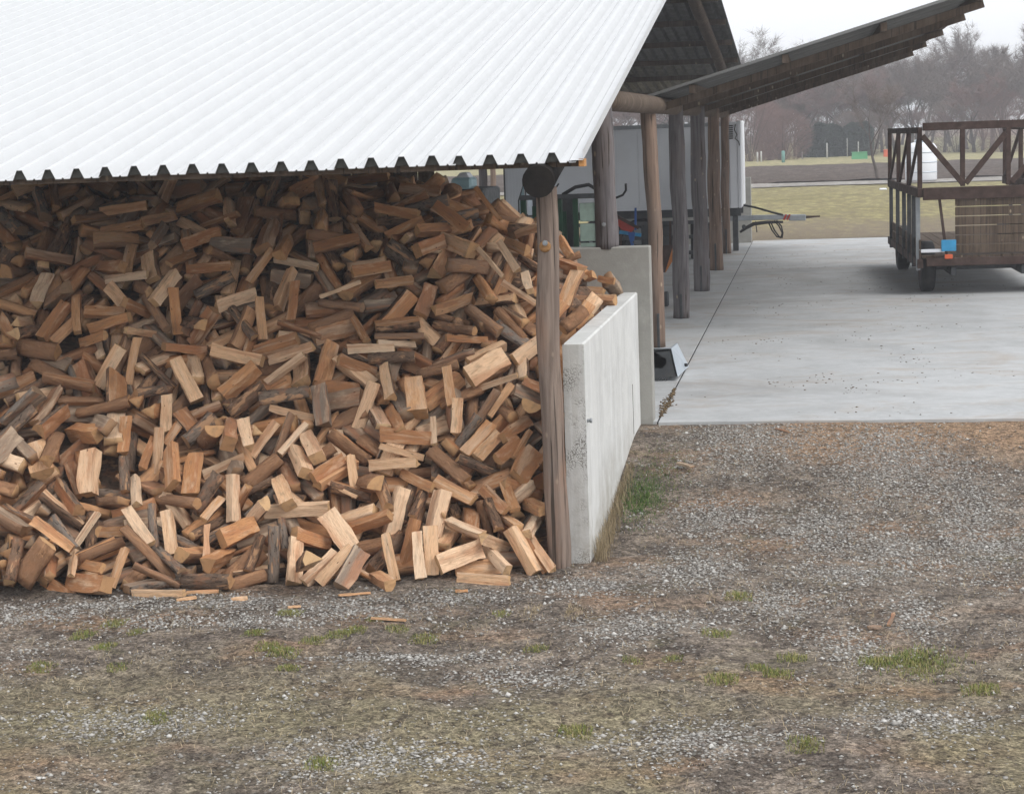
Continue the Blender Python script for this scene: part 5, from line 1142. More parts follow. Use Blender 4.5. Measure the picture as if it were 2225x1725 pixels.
0 1 .41 .151 .103 -4.701 15.849 1.013 -.53 .71 .45 .09 .96 0
0 0 .45 .172 .119 -3.362 18.039 2.519 -.38 -.42 .05 .82 .43 0
1 1 .46 .107 .145 -7.391 16.334 1.659 -.47 -.37 -.12 -.79 .88 0
7 2 .43 .108 .103 -8.251 17.275 2.336 .15 -.63 -.46 -.6 .6 0
7 2 .39 .147 .133 -7.379 18.453 3.055 .02 .63 -.68 .38 .57 0
7 1 .41 .119 .102 -5.87 17.071 2.113 -.23 -.19 -.05 -.95 .8 0
3 2 .41 .146 .062 -5.108 15.056 .24 -.31 .34 -.88 .13 .48 0
1 0 .45 .114 .132 -4.064 17.559 2.32 -.37 -.73 .27 .5 .63 0
5 1 .4 .091 .08 -3.961 16.774 1.713 .58 .02 -.23 .78 .58 0
6 2 .42 .061 .03 -3.929 18.341 2.728 .38 -.64 .63 .21 .67 0
0 1 .44 .154 .104 -8.347 16.591 1.793 .7 .15 .23 -.66 .05 0
3 2 .4 .125 .058 -4.898 16.73 1.692 -.1 .13 .53 .83 .34 0
2 2 .45 .129 .077 -4.139 17.07 1.884 -.27 -.54 .54 .58 .63 0
7 0 .43 .107 .099 -4.342 15.26 .456 -.32 .03 .94 .09 .17 0
3 1 .38 .171 .081 -3.14 15.937 .902 .73 .24 .28 .58 .57 0
5 2 .44 .127 .102 -7.892 14.275 .27 .51 .72 -.37 -.3 .52 0
7 1 .43 .15 .132 -3.104 19.078 2.767 .18 .86 .38 -.29 .12 0
7 0 .45 .129 .111 -5.758 18.099 2.938 -.71 .07 .37 -.59 .82 0
3 1 .38 .157 .076 -2.417 16.465 1.363 -.53 .54 .63 .18 .85 0
3 2 .42 .152 .065 -2.982 17.043 1.736 .7 .18 -.01 .69 .66 0
7 0 .38 .159 .141 -7.783 14.781 .542 .65 -.61 -.44 .09 .17 0
3 1 .43 .154 .076 -4.813 17.025 1.894 .95 .31 .01 .04 .53 0
2 0 .39 .189 .107 -8.178 15.279 .774 -.6 -.43 -.56 -.38 .93 0
2 2 .42 .157 .087 -6.606 14.506 .248 .05 .47 -.83 .28 .93 0
3 1 .42 .183 .081 -7.295 16.087 1.457 .88 .4 -.09 .22 .59 0
5 0 .44 .094 .077 -6.519 17.772 2.653 .49 -.84 -.07 .23 .39 0
1 0 .46 .1 .137 -2.314 16.962 1.732 .54 .75 -.13 .35 .21 0
1 0 .44 .092 .118 -7.337 17.515 2.557 -.68 .22 -.6 .37 .72 0
3 2 .41 .159 .073 -8.044 15.067 .743 .17 .55 -.8 -.15 .04 0
1 0 .38 .104 .13 -4.154 14.774 .125 -.06 .24 -.83 .5 .44 0
0 1 .39 .174 .128 -6.069 16.992 2.233 -.65 -.19 .07 -.73 .92 0
5 2 .44 .108 .091 -6.731 15.149 .734 .91 .23 -.28 .18 .22 0
0 1 .46 .143 .099 -3.998 15.371 .502 -.38 .51 .77 .03 .92 0
1 1 .45 .085 .112 -6.577 18.623 3.084 .08 -.21 -.67 -.7 .68 0
5 0 .4 .118 .097 -7.259 18.458 3.04 .37 -.53 .5 -.57 .45 0
1 2 .38 .087 .104 -4.91 15.13 .553 .36 -.32 .53 .7 .59 0
0 2 .39 .158 .119 -2.937 19.288 2.599 -.01 .43 .44 .79 .15 0
3 1 .45 .145 .067 -7.686 14.466 .334 -.31 -.14 -.06 .94 .84 0
3 0 .44 .156 .073 -3.753 15.56 .619 .01 -.01 -.92 -.38 .52 0
5 1 .43 .121 .095 -8.499 16.518 1.814 .57 .33 .07 -.75 .66 0
0 2 .39 .14 .1 -7.954 16.217 1.419 -.14 .99 .03 .06 .73 0
1 0 .4 .09 .109 -6.432 17.482 2.403 .77 .4 -.13 .48 .71 0
0 0 .39 .14 .098 -6.505 14.911 .619 .06 -.73 -.67 -.09 .84 0
0 2 .41 .195 .14 -7.032 17.753 2.769 .93 -.14 .09 .34 .49 0
0 0 .38 .162 .122 -7.051 16.945 2.124 -.06 .43 -.84 -.32 .66 0
6 0 .42 .06 .027 -5.358 15.872 1.112 .93 -.15 -.21 -.26 .38 0
3 1 .43 .139 .067 -7.236 13.979 .145 .01 .96 .01 -.27 .08 0
2 2 .4 .195 .102 -2.453 15.957 .684 -.25 .9 .34 .07 .82 0
1 1 .41 .105 .128 -8.78 17.193 2.282 .04 -.78 -.61 -.14 .24 0
5 0 .4 .092 .081 -2.549 15.458 .541 -.43 .18 -.7 .54 .01 0
4 2 .4 .095 .088 -5.024 14.983 .354 -.33 -.33 .35 .81 .74 0
2 0 .41 .167 .085 -7.244 15.694 1.217 -.19 .9 .31 .24 .58 0
0 1 .44 .197 .137 -8.315 15.059 .937 -.37 -.2 .06 -.91 .13 0
7 0 .42 .113 .104 -2.515 15.614 .564 .44 .8 .42 -.02 .43 0
4 0 .45 .079 .086 -9.36 18.466 3.024 .31 .48 -.82 -.01 .84 0
7 0 .43 .158 .144 -4.911 16.189 1.333 .8 -.52 -.31 .01 .47 0
7 1 .38 .123 .109 -2.2 17.122 1.662 -.22 -.73 .43 .49 .28 0
7 2 .4 .105 .1 -8.231 18.19 2.911 -.57 .57 .45 -.39 .99 0
0 0 .42 .151 .116 -3.81 16.524 1.514 .52 -.48 -.65 .27 .84 0
1 2 .38 .096 .116 -2.947 15.005 .095 .93 .12 .08 .33 .26 0
0 0 .45 .17 .13 -2.951 16.877 1.57 .16 .08 -.24 .95 .69 0
5 1 .43 .117 .102 -2.159 16.661 1.283 .64 .3 .23 -.67 .54 0
6 1 .4 .042 .022 -2.958 17.469 1.921 -.28 -.28 -.08 -.92 .57 0
0 1 .46 .152 .112 -4.665 17.658 2.522 -.42 -.27 .11 -.86 .3 0
3 2 .4 .168 .075 -5.245 18.119 2.83 .07 .61 -.78 -.14 .89 0
7 2 .4 .134 .11 -4.928 18.179 3.004 .62 .04 .02 -.78 .82 0
0 1 .46 .123 .095 -7.297 14.185 .145 -.51 -.62 -.29 -.52 .66 0
7 0 .38 .148 .121 -4.005 17.964 2.584 .33 .41 -.7 -.48 .63 0
2 1 .41 .125 .075 -6.755 18.038 2.85 -.27 .93 -.04 -.26 .16 0
7 0 .41 .152 .129 -2.624 19.287 2.337 .1 -.9 -.25 .36 .97 0
4 1 .45 .083 .085 -4.76 18.358 2.889 -.04 .86 -.38 -.32 .56 0
0 0 .45 .127 .105 -7.151 14.575 .3 .07 -.81 .56 -.16 .72 0
5 1 .4 .109 .104 -7.814 14.88 .506 .55 -.26 -.73 .31 .49 0
4 1 .38 .089 .098 -5.212 17.246 2.21 -.79 -.16 -.2 .56 .37 0
5 1 .46 .123 .1 -2.171 16.862 1.868 -.41 -.24 -.58 .66 .41 0
7 1 .41 .148 .128 -2.816 17.043 1.793 .19 .92 -.2 -.28 .38 0
5 1 .45 .082 .077 -7.061 16.803 2.126 -.03 -.87 -.38 -.32 .69 0
0 2 .44 .138 .101 -6.475 14.373 .242 .33 .72 .55 .26 .25 0
4 2 .39 .107 .107 -7.927 16.123 1.639 .55 .71 .44 -.03 .75 0
0 0 .4 .209 .143 -4.931 16.563 1.584 .78 .57 -.1 .23 .33 0
6 1 .43 .044 .024 -3.357 16.45 1.196 -.9 -.42 -.09 -.12 .51 0
2 1 .45 .169 .089 -5.814 17.546 2.485 -.24 .76 -.57 -.21 .53 0
7 2 .44 .119 .1 -7.444 14.49 .374 .89 .11 -0 .45 .99 0
5 1 .39 .099 .094 -3.85 15.06 .457 .19 -.1 .38 .9 .16 0
1 1 .4 .09 .116 -8.674 18.035 2.99 -.33 .64 .62 -.32 .86 0
5 2 .43 .113 .094 -6.107 16.191 1.347 -.17 .82 -.39 -.37 .16 0
5 1 .41 .104 .086 -4.022 17.149 2.056 .29 .92 .26 .11 .97 0
7 1 .44 .12 .113 -3.457 16.276 1.116 -.19 -.4 .39 .81 .95 0
0 2 .45 .137 .105 -5.39 14.821 .317 .18 .1 -.75 .63 .83 0
3 1 .42 .156 .071 -7.798 16.765 2.153 .64 .55 -.03 -.53 .6 0
0 2 .44 .186 .139 -4.269 17.949 2.63 .64 .06 -.14 .75 .14 0
1 1 .44 .122 .143 -2.769 16.941 1.744 -.32 -.12 .34 -.88 .98 0
0 2 .38 .129 .092 -3.571 16.1 1.119 -.07 .54 -.72 -.43 .22 0
2 0 .41 .154 .085 -8.035 15.386 .837 .25 -.73 .59 -.22 .62 0
0 2 .44 .179 .122 -5.057 18.615 3.028 .03 -.56 -.83 .02 .91 0
3 2 .44 .151 .067 -3.414 17.232 1.905 -.13 .11 .98 -.08 .71 0
7 1 .46 .139 .118 -7.998 15.8 1.188 -.89 -.06 .21 -.39 .94 0
2 1 .45 .156 .082 -5.42 15.299 .782 .22 .08 -.96 -.14 .34 0
5 0 .45 .117 .099 -5.079 18.228 2.906 -.3 -.47 -.58 -.6 .1 0
0 1 .44 .159 .116 -6.519 17.425 2.537 .11 -.21 .96 .17 .69 0
1 2 .42 .089 .113 -3.864 15.709 .699 -.96 .26 -.07 -.01 .87 0
7 2 .41 .108 .101 -7.986 18.15 3.082 -.29 -.13 -.14 -.94 .21 0
4 2 .4 .102 .107 -8.032 17.213 2.355 -.19 -.53 -.26 .79 .19 0
3 2 .41 .175 .082 -3.694 15.727 .874 .58 .19 .44 -.66 .19 0
3 2 .44 .121 .059 -8.611 16.18 1.554 .79 .44 -.11 .41 .88 0
5 2 .43 .091 .08 -7.37 16.268 1.499 -.29 .25 -.91 .14 .48 0
2 0 .42 .183 .11 -7.166 14.971 .65 .04 -.81 -.51 -.31 .05 0
0 2 .38 .114 .093 -2.286 16.457 1.11 .3 .95 .01 -.01 .75 0
0 2 .43 .163 .132 -6.387 18.48 3.072 -.75 -.18 -.09 .64 .3 0
0 2 .42 .157 .108 -2.937 18.778 2.595 -.74 .1 -.15 .65 .22 0
3 2 .43 .134 .067 -7.281 18.713 3.099 -.07 -.23 -.97 -.04 .9 0
3 1 .4 .131 .057 -5.976 16.169 1.383 -.72 .03 -.51 .46 .69 0
4 1 .41 .106 .103 -5.388 15.797 1.071 .34 -.01 .69 .63 .66 0
5 1 .45 .125 .098 -2.326 16.016 .85 .31 .49 -.4 -.71 .56 0
7 1 .45 .121 .114 -3.695 15.984 1.128 -.35 .77 -.53 .06 .54 0
3 1 .39 .154 .066 -8.096 16.793 1.98 -.42 .61 .64 .2 .01 0
2 2 .46 .156 .09 -7.923 14.653 .576 -.41 .84 .14 .33 .5 0
0 1 .45 .148 .12 -8.131 17.426 2.486 -.68 -.21 .45 -.53 .16 0
3 0 .46 .15 .067 -7.332 14.631 .482 .96 .04 -.18 -.22 .5 0
1 1 .42 .104 .136 -2.594 15.983 .757 -.1 -.33 .86 .37 .52 0
5 1 .43 .106 .096 -5.017 15.331 .612 -.24 .29 .87 .32 .56 0
7 2 .43 .13 .115 -6.24 16.608 1.708 .16 -.7 .55 .42 .72 0
5 0 .41 .123 .112 -3.687 16.168 1.235 .04 -.53 -.82 -.21 .95 0
0 1 .45 .155 .112 -6.154 18.621 3.156 -.05 .95 .07 .29 .11 0
4 1 .41 .11 .104 -5.468 17.573 2.492 .14 .66 .53 .51 .24 0
2 2 .39 .171 .102 -6.895 14.54 .33 .23 .94 .21 -.13 .25 0
7 0 .4 .122 .117 -8.268 15.208 1.202 .18 .41 .85 .27 .66 0
3 2 .42 .128 .063 -7.425 17.928 2.887 .2 -.25 .85 .42 .94 0
1 1 .39 .088 .112 -4.348 15.415 .623 .27 .86 -.35 -.25 .85 0
3 0 .46 .175 .079 -9.24 17.85 2.853 .38 -.35 -.85 -.09 .51 0
2 1 .38 .182 .108 -5.469 16.238 1.538 .43 -.32 -.72 .44 .54 0
7 1 .39 .128 .112 -3.908 16.312 1.339 -.55 -.07 .07 -.83 .64 0
5 0 .39 .107 .089 -2.149 16.034 .873 -.67 -.21 .21 -.67 .94 0
0 0 .42 .133 .095 -4.683 16.898 1.855 -.98 -.13 .11 -.13 .08 0
7 0 .43 .14 .121 -4.416 17.658 2.547 -.68 -.17 -.12 -.71 .33 0
5 0 .42 .118 .093 -3.117 18.488 2.713 -.25 .49 -.54 .64 .46 0
0 2 .4 .19 .138 -9.043 16.832 2.011 .49 .02 .46 -.74 .1 0
1 0 .44 .129 .154 -7.967 15.772 1.317 .35 .21 -.78 .47 .45 0
7 0 .38 .108 .106 -7.355 16.482 2.025 -.48 -.55 .55 .41 .08 0
5 2 .39 .089 .074 -6.271 17.813 2.774 .81 .18 .11 -.55 .02 0
2 0 .43 .195 .108 -7.446 14.291 .286 .15 .43 -.8 -.38 .41 0
2 0 .46 .139 .082 -8.556 16.089 1.538 .69 -.7 -.17 .12 .94 0
3 2 .39 .176 .077 -8.475 15.796 1.324 .64 -.02 .31 -.7 .25 0
0 2 .46 .137 .109 -7.517 15.861 1.35 -.55 .56 -.62 -.02 .54 0
4 0 .39 .1 .1 -9.132 17.237 2.35 -.31 .76 .53 .2 .66 0
1 2 .4 .104 .121 -4.233 16.647 1.63 -.32 .93 .15 -.01 .89 0
7 1 .41 .166 .143 -8.014 17.81 2.765 -.68 .61 -.4 .04 .47 0
7 1 .39 .109 .1 -8.775 17.949 2.94 .37 -.48 -.77 .18 .95 0
1 1 .42 .101 .133 -3.155 17.685 2.165 .64 .1 .49 -.58 .41 0
2 1 .41 .208 .109 -2.742 18.367 2.576 -.7 -.44 .12 .55 .86 0
0 1 .38 .126 .102 -6.627 14.591 .552 -.96 .18 -.21 -0 .63 0
7 2 .38 .144 .119 -7.054 17.113 2.314 .29 -.39 .77 .41 .56 0
0 0 .43 .198 .141 -6.189 19.163 3.353 .12 -.33 -.93 -.1 .07 0
7 0 .38 .151 .126 -4.766 16.727 1.777 .29 .92 .25 0 .22 0
3 2 .44 .159 .076 -6.557 15.796 1.237 .13 .14 -.88 -.45 .86 0
0 0 .45 .137 .098 -4.587 19.232 2.977 .52 .68 -.52 -.08 .55 0
5 0 .4 .095 .089 -5.831 16.208 1.362 -.12 -.72 -.38 -.57 .2 0
3 2 .38 .167 .086 -6.771 18.229 3.014 .41 0 -.3 .86 .26 0
1 0 .45 .095 .118 -4.048 18.47 2.944 -.01 .2 -.31 -.93 .56 0
6 2 .42 .054 .029 -3.138 15.348 .485 .43 .59 -.48 -.49 .17 0
5 1 .41 .086 .08 -4.096 16.547 1.499 .1 -.18 -.6 -.77 .23 0
0 0 .38 .129 .096 -6.347 17.688 2.667 -.49 .04 .68 .55 .43 0
1 0 .46 .1 .134 -2.475 16.145 .908 .68 -.63 -.36 -.04 .92 0
0 1 .39 .168 .134 -5.915 16.796 1.81 -.77 .16 -.52 .34 .27 0
1 1 .46 .084 .11 -6.896 17.503 2.613 .04 -.19 -.42 -.89 .73 0
0 2 .45 .141 .108 -6.373 17.584 2.668 -.01 .98 -.1 .15 .85 0
7 1 .45 .141 .133 -8.706 17.277 2.333 .68 -.32 -.51 .43 .57 0
0 0 .4 .138 .109 -7.479 15.007 .692 -.16 .97 .17 -.01 .6 0
3 1 .41 .148 .068 -7.026 16.348 1.674 .06 -.18 -.9 -.39 .83 0
5 1 .43 .101 .089 -7.644 15.145 .88 -.33 .83 -.41 -.14 .41 0
0 1 .43 .151 .124 -7.031 14.615 .471 -.23 -.27 -.87 -.34 .25 0
1 0 .4 .108 .137 -6.482 14.442 .387 .46 .84 .3 .06 .44 0
5 2 .41 .094 .084 -5.421 16.28 1.396 -.74 -.32 -.02 .58 .16 0
7 1 .45 .102 .094 -8.169 15.932 1.581 -.51 .69 .43 .29 .85 0
2 2 .41 .165 .087 -5.449 16.599 1.529 .17 -.32 -.92 -.13 .04 0
7 1 .45 .122 .119 -3.54 18.992 2.952 -.7 -.16 -.11 -.69 .4 0
3 1 .46 .13 .057 -8.662 18.258 3.072 -.57 .03 .08 -.82 .64 0
0 1 .42 .161 .129 -5.55 17.32 2.321 -.57 .42 .7 -.1 .28 0
6 2 .41 .041 .022 -7.442 14.512 .411 -.59 .35 .09 -.72 .83 0
0 1 .44 .159 .11 -7.824 17.978 2.929 -.45 .87 -.19 -.09 .65 0
7 2 .45 .096 .093 -3.342 18.584 2.829 .51 -.79 .09 .33 .63 0
0 0 .45 .137 .11 -3.132 16.637 1.482 -.01 -.65 -.5 -.58 .05 0
7 1 .43 .109 .092 -4.946 15.65 1.087 .12 -.45 -.81 .35 .13 0
1 1 .45 .117 .15 -9.011 16.921 2.21 -.49 .14 .67 -.55 .45 0
5 2 .45 .082 .075 -3.323 16.882 1.672 .52 .07 .55 -.65 .48 0
0 1 .4 .12 .094 -2.309 16.533 1.228 .59 .44 .15 .66 .86 0
2 2 .39 .126 .075 -3.232 16.838 1.647 .44 -.2 .87 -.05 .13 0
5 0 .45 .112 .091 -3.202 16.214 1.167 -.52 .58 -.63 -.01 .86 0
1 0 .38 .092 .12 -2.791 17.114 1.912 .38 .21 .13 .89 .35 0
0 1 .41 .2 .138 -8.457 17.57 2.615 .44 .69 .2 .54 .56 0
2 2 .41 .162 .092 -3.86 17.757 2.425 -.23 .67 .69 .14 .83 0
5 2 .42 .11 .097 -7.543 14.465 .481 -.62 .62 .45 -.17 .2 0
0 1 .41 .18 .131 -8.225 17.403 2.591 -.32 .36 .7 -.52 .23 0
0 1 .39 .14 .101 -7.059 14.671 .555 .97 -.19 -.06 -.16 .4 0
1 2 .4 .085 .104 -6.359 17.348 2.503 .05 -.4 .54 .74 .42 0
3 1 .39 .132 .058 -6.063 16.611 1.849 .31 .2 -.13 .92 .93 0
0 1 .46 .128 .097 -3.051 18.764 2.714 -.9 -.43 -.12 -.01 .99 0
3 2 .4 .177 .076 -5.409 19.179 3.118 .09 .32 -.94 .06 .93 0
0 1 .38 .18 .144 -7.656 15.322 1.017 .45 .16 -.12 .87 .62 0
1 1 .46 .123 .141 -6.099 16.461 1.661 .78 .24 -.03 .57 .14 0
0 1 .45 .158 .121 -6.707 14.726 .512 -.8 .25 .34 -.43 .07 0
3 1 .45 .156 .075 -2.289 16.006 .966 .15 -.44 -.85 -.24 .96 0
5 1 .38 .113 .095 -8.367 18.409 3.041 -.37 .62 -.6 .34 .64 0
0 0 .41 .164 .122 -7.849 15.418 1.047 .48 .78 .18 -.36 .9 0
0 0 .38 .13 .106 -7.68 15.541 1.033 -.67 -.53 .13 .5 .34 0
1 0 .42 .089 .117 -2.641 16.616 1.508 .64 -.41 .54 -.37 .06 0
5 1 .41 .101 .085 -7.049 15.941 1.342 -.06 -.27 .62 -.74 .26 0
7 2 .45 .134 .115 -5.908 16.168 1.427 -.43 -.55 .13 .7 .95 0
7 1 .38 .116 .099 -3.334 15.646 .582 -.79 .59 -.14 .07 .6 0
3 1 .43 .148 .064 -2.776 19.335 2.546 .46 -.45 .15 -.75 .22 0
0 0 .44 .197 .139 -7.491 15.593 1.217 -.52 .84 -.03 .16 .4 0
3 2 .38 .164 .078 -5.352 16.967 2.057 -.05 .34 -.92 -.17 .96 0
4 2 .43 .118 .113 -3.077 16.392 1.101 .71 .2 .36 -.57 .81 0
1 2 .39 .089 .103 -8.541 17.643 2.645 .56 -.04 -.79 .24 .08 0
1 1 .46 .1 .133 -4.089 18.205 2.814 -.16 .15 -.76 .62 .21 0
6 2 .4 .042 .023 -3.262 18.415 2.736 -.85 -.28 .03 -.44 .32 0
0 0 .43 .148 .103 -6.03 17.789 2.785 -.14 .96 -.12 -.2 .17 0
0 1 .38 .167 .135 -5.742 18.526 3.106 -.6 -.4 .22 .65 .66 0
0 2 .44 .153 .112 -7.655 17.378 2.563 -.71 -.12 .08 .69 .64 0
0 0 .4 .127 .093 -6.214 16.156 1.375 -.75 .39 -.54 .07 .99 0
7 1 .42 .104 .092 -3.436 16.202 1.015 .05 .4 -.76 -.51 .06 0
7 0 .44 .138 .135 -7.573 16.228 1.559 -.86 .44 -.01 .26 .96 0
3 1 .38 .151 .073 -5.416 17.247 2.179 .29 -.7 -.6 -.25 .54 0
0 0 .41 .185 .13 -6.974 15.013 .813 .62 .27 .33 -.66 .46 0
1 1 .42 .113 .132 -8.384 16.961 2.042 .19 .85 -.29 -.39 .95 0
3 0 .41 .127 .06 -4.521 18.593 3.008 .36 .04 .36 -.86 .57 0
0 2 .39 .18 .136 -2.82 19.609 2.57 -.7 .52 .01 -.49 .89 0
7 0 .44 .151 .137 -6.711 18.413 3.104 -.61 .67 -.41 .11 .41 0
3 0 .42 .134 .067 -8.817 17.832 2.907 -.56 .45 -.7 .05 .63 0
0 2 .45 .176 .123 -6.844 15.868 1.348 -.19 .82 .52 -.12 .28 0
3 1 .41 .146 .073 -4.547 17.159 1.973 -.18 .24 .9 .31 .99 0
2 2 .45 .162 .081 -4.327 19.632 3.036 .39 .6 -.7 .05 .69 0
0 0 .44 .143 .107 -5.26 16.231 1.389 -.56 -.41 .03 -.72 .23 0
0 1 .43 .138 .094 -2.795 17.59 2.058 .92 .1 -.27 .27 .7 0
2 0 .39 .193 .112 -4.678 18.906 3.075 -.04 .02 1 .05 .22 0
2 2 .45 .136 .073 -5.451 15.665 1.109 -.36 .21 .85 .32 .66 0
4 2 .39 .112 .118 -3.385 16.961 1.773 -.04 -.53 .54 .66 .26 0
1 1 .45 .116 .132 -4.617 18.282 2.845 .52 .11 -.37 .76 .74 0
1 1 .41 .092 .109 -4.31 18.25 2.718 -.14 .13 -.75 .64 .5 0
7 0 .41 .117 .111 -6.381 14.39 .427 -.29 -.63 -.62 -.36 .96 0
1 2 .38 .106 .137 -8.364 18.087 2.988 -.75 -.53 .23 .32 .48 0
5 2 .39 .111 .091 -3.442 17.438 2.096 .47 -.22 .67 -.53 .67 0
7 2 .46 .118 .101 -8.005 15.139 .999 .98 .17 .01 -.07 .34 0
5 0 .43 .081 .076 -6.241 14.204 .219 -.28 -.77 .51 .26 .68 0
7 1 .42 .106 .098 -2.195 16.558 1.31 -.13 -.58 -.46 -.66 .41 0
5 2 .45 .086 .078 -7.523 14.89 .934 -.67 .05 .17 -.72 .83 0
1 2 .43 .094 .117 -3.543 18.179 2.685 .94 -.23 -.15 .2 .33 0
7 2 .43 .144 .132 -5.833 15.742 1.287 .65 .08 .22 .72 .48 0
3 1 .38 .187 .086 -8.477 16.968 2.273 .27 .17 -.95 -.06 .54 0
5 0 .46 .123 .097 -7.682 18.277 3.165 .9 .32 -.07 .3 .33 0
2 2 .39 .17 .088 -8.928 17.934 2.954 -.22 -.67 -.38 -.6 .28 0
0 0 .43 .134 .108 -6.979 16.158 1.583 -.92 -.28 -.11 .23 .32 0
7 0 .42 .153 .133 -3.347 16.124 .996 -.25 .88 .39 -.05 .09 0
5 1 .44 .077 .072 -7.528 16.697 2.148 -.29 .94 .03 -.2 .38 0
1 2 .42 .129 .156 -8.245 16.797 2.011 .49 .48 -.17 -.71 .94 0
1 0 .4 .088 .107 -2.736 16.595 1.416 .38 -.56 .74 0 .92 0
5 1 .4 .111 .098 -7.704 14.187 .324 .47 -.34 -.71 .4 .28 0
5 2 .45 .099 .09 -5.783 18.903 3.271 .08 -.46 .86 -.22 .65 0
7 0 .43 .128 .104 -7.138 14.588 .641 .18 .42 -.76 -.46 .24 0
7 2 .44 .098 .094 -7.024 15.566 1.119 -.08 -.11 -.98 -.11 .88 0
0 1 .42 .179 .141 -8.394 18.216 3.158 .86 -.36 -.16 .33 .6 0
2 0 .45 .128 .076 -7.569 14.751 .69 .5 -.24 -.14 -.82 .26 0
5 1 .45 .096 .087 -7.12 14.734 .718 .53 -.25 -.16 -.8 .64 0
3 1 .39 .16 .076 -8.678 16.95 2.036 .71 -.04 .63 -.33 .81 0
0 1 .39 .146 .106 -3.704 17.137 1.787 .71 -0 .26 -.65 .64 0
1 0 .38 .12 .142 -8.583 16.711 1.881 -.8 .17 .46 -.35 .07 0
1 2 .41 .099 .124 -2.168 16.272 1.297 -.16 .67 .17 -.7 .35 0
7 1 .38 .144 .129 -8.182 15.49 1.019 -.32 -.84 .43 .13 .31 0
6 2 .44 .041 .021 -3.818 15.66 .818 -.37 -.5 .1 .78 .98 0
4 1 .38 .074 .077 -6.948 18.363 3.105 -.26 .75 .5 -.33 .67 0
7 1 .41 .119 .116 -8.144 16.694 1.974 .53 -.22 -.81 .08 .13 0
1 1 .46 .103 .122 -6.688 16.105 1.474 -.56 -.63 .08 .54 .95 0
5 2 .4 .122 .099 -5.107 19.063 3.081 .64 -.23 -.36 .64 .34 0
0 1 .44 .18 .123 -3.942 18.139 2.709 .26 -.21 .93 -.16 .55 0
7 2 .43 .118 .115 -7.421 14.723 .574 .27 .2 .68 .65 .38 0
3 0 .39 .193 .085 -7.427 14.041 .327 .18 .8 .49 .29 .37 0
5 0 .41 .107 .096 -4.32 16.704 1.693 -.08 -.1 .47 .88 .63 0
3 1 .38 .187 .082 -8.779 17.447 2.656 .56 .21 -.76 .27 .4 0
0 0 .4 .126 .098 -9.527 18.86 3.126 -.35 .19 -.22 .89 .85 0
3 2 .44 .175 .074 -9.262 17.499 2.599 -.29 .83 -.34 -.33 .04 0
3 0 .43 .165 .073 -7.613 13.836 .185 .9 .24 .26 -.24 .87 0
6 2 .38 .049 .027 -7.934 18.225 3.121 -.67 -.02 -.15 -.72 .6 0
7 0 .38 .141 .135 -6.759 17.842 2.881 -.51 .4 -.71 .27 .93 0
4 0 .44 .077 .083 -7.754 15.016 .867 .06 .99 -.1 -.05 .99 0
0 1 .41 .186 .128 -2.559 17.056 1.677 .72 .12 -.43 .54 .17 0
5 1 .4 .099 .078 -8.584 17.059 2.212 -.61 .15 -.6 .5 .61 0
5 1 .41 .105 .099 -9.053 17.913 2.935 .52 -.32 -.53 .59 .97 0
7 2 .39 .142 .126 -2.362 16.724 1.582 .27 -.82 -.5 .13 .15 0
4 1 .43 .117 .114 -2.772 16.243 1.15 .08 .46 .85 .23 .39 0
7 1 .43 .119 .108 -6.577 18.54 3.155 -.13 .61 -.76 .2 .91 0
3 2 .41 .186 .087 -5.187 18.12 2.987 .53 -.1 .09 .84 .3 0
1 0 .41 .11 .142 -2.264 16.448 1.389 -.17 -.77 -.29 -.54 .02 0
7 1 .45 .113 .108 -7.395 15.03 .886 -.4 -.76 -.33 -.39 .72 0
5 0 .45 .081 .077 -7.033 17.23 2.48 -.54 -.75 -.14 -.37 .68 0
7 1 .43 .108 .094 -7.958 14.895 .784 -.51 .63 -.56 -.16 .72 0
4 2 .42 .087 .08 -7.393 17.683 2.775 -.44 -.52 .03 .73 .95 0
5 0 .44 .099 .078 -6.068 16.966 1.967 -.33 -.67 .3 .59 .06 0
0 0 .41 .152 .108 -7.126 15.158 .992 -.35 .89 .29 .01 .52 0
7 2 .38 .124 .101 -5.454 16.441 1.62 .03 -.36 -.93 .07 .99 0
2 2 .45 .189 .099 -7.167 14.373 .383 .44 .37 .61 .55 .37 0
1 2 .44 .086 .105 -4.879 18.27 3.102 -.36 .47 .8 -.03 .3 0
5 0 .46 .089 .083 -4.942 15.503 .919 .3 .82 -.27 -.41 .27 0
5 1 .43 .113 .094 -5.611 16.255 1.579 .53 .18 -.07 .83 .16 0
1 1 .45 .098 .125 -4.087 18.884 3.024 .42 .73 .47 .26 .33 0
0 1 .38 .194 .141 -3.708 19.062 3 -.65 -.18 .04 -.74 .48 0
2 0 .41 .159 .082 -4.442 18.457 2.961 -.28 -.08 .04 .96 .52 0
0 2 .38 .174 .124 -2.648 17.069 1.806 .42 .08 -.1 .9 .58 0
0 0 .42 .178 .14 -7.94 19.082 3.106 -.85 -.2 .45 .18 .16 0
0 1 .39 .176 .121 -7.629 14.55 .498 .18 .43 -.65 -.6 .54 0
7 0 .39 .114 .105 -7.24 15.309 1.048 .05 -.36 -.89 .29 .67 0
0 0 .41 .187 .138 -7.531 17.536 2.656 -.7 .06 -.55 .45 .03 0
1 2 .45 .115 .145 -6.497 17.9 2.913 .73 -.31 -.49 .35 .58 0
7 2 .44 .154 .137 -5.776 19.359 3.297 .24 -.61 -.64 .4 .29 0
7 1 .46 .146 .129 -7.765 15.804 1.294 -.65 .31 -.48 .5 .84 0
5 0 .42 .091 .082 -7.945 16.785 2.111 -.57 .67 -.47 -.08 .63 0
1 2 .41 .095 .131 -5.4 18.626 3.075 .59 .71 -.02 .38 .6 0
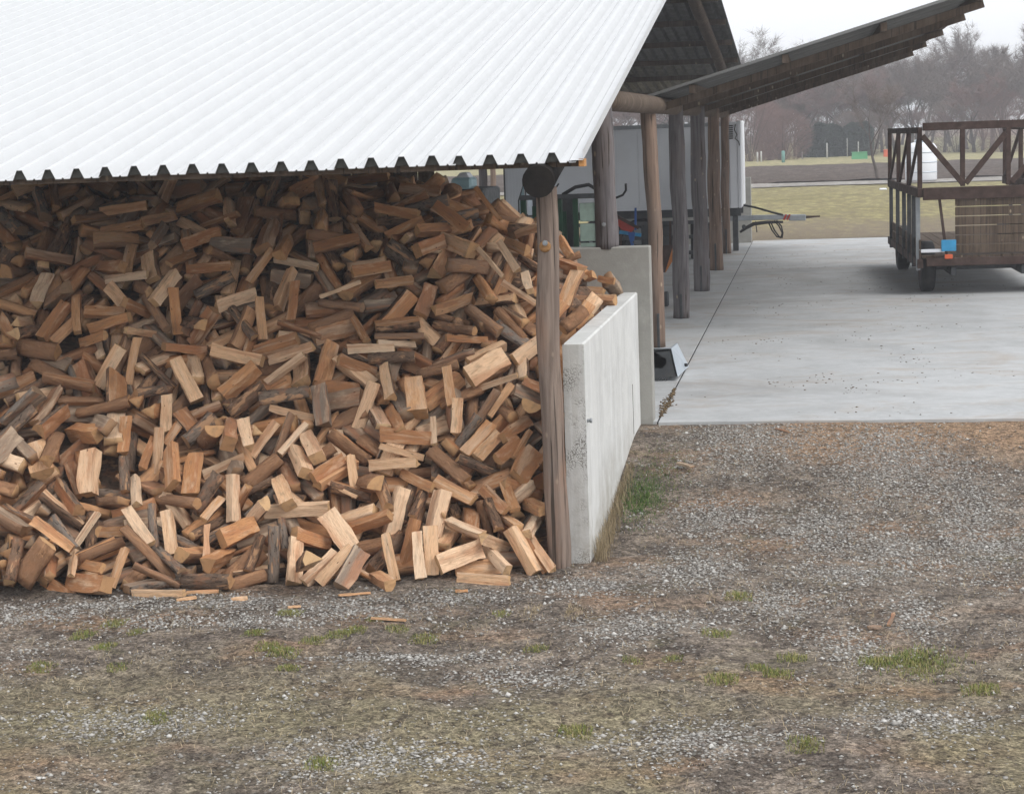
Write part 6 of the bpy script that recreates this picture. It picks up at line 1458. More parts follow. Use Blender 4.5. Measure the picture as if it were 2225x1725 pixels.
4 0 .43 .091 .087 -7.069 15.842 1.462 -.43 -.81 -.19 -.35 .05 0
0 0 .4 .176 .126 -8.615 17.361 2.57 .46 -.35 .78 -.23 .25 0
5 2 .43 .099 .092 -6.942 15.83 1.431 -.34 .23 -.58 .7 .15 0
3 1 .41 .203 .086 -8.349 16.09 1.714 .62 -.07 -.41 .66 .23 0
1 1 .42 .084 .1 -6.784 17.787 2.74 -.43 .01 -.71 .56 .18 0
5 2 .45 .107 .089 -7.285 14.638 .693 -.03 .84 -.49 .24 .44 0
2 1 .43 .175 .106 -5.349 18.313 3.031 -.27 .06 -.12 -.95 .44 0
3 0 .43 .135 .068 -8.75 17.014 2.329 .05 -.52 .83 .22 .71 0
3 2 .38 .174 .085 -8.128 16.21 1.855 -.89 -.14 .04 .44 .67 0
7 0 .42 .108 .095 -6.059 17.577 2.598 .35 -.5 -.71 -.36 .53 0
2 2 .45 .16 .084 -2.794 17.43 2.074 -.12 -.14 -.97 -.18 .66 0
2 0 .41 .136 .082 -6.246 19.599 3.303 .56 .5 -.64 -.17 .97 0
5 0 .41 .104 .087 -9.105 17.143 2.411 -.32 .89 -.32 -.03 .89 0
0 1 .43 .151 .116 -2.214 15.882 .976 -.82 .09 .33 -.47 .34 0
3 1 .44 .145 .074 -8.529 16.63 1.996 .03 .15 .31 -.94 .83 0
1 0 .45 .097 .129 -6.655 14.554 .432 .88 .27 .24 .31 .87 0
1 0 .39 .095 .117 -6.888 14.77 .667 -.37 -.52 .73 .24 .5 0
5 1 .42 .127 .1 -7.779 15.992 1.561 .28 .54 -.3 -.73 .38 0
0 2 .46 .122 .093 -4.075 19.679 3.061 -.36 .69 .46 -.42 .15 0
1 0 .43 .108 .142 -6.02 18.892 3.163 .2 .36 -.79 -.45 .23 0
1 0 .43 .112 .13 -7.411 18.725 3.146 -.75 -.5 .28 .33 .65 0
3 0 .41 .193 .087 -7.385 15.112 1.047 -.03 -.58 -.78 -.23 .71 0
4 1 .39 .078 .083 -5.13 14.95 .388 .4 .33 -.39 -.76 .21 0
1 0 .39 .123 .148 -5.016 17.153 2.098 .29 .82 .25 .42 .46 0
2 1 .44 .188 .106 -6.973 14.777 .811 -.04 .15 .09 .98 .31 0
1 0 .43 .107 .125 -4.234 18.564 3.062 .42 .42 .38 .71 .7 0
3 1 .43 .134 .062 -5.984 16.299 1.643 -.05 -.49 .82 .28 .13 0
2 1 .4 .209 .112 -7.828 17.32 2.566 .04 .9 -.26 .35 .61 0
1 0 .38 .105 .133 -8.525 16.893 2.17 -.6 -.71 -.12 .34 .33 0
5 1 .41 .098 .084 -6.858 18.703 3.184 .24 .65 -.7 .2 .07 0
7 1 .42 .122 .108 -6.691 15.342 1.064 .22 .8 -.26 -.49 .72 0
3 0 .46 .136 .063 -7.589 16.182 1.628 -.14 .92 -.33 .12 .99 0
1 0 .41 .091 .111 -3.28 16.618 1.592 .63 -.76 -.12 -.11 .97 0
2 0 .4 .17 .086 -3.137 17.163 1.895 .23 -.43 -.87 .06 .84 0
0 0 .4 .178 .126 -7.915 14.078 .308 -.63 -.18 -.31 .69 .21 0
3 2 .4 .163 .082 -7.92 16.838 2.28 -.65 -.54 .04 .54 .32 0
0 0 .45 .179 .133 -8.864 17.325 2.525 .49 -.1 -.35 .79 .56 0
6 1 .44 .054 .024 -2.797 17.622 2.139 -.15 -.3 -.06 .94 .33 0
6 1 .45 .058 .027 -5.183 17.773 2.747 -.43 .62 -.65 -.1 .71 0
7 2 .4 .125 .118 -4.249 19.716 3.016 -.1 -.68 .62 -.38 .42 0
7 1 .44 .131 .12 -8.291 19.197 3.257 .92 .18 .18 .29 .16 0
1 1 .4 .102 .118 -6.281 17.065 2.213 -.32 -.37 .07 .87 .93 0
4 1 .39 .103 .101 -7.629 16.072 1.545 -.12 -.41 -.86 .27 .21 0
1 1 .46 .114 .134 -7.529 16.132 1.755 -.74 -.62 -.16 -.19 .42 0
5 1 .46 .117 .107 -6.967 14.982 .985 -.43 .89 -.15 -.06 .04 0
1 2 .45 .092 .109 -4.633 18.206 2.906 .3 .32 .16 .88 .37 0
7 0 .44 .153 .14 -7.373 15.783 1.49 -.52 .78 .34 -.09 .98 0
2 0 .43 .201 .112 -6.508 19.493 3.372 -.5 .04 -.18 .85 .41 0
0 1 .4 .188 .14 -3.713 18.577 2.936 -.39 -.16 .02 .91 .34 0
6 2 .39 .046 .022 -5.679 18.934 3.228 0 .52 -.85 .11 .55 0
3 0 .45 .163 .084 -6.228 15.461 1.193 -.84 -.34 .2 .39 .83 0
1 1 .38 .108 .123 -4.621 16.709 1.726 .94 -.01 .25 .24 .91 0
5 1 .38 .09 .076 -8.912 17.124 2.439 .43 .01 -.17 .89 .46 0
6 0 .38 .053 .025 -8.091 16.517 1.788 .14 .5 .24 -.82 .05 0
0 1 .42 .153 .11 -7.136 14.913 .796 .21 .17 .67 -.69 .31 0
0 0 .41 .136 .095 -8.684 18.13 3.125 -.61 -.36 .29 .65 .37 0
3 2 .41 .143 .061 -3.876 17.981 2.654 -.51 -.24 .25 .79 .04 0
4 2 .42 .088 .097 -5.437 18.796 3.231 .01 -.07 -.84 .54 .89 0
0 0 .4 .171 .12 -8.115 15.23 1.133 .57 .35 -.17 -.73 .81 0
3 1 .38 .118 .058 -2.502 16.307 1.325 .14 -.03 .92 .36 .95 0
3 1 .41 .129 .066 -7.998 17.998 3.074 -.27 -.01 .17 -.95 .16 0
0 1 .45 .166 .128 -8.407 17.371 2.563 -.69 -.25 .36 -.58 .37 0
0 2 .45 .16 .127 -7.452 15.047 1.1 -.81 -.49 .05 -.32 .62 0
4 1 .44 .088 .089 -8.406 17.746 2.802 .18 .97 -.02 -.18 .47 0
1 2 .39 .092 .121 -7.271 14.975 .823 .22 -.08 .85 -.47 .23 0
1 0 .42 .112 .153 -2.897 18.496 2.686 -.58 .49 .55 -.35 .24 0
7 0 .39 .153 .132 -3.987 19.366 3.078 .7 -.67 -.22 -.01 .97 0
3 2 .43 .152 .078 -7.797 14.876 .857 -.08 -.23 .44 -.87 .93 0
5 0 .39 .088 .08 -7.133 19.258 3.204 -.04 .16 -.98 -.1 .49 0
1 1 .43 .133 .154 -9.194 17.976 2.99 -.67 -.45 -.1 .58 .33 0
5 1 .4 .118 .097 -7.486 19.3 3.208 .23 .25 .94 .04 .28 0
0 1 .41 .204 .14 -5.453 19.198 3.247 .36 -.29 .18 -.87 .3 0
7 0 .45 .128 .124 -8.261 17.072 2.27 .92 -.13 .22 -.29 .97 0
1 1 .43 .085 .11 -7.883 15.924 1.548 .55 -.57 -.61 .02 .99 0
7 1 .41 .177 .143 -6.666 18.794 3.253 .91 -.09 -.1 -.4 .95 0
0 1 .4 .18 .141 -3.979 19.177 3.06 -.1 .33 -.26 -.9 .37 0
5 1 .4 .11 .101 -9.031 18.065 3.076 -.61 .36 .45 -.54 .98 0
2 2 .42 .191 .11 -7.662 19.027 3.196 .52 .7 .47 .15 .26 0
6 2 .38 .051 .024 -3.748 17.743 2.526 .02 -.17 -.97 -.15 .03 0
4 0 .39 .096 .093 -5.671 17.447 2.535 -.05 -.86 -.47 .2 .56 0
1 2 .41 .103 .131 -7.105 18.722 3.179 -.84 -.4 -.25 -.28 .57 0
7 0 .45 .132 .106 -8.255 18.537 3.219 -.62 -.73 .17 .23 .87 0
3 0 .43 .132 .066 -6.292 16.074 1.389 -.34 -.14 .3 -.88 .9 0
1 2 .42 .094 .114 -7.797 14.547 .567 -.54 .78 .29 .13 .17 0
0 2 .42 .135 .101 -9.525 18.44 3.162 .04 .85 .53 -.04 .25 0
4 2 .41 .088 .091 -7.961 19.034 3.331 .03 -.6 -.76 -.24 .72 0
0 1 .43 .151 .116 -3.51 18.245 2.814 .33 .91 .19 .17 .95 0
5 2 .45 .111 .09 -4.561 18.22 2.998 -.02 -.85 .47 .25 .72 0
2 0 .46 .152 .088 -8.892 19.45 3.201 .26 .89 -.3 .24 .89 0
3 1 .46 .194 .084 -7.573 16.144 1.834 -.12 -.06 -.97 .19 .45 0
7 2 .41 .131 .11 -8.36 17.002 2.32 .14 .92 -.26 -.27 .02 0
5 0 .41 .107 .097 -7.619 19.697 3.25 -.61 -.32 .52 .51 .31 0
0 0 .41 .137 .095 -6.639 19.071 3.296 -.74 -.17 -.08 -.64 .62 0
5 1 .4 .093 .086 -8.02 16.747 2.049 .11 .88 -.1 -.45 .42 0
1 2 .41 .1 .138 -7.088 14.508 .485 -.61 .72 -.2 .28 .25 0
7 0 .45 .127 .119 -8.27 15.959 1.582 .06 .48 -.28 -.83 .04 0
7 1 .4 .121 .104 -6.04 15.905 1.362 .03 -.78 .62 .01 .49 0
4 1 .45 .092 .086 -8.599 15.782 1.38 .03 .64 -.69 -.33 .46 0
1 0 .43 .08 .104 -9.223 17.249 2.574 .83 .38 .28 .3 .17 0
5 2 .41 .108 .098 -5.859 19.003 3.313 -.16 -.2 .25 .93 .97 0
1 2 .43 .103 .126 -9.225 18.497 3.2 .05 .03 -.51 -.86 .04 0
5 0 .44 .103 .086 -7.087 14.826 .939 .17 .98 -.06 -.13 .66 0
1 2 .38 .116 .141 -3.062 17.701 2.326 .33 .72 .17 .58 .64 0
1 2 .44 .125 .143 -9.026 17.593 2.749 .31 .46 .54 .64 .37 0
3 0 .42 .125 .063 -8.542 18.516 3.209 .2 .96 -.04 .18 .4 0
5 1 .46 .108 .086 -3.094 17.373 2.168 .22 .81 -.43 -.34 .5 0
2 1 .46 .144 .081 -5.38 18.204 3.097 .61 -.24 .74 -.18 .69 0
7 1 .44 .142 .125 -8.245 15.866 1.318 -.41 -.21 -.63 .62 .35 0
2 0 .45 .196 .097 -7.561 15.617 1.316 -.15 .84 .5 .15 .35 0
1 1 .46 .08 .101 -8.109 18.223 3.189 -.36 .86 .36 .08 .38 0
2 0 .43 .191 .097 -8.565 16.085 1.686 -.8 -.14 -.15 .56 .48 0
5 0 .39 .109 .091 -7.676 18.571 3.222 .43 -.15 .23 -.86 .13 0
7 0 .43 .105 .102 -6.288 18.125 2.986 .5 .18 -.18 -.83 .11 0
7 1 .43 .145 .138 -6.252 18.678 3.266 .1 .2 .97 -.05 .93 0
1 1 .42 .096 .119 -9.128 18.761 3.138 .71 -.38 .51 -.32 .86 0
4 0 .45 .096 .096 -7.585 15.078 1.066 .4 .85 .09 .34 .32 0
1 1 .4 .074 .1 -8.116 16.174 1.78 -.23 -.22 -.69 -.65 .07 0
0 1 .45 .147 .112 -7.672 14.076 .411 .08 .5 .72 .47 .87 0
2 0 .39 .145 .082 -4.446 19.745 3.118 .01 .11 -.87 .49 .67 0
2 2 .39 .217 .108 -8.82 17.648 2.964 -.13 .83 .51 .19 .3 0
5 1 .39 .1 .088 -6.822 15.103 1.061 .15 .32 .44 .83 .85 0
1 0 .44 .082 .113 -6.16 18.198 3.034 -.24 -.41 -.54 -.7 .82 0
7 2 .45 .105 .095 -7.874 14.79 .915 -.49 .39 -.75 -.2 .57 0
2 1 .39 .162 .087 -7.31 15.464 1.13 -.34 .87 .03 -.35 .89 0
4 0 .38 .1 .092 -7.024 18.029 3.028 .08 -.17 .9 .4 .71 0
4 0 .46 .073 .08 -4.523 19.234 3.061 -.56 .73 -.17 .36 .42 0
0 1 .38 .138 .102 -7.801 15.137 1.093 .08 .95 -.27 .14 .2 0
1 2 .39 .1 .114 -7.338 19.341 3.308 -.44 .82 -.31 .19 .46 0
4 0 .43 .091 .099 -2.778 18.242 2.67 -.77 .63 -.06 -.03 .29 0
4 2 .43 .091 .083 -7.015 18.654 3.246 -.5 -.66 .22 .52 .46 0
7 1 .42 .139 .119 -8.214 15.733 1.493 .96 -.01 -.27 -.09 .05 0
7 0 .4 .126 .124 -5.402 16.532 1.651 -.27 -.06 .66 -.7 .39 0
3 0 .4 .152 .066 -8.167 15.572 1.178 -.45 .87 .1 -.18 .85 0
3 2 .38 .13 .06 -5.714 17.863 2.948 .21 .76 -.39 -.48 .18 0
5 1 .46 .098 .083 -6.657 18.049 3.077 .08 .33 .9 .27 .93 0
1 2 .42 .112 .134 -8.718 18.015 3.194 .79 -.5 -.31 .14 .3 0
1 2 .41 .114 .153 -8.984 18.224 3.186 .04 .27 -.61 .74 .55 0
2 1 .42 .151 .09 -8.922 19.298 3.192 -.19 -.19 -.94 -.2 .99 0
1 0 .43 .082 .107 -3.339 17.431 2.067 -.63 -.59 -.08 -.49 .98 0
0 1 .39 .145 .104 -4.118 18.95 3.113 .1 -.75 .64 -.14 .27 0
3 2 .41 .141 .069 -8.845 16.731 2.008 -.9 -.39 -.02 -.21 .89 0
6 0 .4 .045 .021 -6.557 19.35 3.419 .19 .18 -.16 .95 .42 0
4 2 .46 .106 .103 -5.616 18.472 3.121 .54 .52 .34 .57 .9 0
0 2 .41 .177 .14 -8.611 16.197 1.853 -.97 .16 -.02 .16 .83 0
6 1 .42 .062 .029 -4.67 16.471 1.911 -.15 .14 .34 .92 .71 0
5 2 .46 .086 .073 -2.943 17.979 2.484 -.28 -.95 -.15 .06 .09 0
5 0 .46 .087 .074 -5.894 18.861 3.406 -.47 .66 .55 -.2 .61 0
3 0 .4 .158 .08 -9.249 17.763 2.948 -.31 .61 .67 .29 .23 0
0 1 .4 .182 .131 -6.172 19.938 3.332 .63 0 -.37 .68 .64 0
0 0 .4 .13 .104 -3.411 18.428 2.836 .25 .06 .16 -.95 .39 0
3 1 .44 .136 .065 -6.278 18.873 3.369 .52 .09 -.05 -.85 .66 0
7 0 .43 .147 .123 -9.529 19.178 3.216 .98 -.15 -.04 -.11 .36 0
0 1 .45 .195 .139 -9.085 18.358 3.182 .05 -.27 .28 -.92 .06 0
6 0 .44 .053 .025 -4.474 18.379 3.048 -.14 .57 -.73 .35 .48 0
0 2 .44 .132 .103 -6.31 16.954 2.277 .39 -.24 -.56 .69 .24 0
7 1 .43 .116 .112 -4.778 17.815 2.838 .41 -.48 -.71 .3 .49 0
4 2 .44 .11 .118 -3.813 18.31 2.943 .99 .06 -.1 .04 .83 0
3 1 .43 .193 .084 -7.768 15.35 1.234 -.44 .76 -.46 .14 .14 0
2 0 .43 .156 .079 -6.38 16.383 1.709 .61 -.39 -.64 .24 .11 0
7 2 .42 .103 .099 -7.797 16.238 1.882 -.57 -.57 -.41 -.44 .87 0
6 1 .41 .054 .029 -2.124 16.702 1.642 -.32 -.63 -.35 .62 .69 0
0 1 .44 .158 .112 -9.941 19.349 3.131 -.97 .13 .19 .12 .92 0
0 1 .39 .156 .109 -5.488 18.402 3.11 -.57 .38 .38 -.62 .28 0
7 0 .39 .156 .129 -7.758 15.576 1.419 -.03 .14 -.96 .26 .66 0
0 2 .45 .176 .141 -7.472 18.865 3.272 .19 .67 -.71 -.08 .72 0
5 1 .4 .103 .088 -5.043 16.876 1.91 .77 -.51 -.34 .2 .31 0
1 1 .39 .118 .147 -5.763 15.306 .745 -.09 .89 .33 .3 .38 0
5 0 .41 .125 .107 -2.933 15.296 .351 -.17 .61 .78 -.01 .63 0
3 1 .39 .145 .068 -2.154 17.406 1.933 -.6 .63 .49 .03 .18 0
0 1 .43 .143 .106 -4.573 16.066 1.195 0 .55 .67 .49 .41 0
7 0 .43 .117 .103 -5.816 16.856 1.996 -.18 -.73 -.39 -.53 .77 0
7 2 .43 .14 .124 -3.62 16.696 1.564 -.18 .16 .97 .08 .68 0
5 0 .41 .099 .085 -5.898 17.396 2.441 .4 -.7 -.59 -.06 .18 0
2 1 .44 .19 .103 -5.117 17.176 2.16 -.52 -.41 -.11 -.74 .58 0
5 2 .4 .115 .099 -7.393 18.056 3.022 -.88 -.16 .14 -.42 .3 0
5 1 .4 .116 .099 -5.759 16.416 1.633 .56 .82 .1 .11 .49 0
0 2 .41 .171 .127 -5.841 17.986 2.906 -.01 .28 .83 .48 .69 0
3 2 .44 .15 .07 -4.381 18.096 2.787 -.21 .24 .93 .18 .46 0
0 0 .44 .167 .124 -3.696 15.006 .227 -.57 -.79 -.14 -.19 .18 0
1 1 .42 .085 .106 -4.933 17.606 2.473 -.27 .22 .87 -.35 .44 0
0 1 .39 .144 .107 -2.774 18.046 2.531 -.36 -.61 -.3 -.64 .53 0
7 0 .4 .118 .104 -7.661 17.726 2.753 -.73 -.54 -.04 -.41 .33 0
0 0 .39 .179 .133 -4.75 14.686 .112 -.68 -.6 .06 -.42 .45 0
1 1 .4 .119 .149 -3.602 16.986 1.802 .04 .4 .55 .73 .18 0
1 1 .44 .1 .125 -6.037 15.136 .65 -.08 .05 .69 -.72 .77 0
5 2 .39 .092 .079 -6.82 16.426 1.718 .95 .15 -.11 .26 .7 0
5 1 .44 .106 .091 -2.746 17.256 1.894 .41 -.37 -.83 .09 .21 0
3 2 .41 .145 .068 -2.801 16.156 1.029 .47 .77 .02 .43 .51 0
0 2 .42 .168 .124 -4.17 16.056 1.126 .91 .36 -.16 .15 .67 0
5 0 .41 .089 .077 -5.485 15.946 1.224 -.5 .84 .21 .06 .68 0
1 1 .42 .109 .136 -6.03 16.166 1.467 .67 .46 .03 .59 .24 0
2 0 .4 .19 .104 -2.792 15.626 .603 -.29 .94 .09 .16 .56 0
3 1 .44 .151 .07 -5.384 16.316 1.505 .84 -.52 -.05 .11 .2 0
2 0 .43 .17 .093 -6.498 15.506 .975 -.68 .54 .48 -.1 .71 0
3 0 .41 .129 .06 -5.415 16.686 1.8 -.86 -.34 .06 -.38 .3 0
3 0 .39 .142 .066 -4.282 17.606 2.387 .65 -.75 -.02 -.09 .26 0
3 2 .41 .168 .078 -3.546 18.366 2.895 .09 .17 -.29 .94 .48 0
'''
# ------------------------------------------------------------------ firewood
def arc(a0, a1, n): return [(math.cos(R(a0+(a1-a0)*i/(n-1))), math.sin(R(a0+(a1-a0)*i/(n-1)))) for i in range(n)]
# cross-sections: outline and, edge by edge, bark (1) or split wood (0)
SHAPES = [('quarter', [(0, 0)]+arc(45, 135, 7), [0]+[1]*6+[0], .155, .115), ('sixth', [(0, 0)]+arc(62, 118, 4), [0]+[1]*3+[0], .10, .125),
          ('half', arc(0, 180, 9), [1]*8+[0], .165, .09), ('slab', [(-1, -.5), (1, -.4), (.95, .5), (-.9, .45)], [0, 0, 0, 1], .15, .07),
          ('round', arc(0, 330, 12), [1]*12, .095, .095), ('square', [(-.5, -.45), (.5, -.5), (.45, .5), (-.5, .5)], [0, 0, 0, 0], .105, .09),
          ('splinter', [(-1, -.3), (1, -.2), (.8, .3), (-.9, .25)], [0]*4, .05, .025), ('tri', [(0, 0), (1, .1), (.35, .9)], [0, 0, 0], .13, .115)]
def log_shape(si, var):
    """(verts, quads, mats, ends) of a split log .42 m long lying along local X"""
    nm, pts, bk, w0, t0 = SHAPES[si]; rng = random.Random(si*10+var)
    a = np.array(pts, float); a -= (a.max(0)+a.min(0))/2; a /= (a.max(0)-a.min(0)); a *= [w0, t0]
    ring = []; em = []
    n = len(a)
    for i in range(n):
        p, q = a[i], a[(i+1) % n]; k_ = 3 if (bk[i] == 0 and np.linalg.norm(q-p) > .05) else 1
        for j in range(k_): ring.append(p+(q-p)*j/k_); em.append(bk[i])
    ring = np.array(ring); nr = 7; m = len(ring); V = []
    # irregularity: each lengthwise line of points wanders; the whole stick bows and twists a little
    wand = [rng.uniform(-1, 1) for _ in range(m)]; bow = rng.uniform(-.008, .008); bow2 = rng.uniform(-.006, .006); tw = rng.uniform(-.12, .12)
    for r in range(nr):
        u = r/(nr-1); x = -.21+.42*u; tp = 1+rng.uniform(-.03, .03)+(u-.5)*(.12*((var % 3)-1)); c, s = math.cos(tw*(u-.5)), math.sin(tw*(u-.5))
        for j, (y, z) in enumerate(ring):
            am = .011 if em[j] == 0 else .008
            dy = am*noise.noise((x*6+var*7, j*.9, si)) + wand[j]*.0025; dz = am*noise.noise((x*6+var*3, j*.9+9, si))
            yy, zz = (y*tp+dy), (z*tp+dz)
            ex = rng.uniform(-.004, .004) if r in (0, nr-1) else 0
            V.append((x+ex+(y*.06*((var*2+si) % 3-1) if r in (0, nr-1) else 0), yy*c-zz*s+bow*(1-4*(u-.5)**2), yy*s+zz*c+bow2*(1-4*(u-.5)**2)))
    Q = [(r*m+j, r*m+(j+1) % m, (r+1)*m+(j+1) % m, (r+1)*m+j) for r in range(nr-1) for j in range(m)]
    mi = [2 if em[j] else 0 for r in range(nr-1) for j in range(m)]
    c0, c1 = len(V), len(V)+1; V.append((-.211, 0, 0)); V.append((.211, 0, 0))
    T = [(c0, (j+1) % m, j) for j in range(m)]+[(c1, (nr-1)*m+j, (nr-1)*m+(j+1) % m) for j in range(m)]
    return np.array(V), Q, mi, T
LSH = {(s, v): log_shape(s, v) for s in range(8) for v in range(3)}
LOGM = {}
for key, (V, Q, mi, T) in LSH.items():
    b = MB(); b.add(V, Q, mi); b.add([], [tuple(i-len(V) for i in t) for t in T], 1)
    me = b.mesh('log_'+SHAPES[key[0]][0], [M_SPLIT, M_END, M_BARK]); at = me.attributes.new('lp', 'FLOAT_VECTOR', 'POINT'); at.data.foreach_set('vector', np.asarray(V, np.float32).ravel())
    me.polygons.foreach_set('use_smooth', [p.material_index == 2 for p in me.polygons]); LOGM[key] = me
LOGS = [[float(x) for x in l.split()] for l in LOGTXT.strip().splitlines()]
TN = ['four-sided', 'narrow', 'half-round', 'flat', 'round', 'squared', 'thin', 'three-sided']
def log_label(si, tone, c, q, L, wd):
    ax = q @ Vector((1, 0, 0)); st = abs(ax.z)
    barky = si in (2, 4) or (si == 0 and (q @ Vector((0, 0, 1))).y < 0)
    if tone > .78: look = 'weathered grey'
    elif tone < .12: look = 'very pale'
    elif tone < .25: look = 'pale'
    elif tone < .48: look = 'orange-tan'
    else: look = 'dull brown'
    body = {0: 'bark-backed quarter log' if barky else 'split quarter log', 1: 'narrow wedge log', 2: 'half-round bark log' if (q @ Vector((0, 0, 1))).y < 0 else 'split half log', 3: 'flat slab log', 4: 'unsplit round stick', 5: 'squared split log', 6: 'thin splinter', 7: 'three-cornered split log'}[si]
    size = 'broad ' if wd > .16 else 'slim ' if wd < .075 and si != 6 else ''
    pose = 'standing steeply' if st > .78 else 'leaning' if st > .4 else 'lying flat' if abs(ax.x) > .75 else 'pointing outward'
    x, y, z = c
    if x > -2.35 and z > 1.75: zone = 'on top of the concrete wall'
    elif x > -2.75 and y < 16.6: zone = 'beside the round front post'
    elif z < .28: zone = 'at the gravel foot of the firewood heap'
    elif z < .9: zone = 'low in the firewood heap'
    elif z < 1.7: zone = 'halfway up the firewood heap'
    elif z < 2.45: zone = 'in the upper half of the firewood heap'
    else: zone = 'near the shaded top of the firewood heap'
    return f'{look} {size}{body} {pose} {zone}'
AV, AQ, AMI, AT, ALP, ATR = [], [], [], [], [], []; off = 0; lrng = random.Random(4)
for row in LOGS:
    si, va = int(row[0]), int(row[1]); L, wd, th = row[2:5]; c = Vector(row[5:8]); q = Quaternion(row[8:12]).normalized(); tone, ind = row[12], int(row[13])
    w0, t0 = SHAPES[si][3:5]; scl = (L/.42, wd/w0, th/t0); rv = lrng.random()
    if ind:
        o = put('firewood_log', LOGM[(si, va)]); o.rotation_mode = 'QUATERNION'; o.location = c; o.rotation_quaternion = q; o.scale = scl
        o.color = (tone, rv, 0, 1); tag(o, log_label(si, tone, c, q, L, wd), 'log', 'split logs in the firewood heap')
    else:
        V, Q, mi, T = LSH[(si, va)]; Rm = np.array(q.to_matrix()); P = (V*np.array(scl))@Rm.T+np.array(c)
        AV.append(P); AQ.append(np.array(Q)+off); AMI.append(mi); AT.append(np.array(T)+off); ALP.append(V); ATR.append(np.tile([tone, rv, 0.], (len(V), 1))); off += len(V)
V = np.concatenate(AV); qd = np.concatenate(AQ); tr = np.concatenate(AT)
tri = np.concatenate([qd[:, [0, 1, 2]], qd[:, [0, 2, 3]], tr]); qmi = np.concatenate([np.array(x) for x in AMI])
mi = np.concatenate([qmi, qmi, np.ones(len(tr), int)])
hm = fast_mesh('firewood_heap', V, tri, [M_SPLIT, M_END, M_BARK], mi, {'lp': np.concatenate(ALP), 'tr': np.concatenate(ATR)})
hp = put('firewood_heap', hm); hp.color = (0, 0, 0, 1); stuff(hp); tag(hp, 'countless split firewood logs filling the heap under the roof', 'firewood heap')
# the inside of the heap: lumpy packed wood seen only through the gaps
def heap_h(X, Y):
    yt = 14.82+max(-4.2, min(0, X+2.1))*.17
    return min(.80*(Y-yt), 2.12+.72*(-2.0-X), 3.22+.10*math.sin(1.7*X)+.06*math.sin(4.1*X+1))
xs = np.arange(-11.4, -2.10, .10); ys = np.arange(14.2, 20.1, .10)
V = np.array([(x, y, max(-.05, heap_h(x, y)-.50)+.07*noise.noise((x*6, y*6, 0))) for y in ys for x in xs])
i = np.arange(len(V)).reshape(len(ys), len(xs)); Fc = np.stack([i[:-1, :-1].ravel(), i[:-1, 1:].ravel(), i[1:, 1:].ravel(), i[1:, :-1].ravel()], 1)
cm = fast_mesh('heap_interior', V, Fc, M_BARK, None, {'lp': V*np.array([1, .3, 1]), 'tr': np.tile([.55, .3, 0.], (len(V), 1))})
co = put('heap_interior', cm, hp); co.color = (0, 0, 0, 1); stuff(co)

# bits of wood on the gravel
CH = [((405, 1300), .16, .05, .5, 'short orange wood chip at the gravel edge of the heap'), ((640, 1318), .10, .06, .2, 'small square orange chip on the gravel'), ((845, 1345), .28, .035, -.15, 'long thin orange sliver lying on open gravel'),
      ((770, 1290), .26, .05, .5, 'pale splinter by the foot of the heap'), ((440, 1285), .26, .04, .25, 'pale splinter beside the lying plank'), ((520, 1300), .13, .05, .4, 'faint orange chip below the heap'),
      ((1490, 1010), .24, .06, -.9, 'grey wood scrap on the gravel beyond the concrete wall'), ((1936, 1345), .28, .03, 1.4, 'pale upright sliver on the dark gravel'), ((1003, 1283), .1, .05, .2, 'small orange chip under the lying log'),
      ((1700, 935), .22, .03, -.9, 'dark twig near the edge of the slab'), ((1900, 1362), .1, .05, .3, 'tiny pale chip on the dark gravel')]
for (px, py), L, wd, rz, lab in CH:
    c = atz(px, py, .02); c[2] = float(gz(c[0], c[1]))
    for _ in range(5): c = atz(px, py, float(gz(c[0], c[1]))+.015)
    o = put('wood_chip', LOGM[(6, random.randrange(3))]); o.location = c; o.rotation_euler = (random.uniform(-.2, .2), random.uniform(-.06, .06), rz); o.scale = (L/.42, wd/.05, .7)
    o.color = (.9 if 'grey' in lab or 'dark' in lab else random.uniform(.15, .45), random.random(), 0, 1); tag(o, lab, 'wood chip', 'wood chips lying on the gravel')

# ------------------------------------------------------------------ machines inside the shed
def W(px, py, Y): return Vector(aty(px, py, Y))
# white box trailer
tx0, tx1, ty0, ty1, tz0, tz1 = -7.93, -1.83, 48.0, 50.4, 1.56, 3.73
tr_ = thing('box_trailer', 'white box trailer parked crosswise at the back of the shed', 'trailer', (-5, 49, SLABZ))
m = MB(); m.box(tx0+.01, tx1-.02, ty0+.02, ty1, tz0+.02, tz1-.02); m.build('box_body', M_WHITE, tr_)
pw = (tx1-.30-tx0)/5
for i in range(5):
    m = MB(); m.box(tx0+pw*i+.006, tx0+pw*(i+1)-.006, ty0, ty0+.025, tz0+.10, tz1-.10); m.build('side_panel', M_WHITE, tr_, .004)
for i in range(9):
    m = MB(); m.box(tx0+.08+i*.085, tx0+.11+i*.085, ty0-.014, ty0+.004, tz0+.11, tz1-.11); m.build('ridge', M_WHITE, tr_)
m = MB(); m.box(tx0, tx1-.28, ty0-.012, ty0+.03, tz0, tz0+.098); m.build('lower_rail', M_WHITE, tr_, .004)
m = MB(); m.box(tx0, tx1-.28, ty0-.012, ty0+.03, tz1-.098, tz1); m.build('upper_rail', M_STEEL, tr_, .004)
m = MB(); m.box(tx1-.295, tx1-.11, ty0-.02, ty0+.03, tz0, tz1); m.build('front_panel', M_WHITE2, tr_, .01)  # paler white on this panel and the corner carries the open light
m = MB(); m.box(tx1-.104, tx1, ty0-.03, ty1, tz0, tz1+.02); m.build('corner_post', M_WHITE2, tr_, .02)
for i in range(7):
    z = tz1-.10-.052*i; m = MB(); m.box(tx1-.30, tx1-.20, ty0-.035, ty0-.018, z-.016, z+.016); m.build('vent_slot', M_BLACK, tr_)
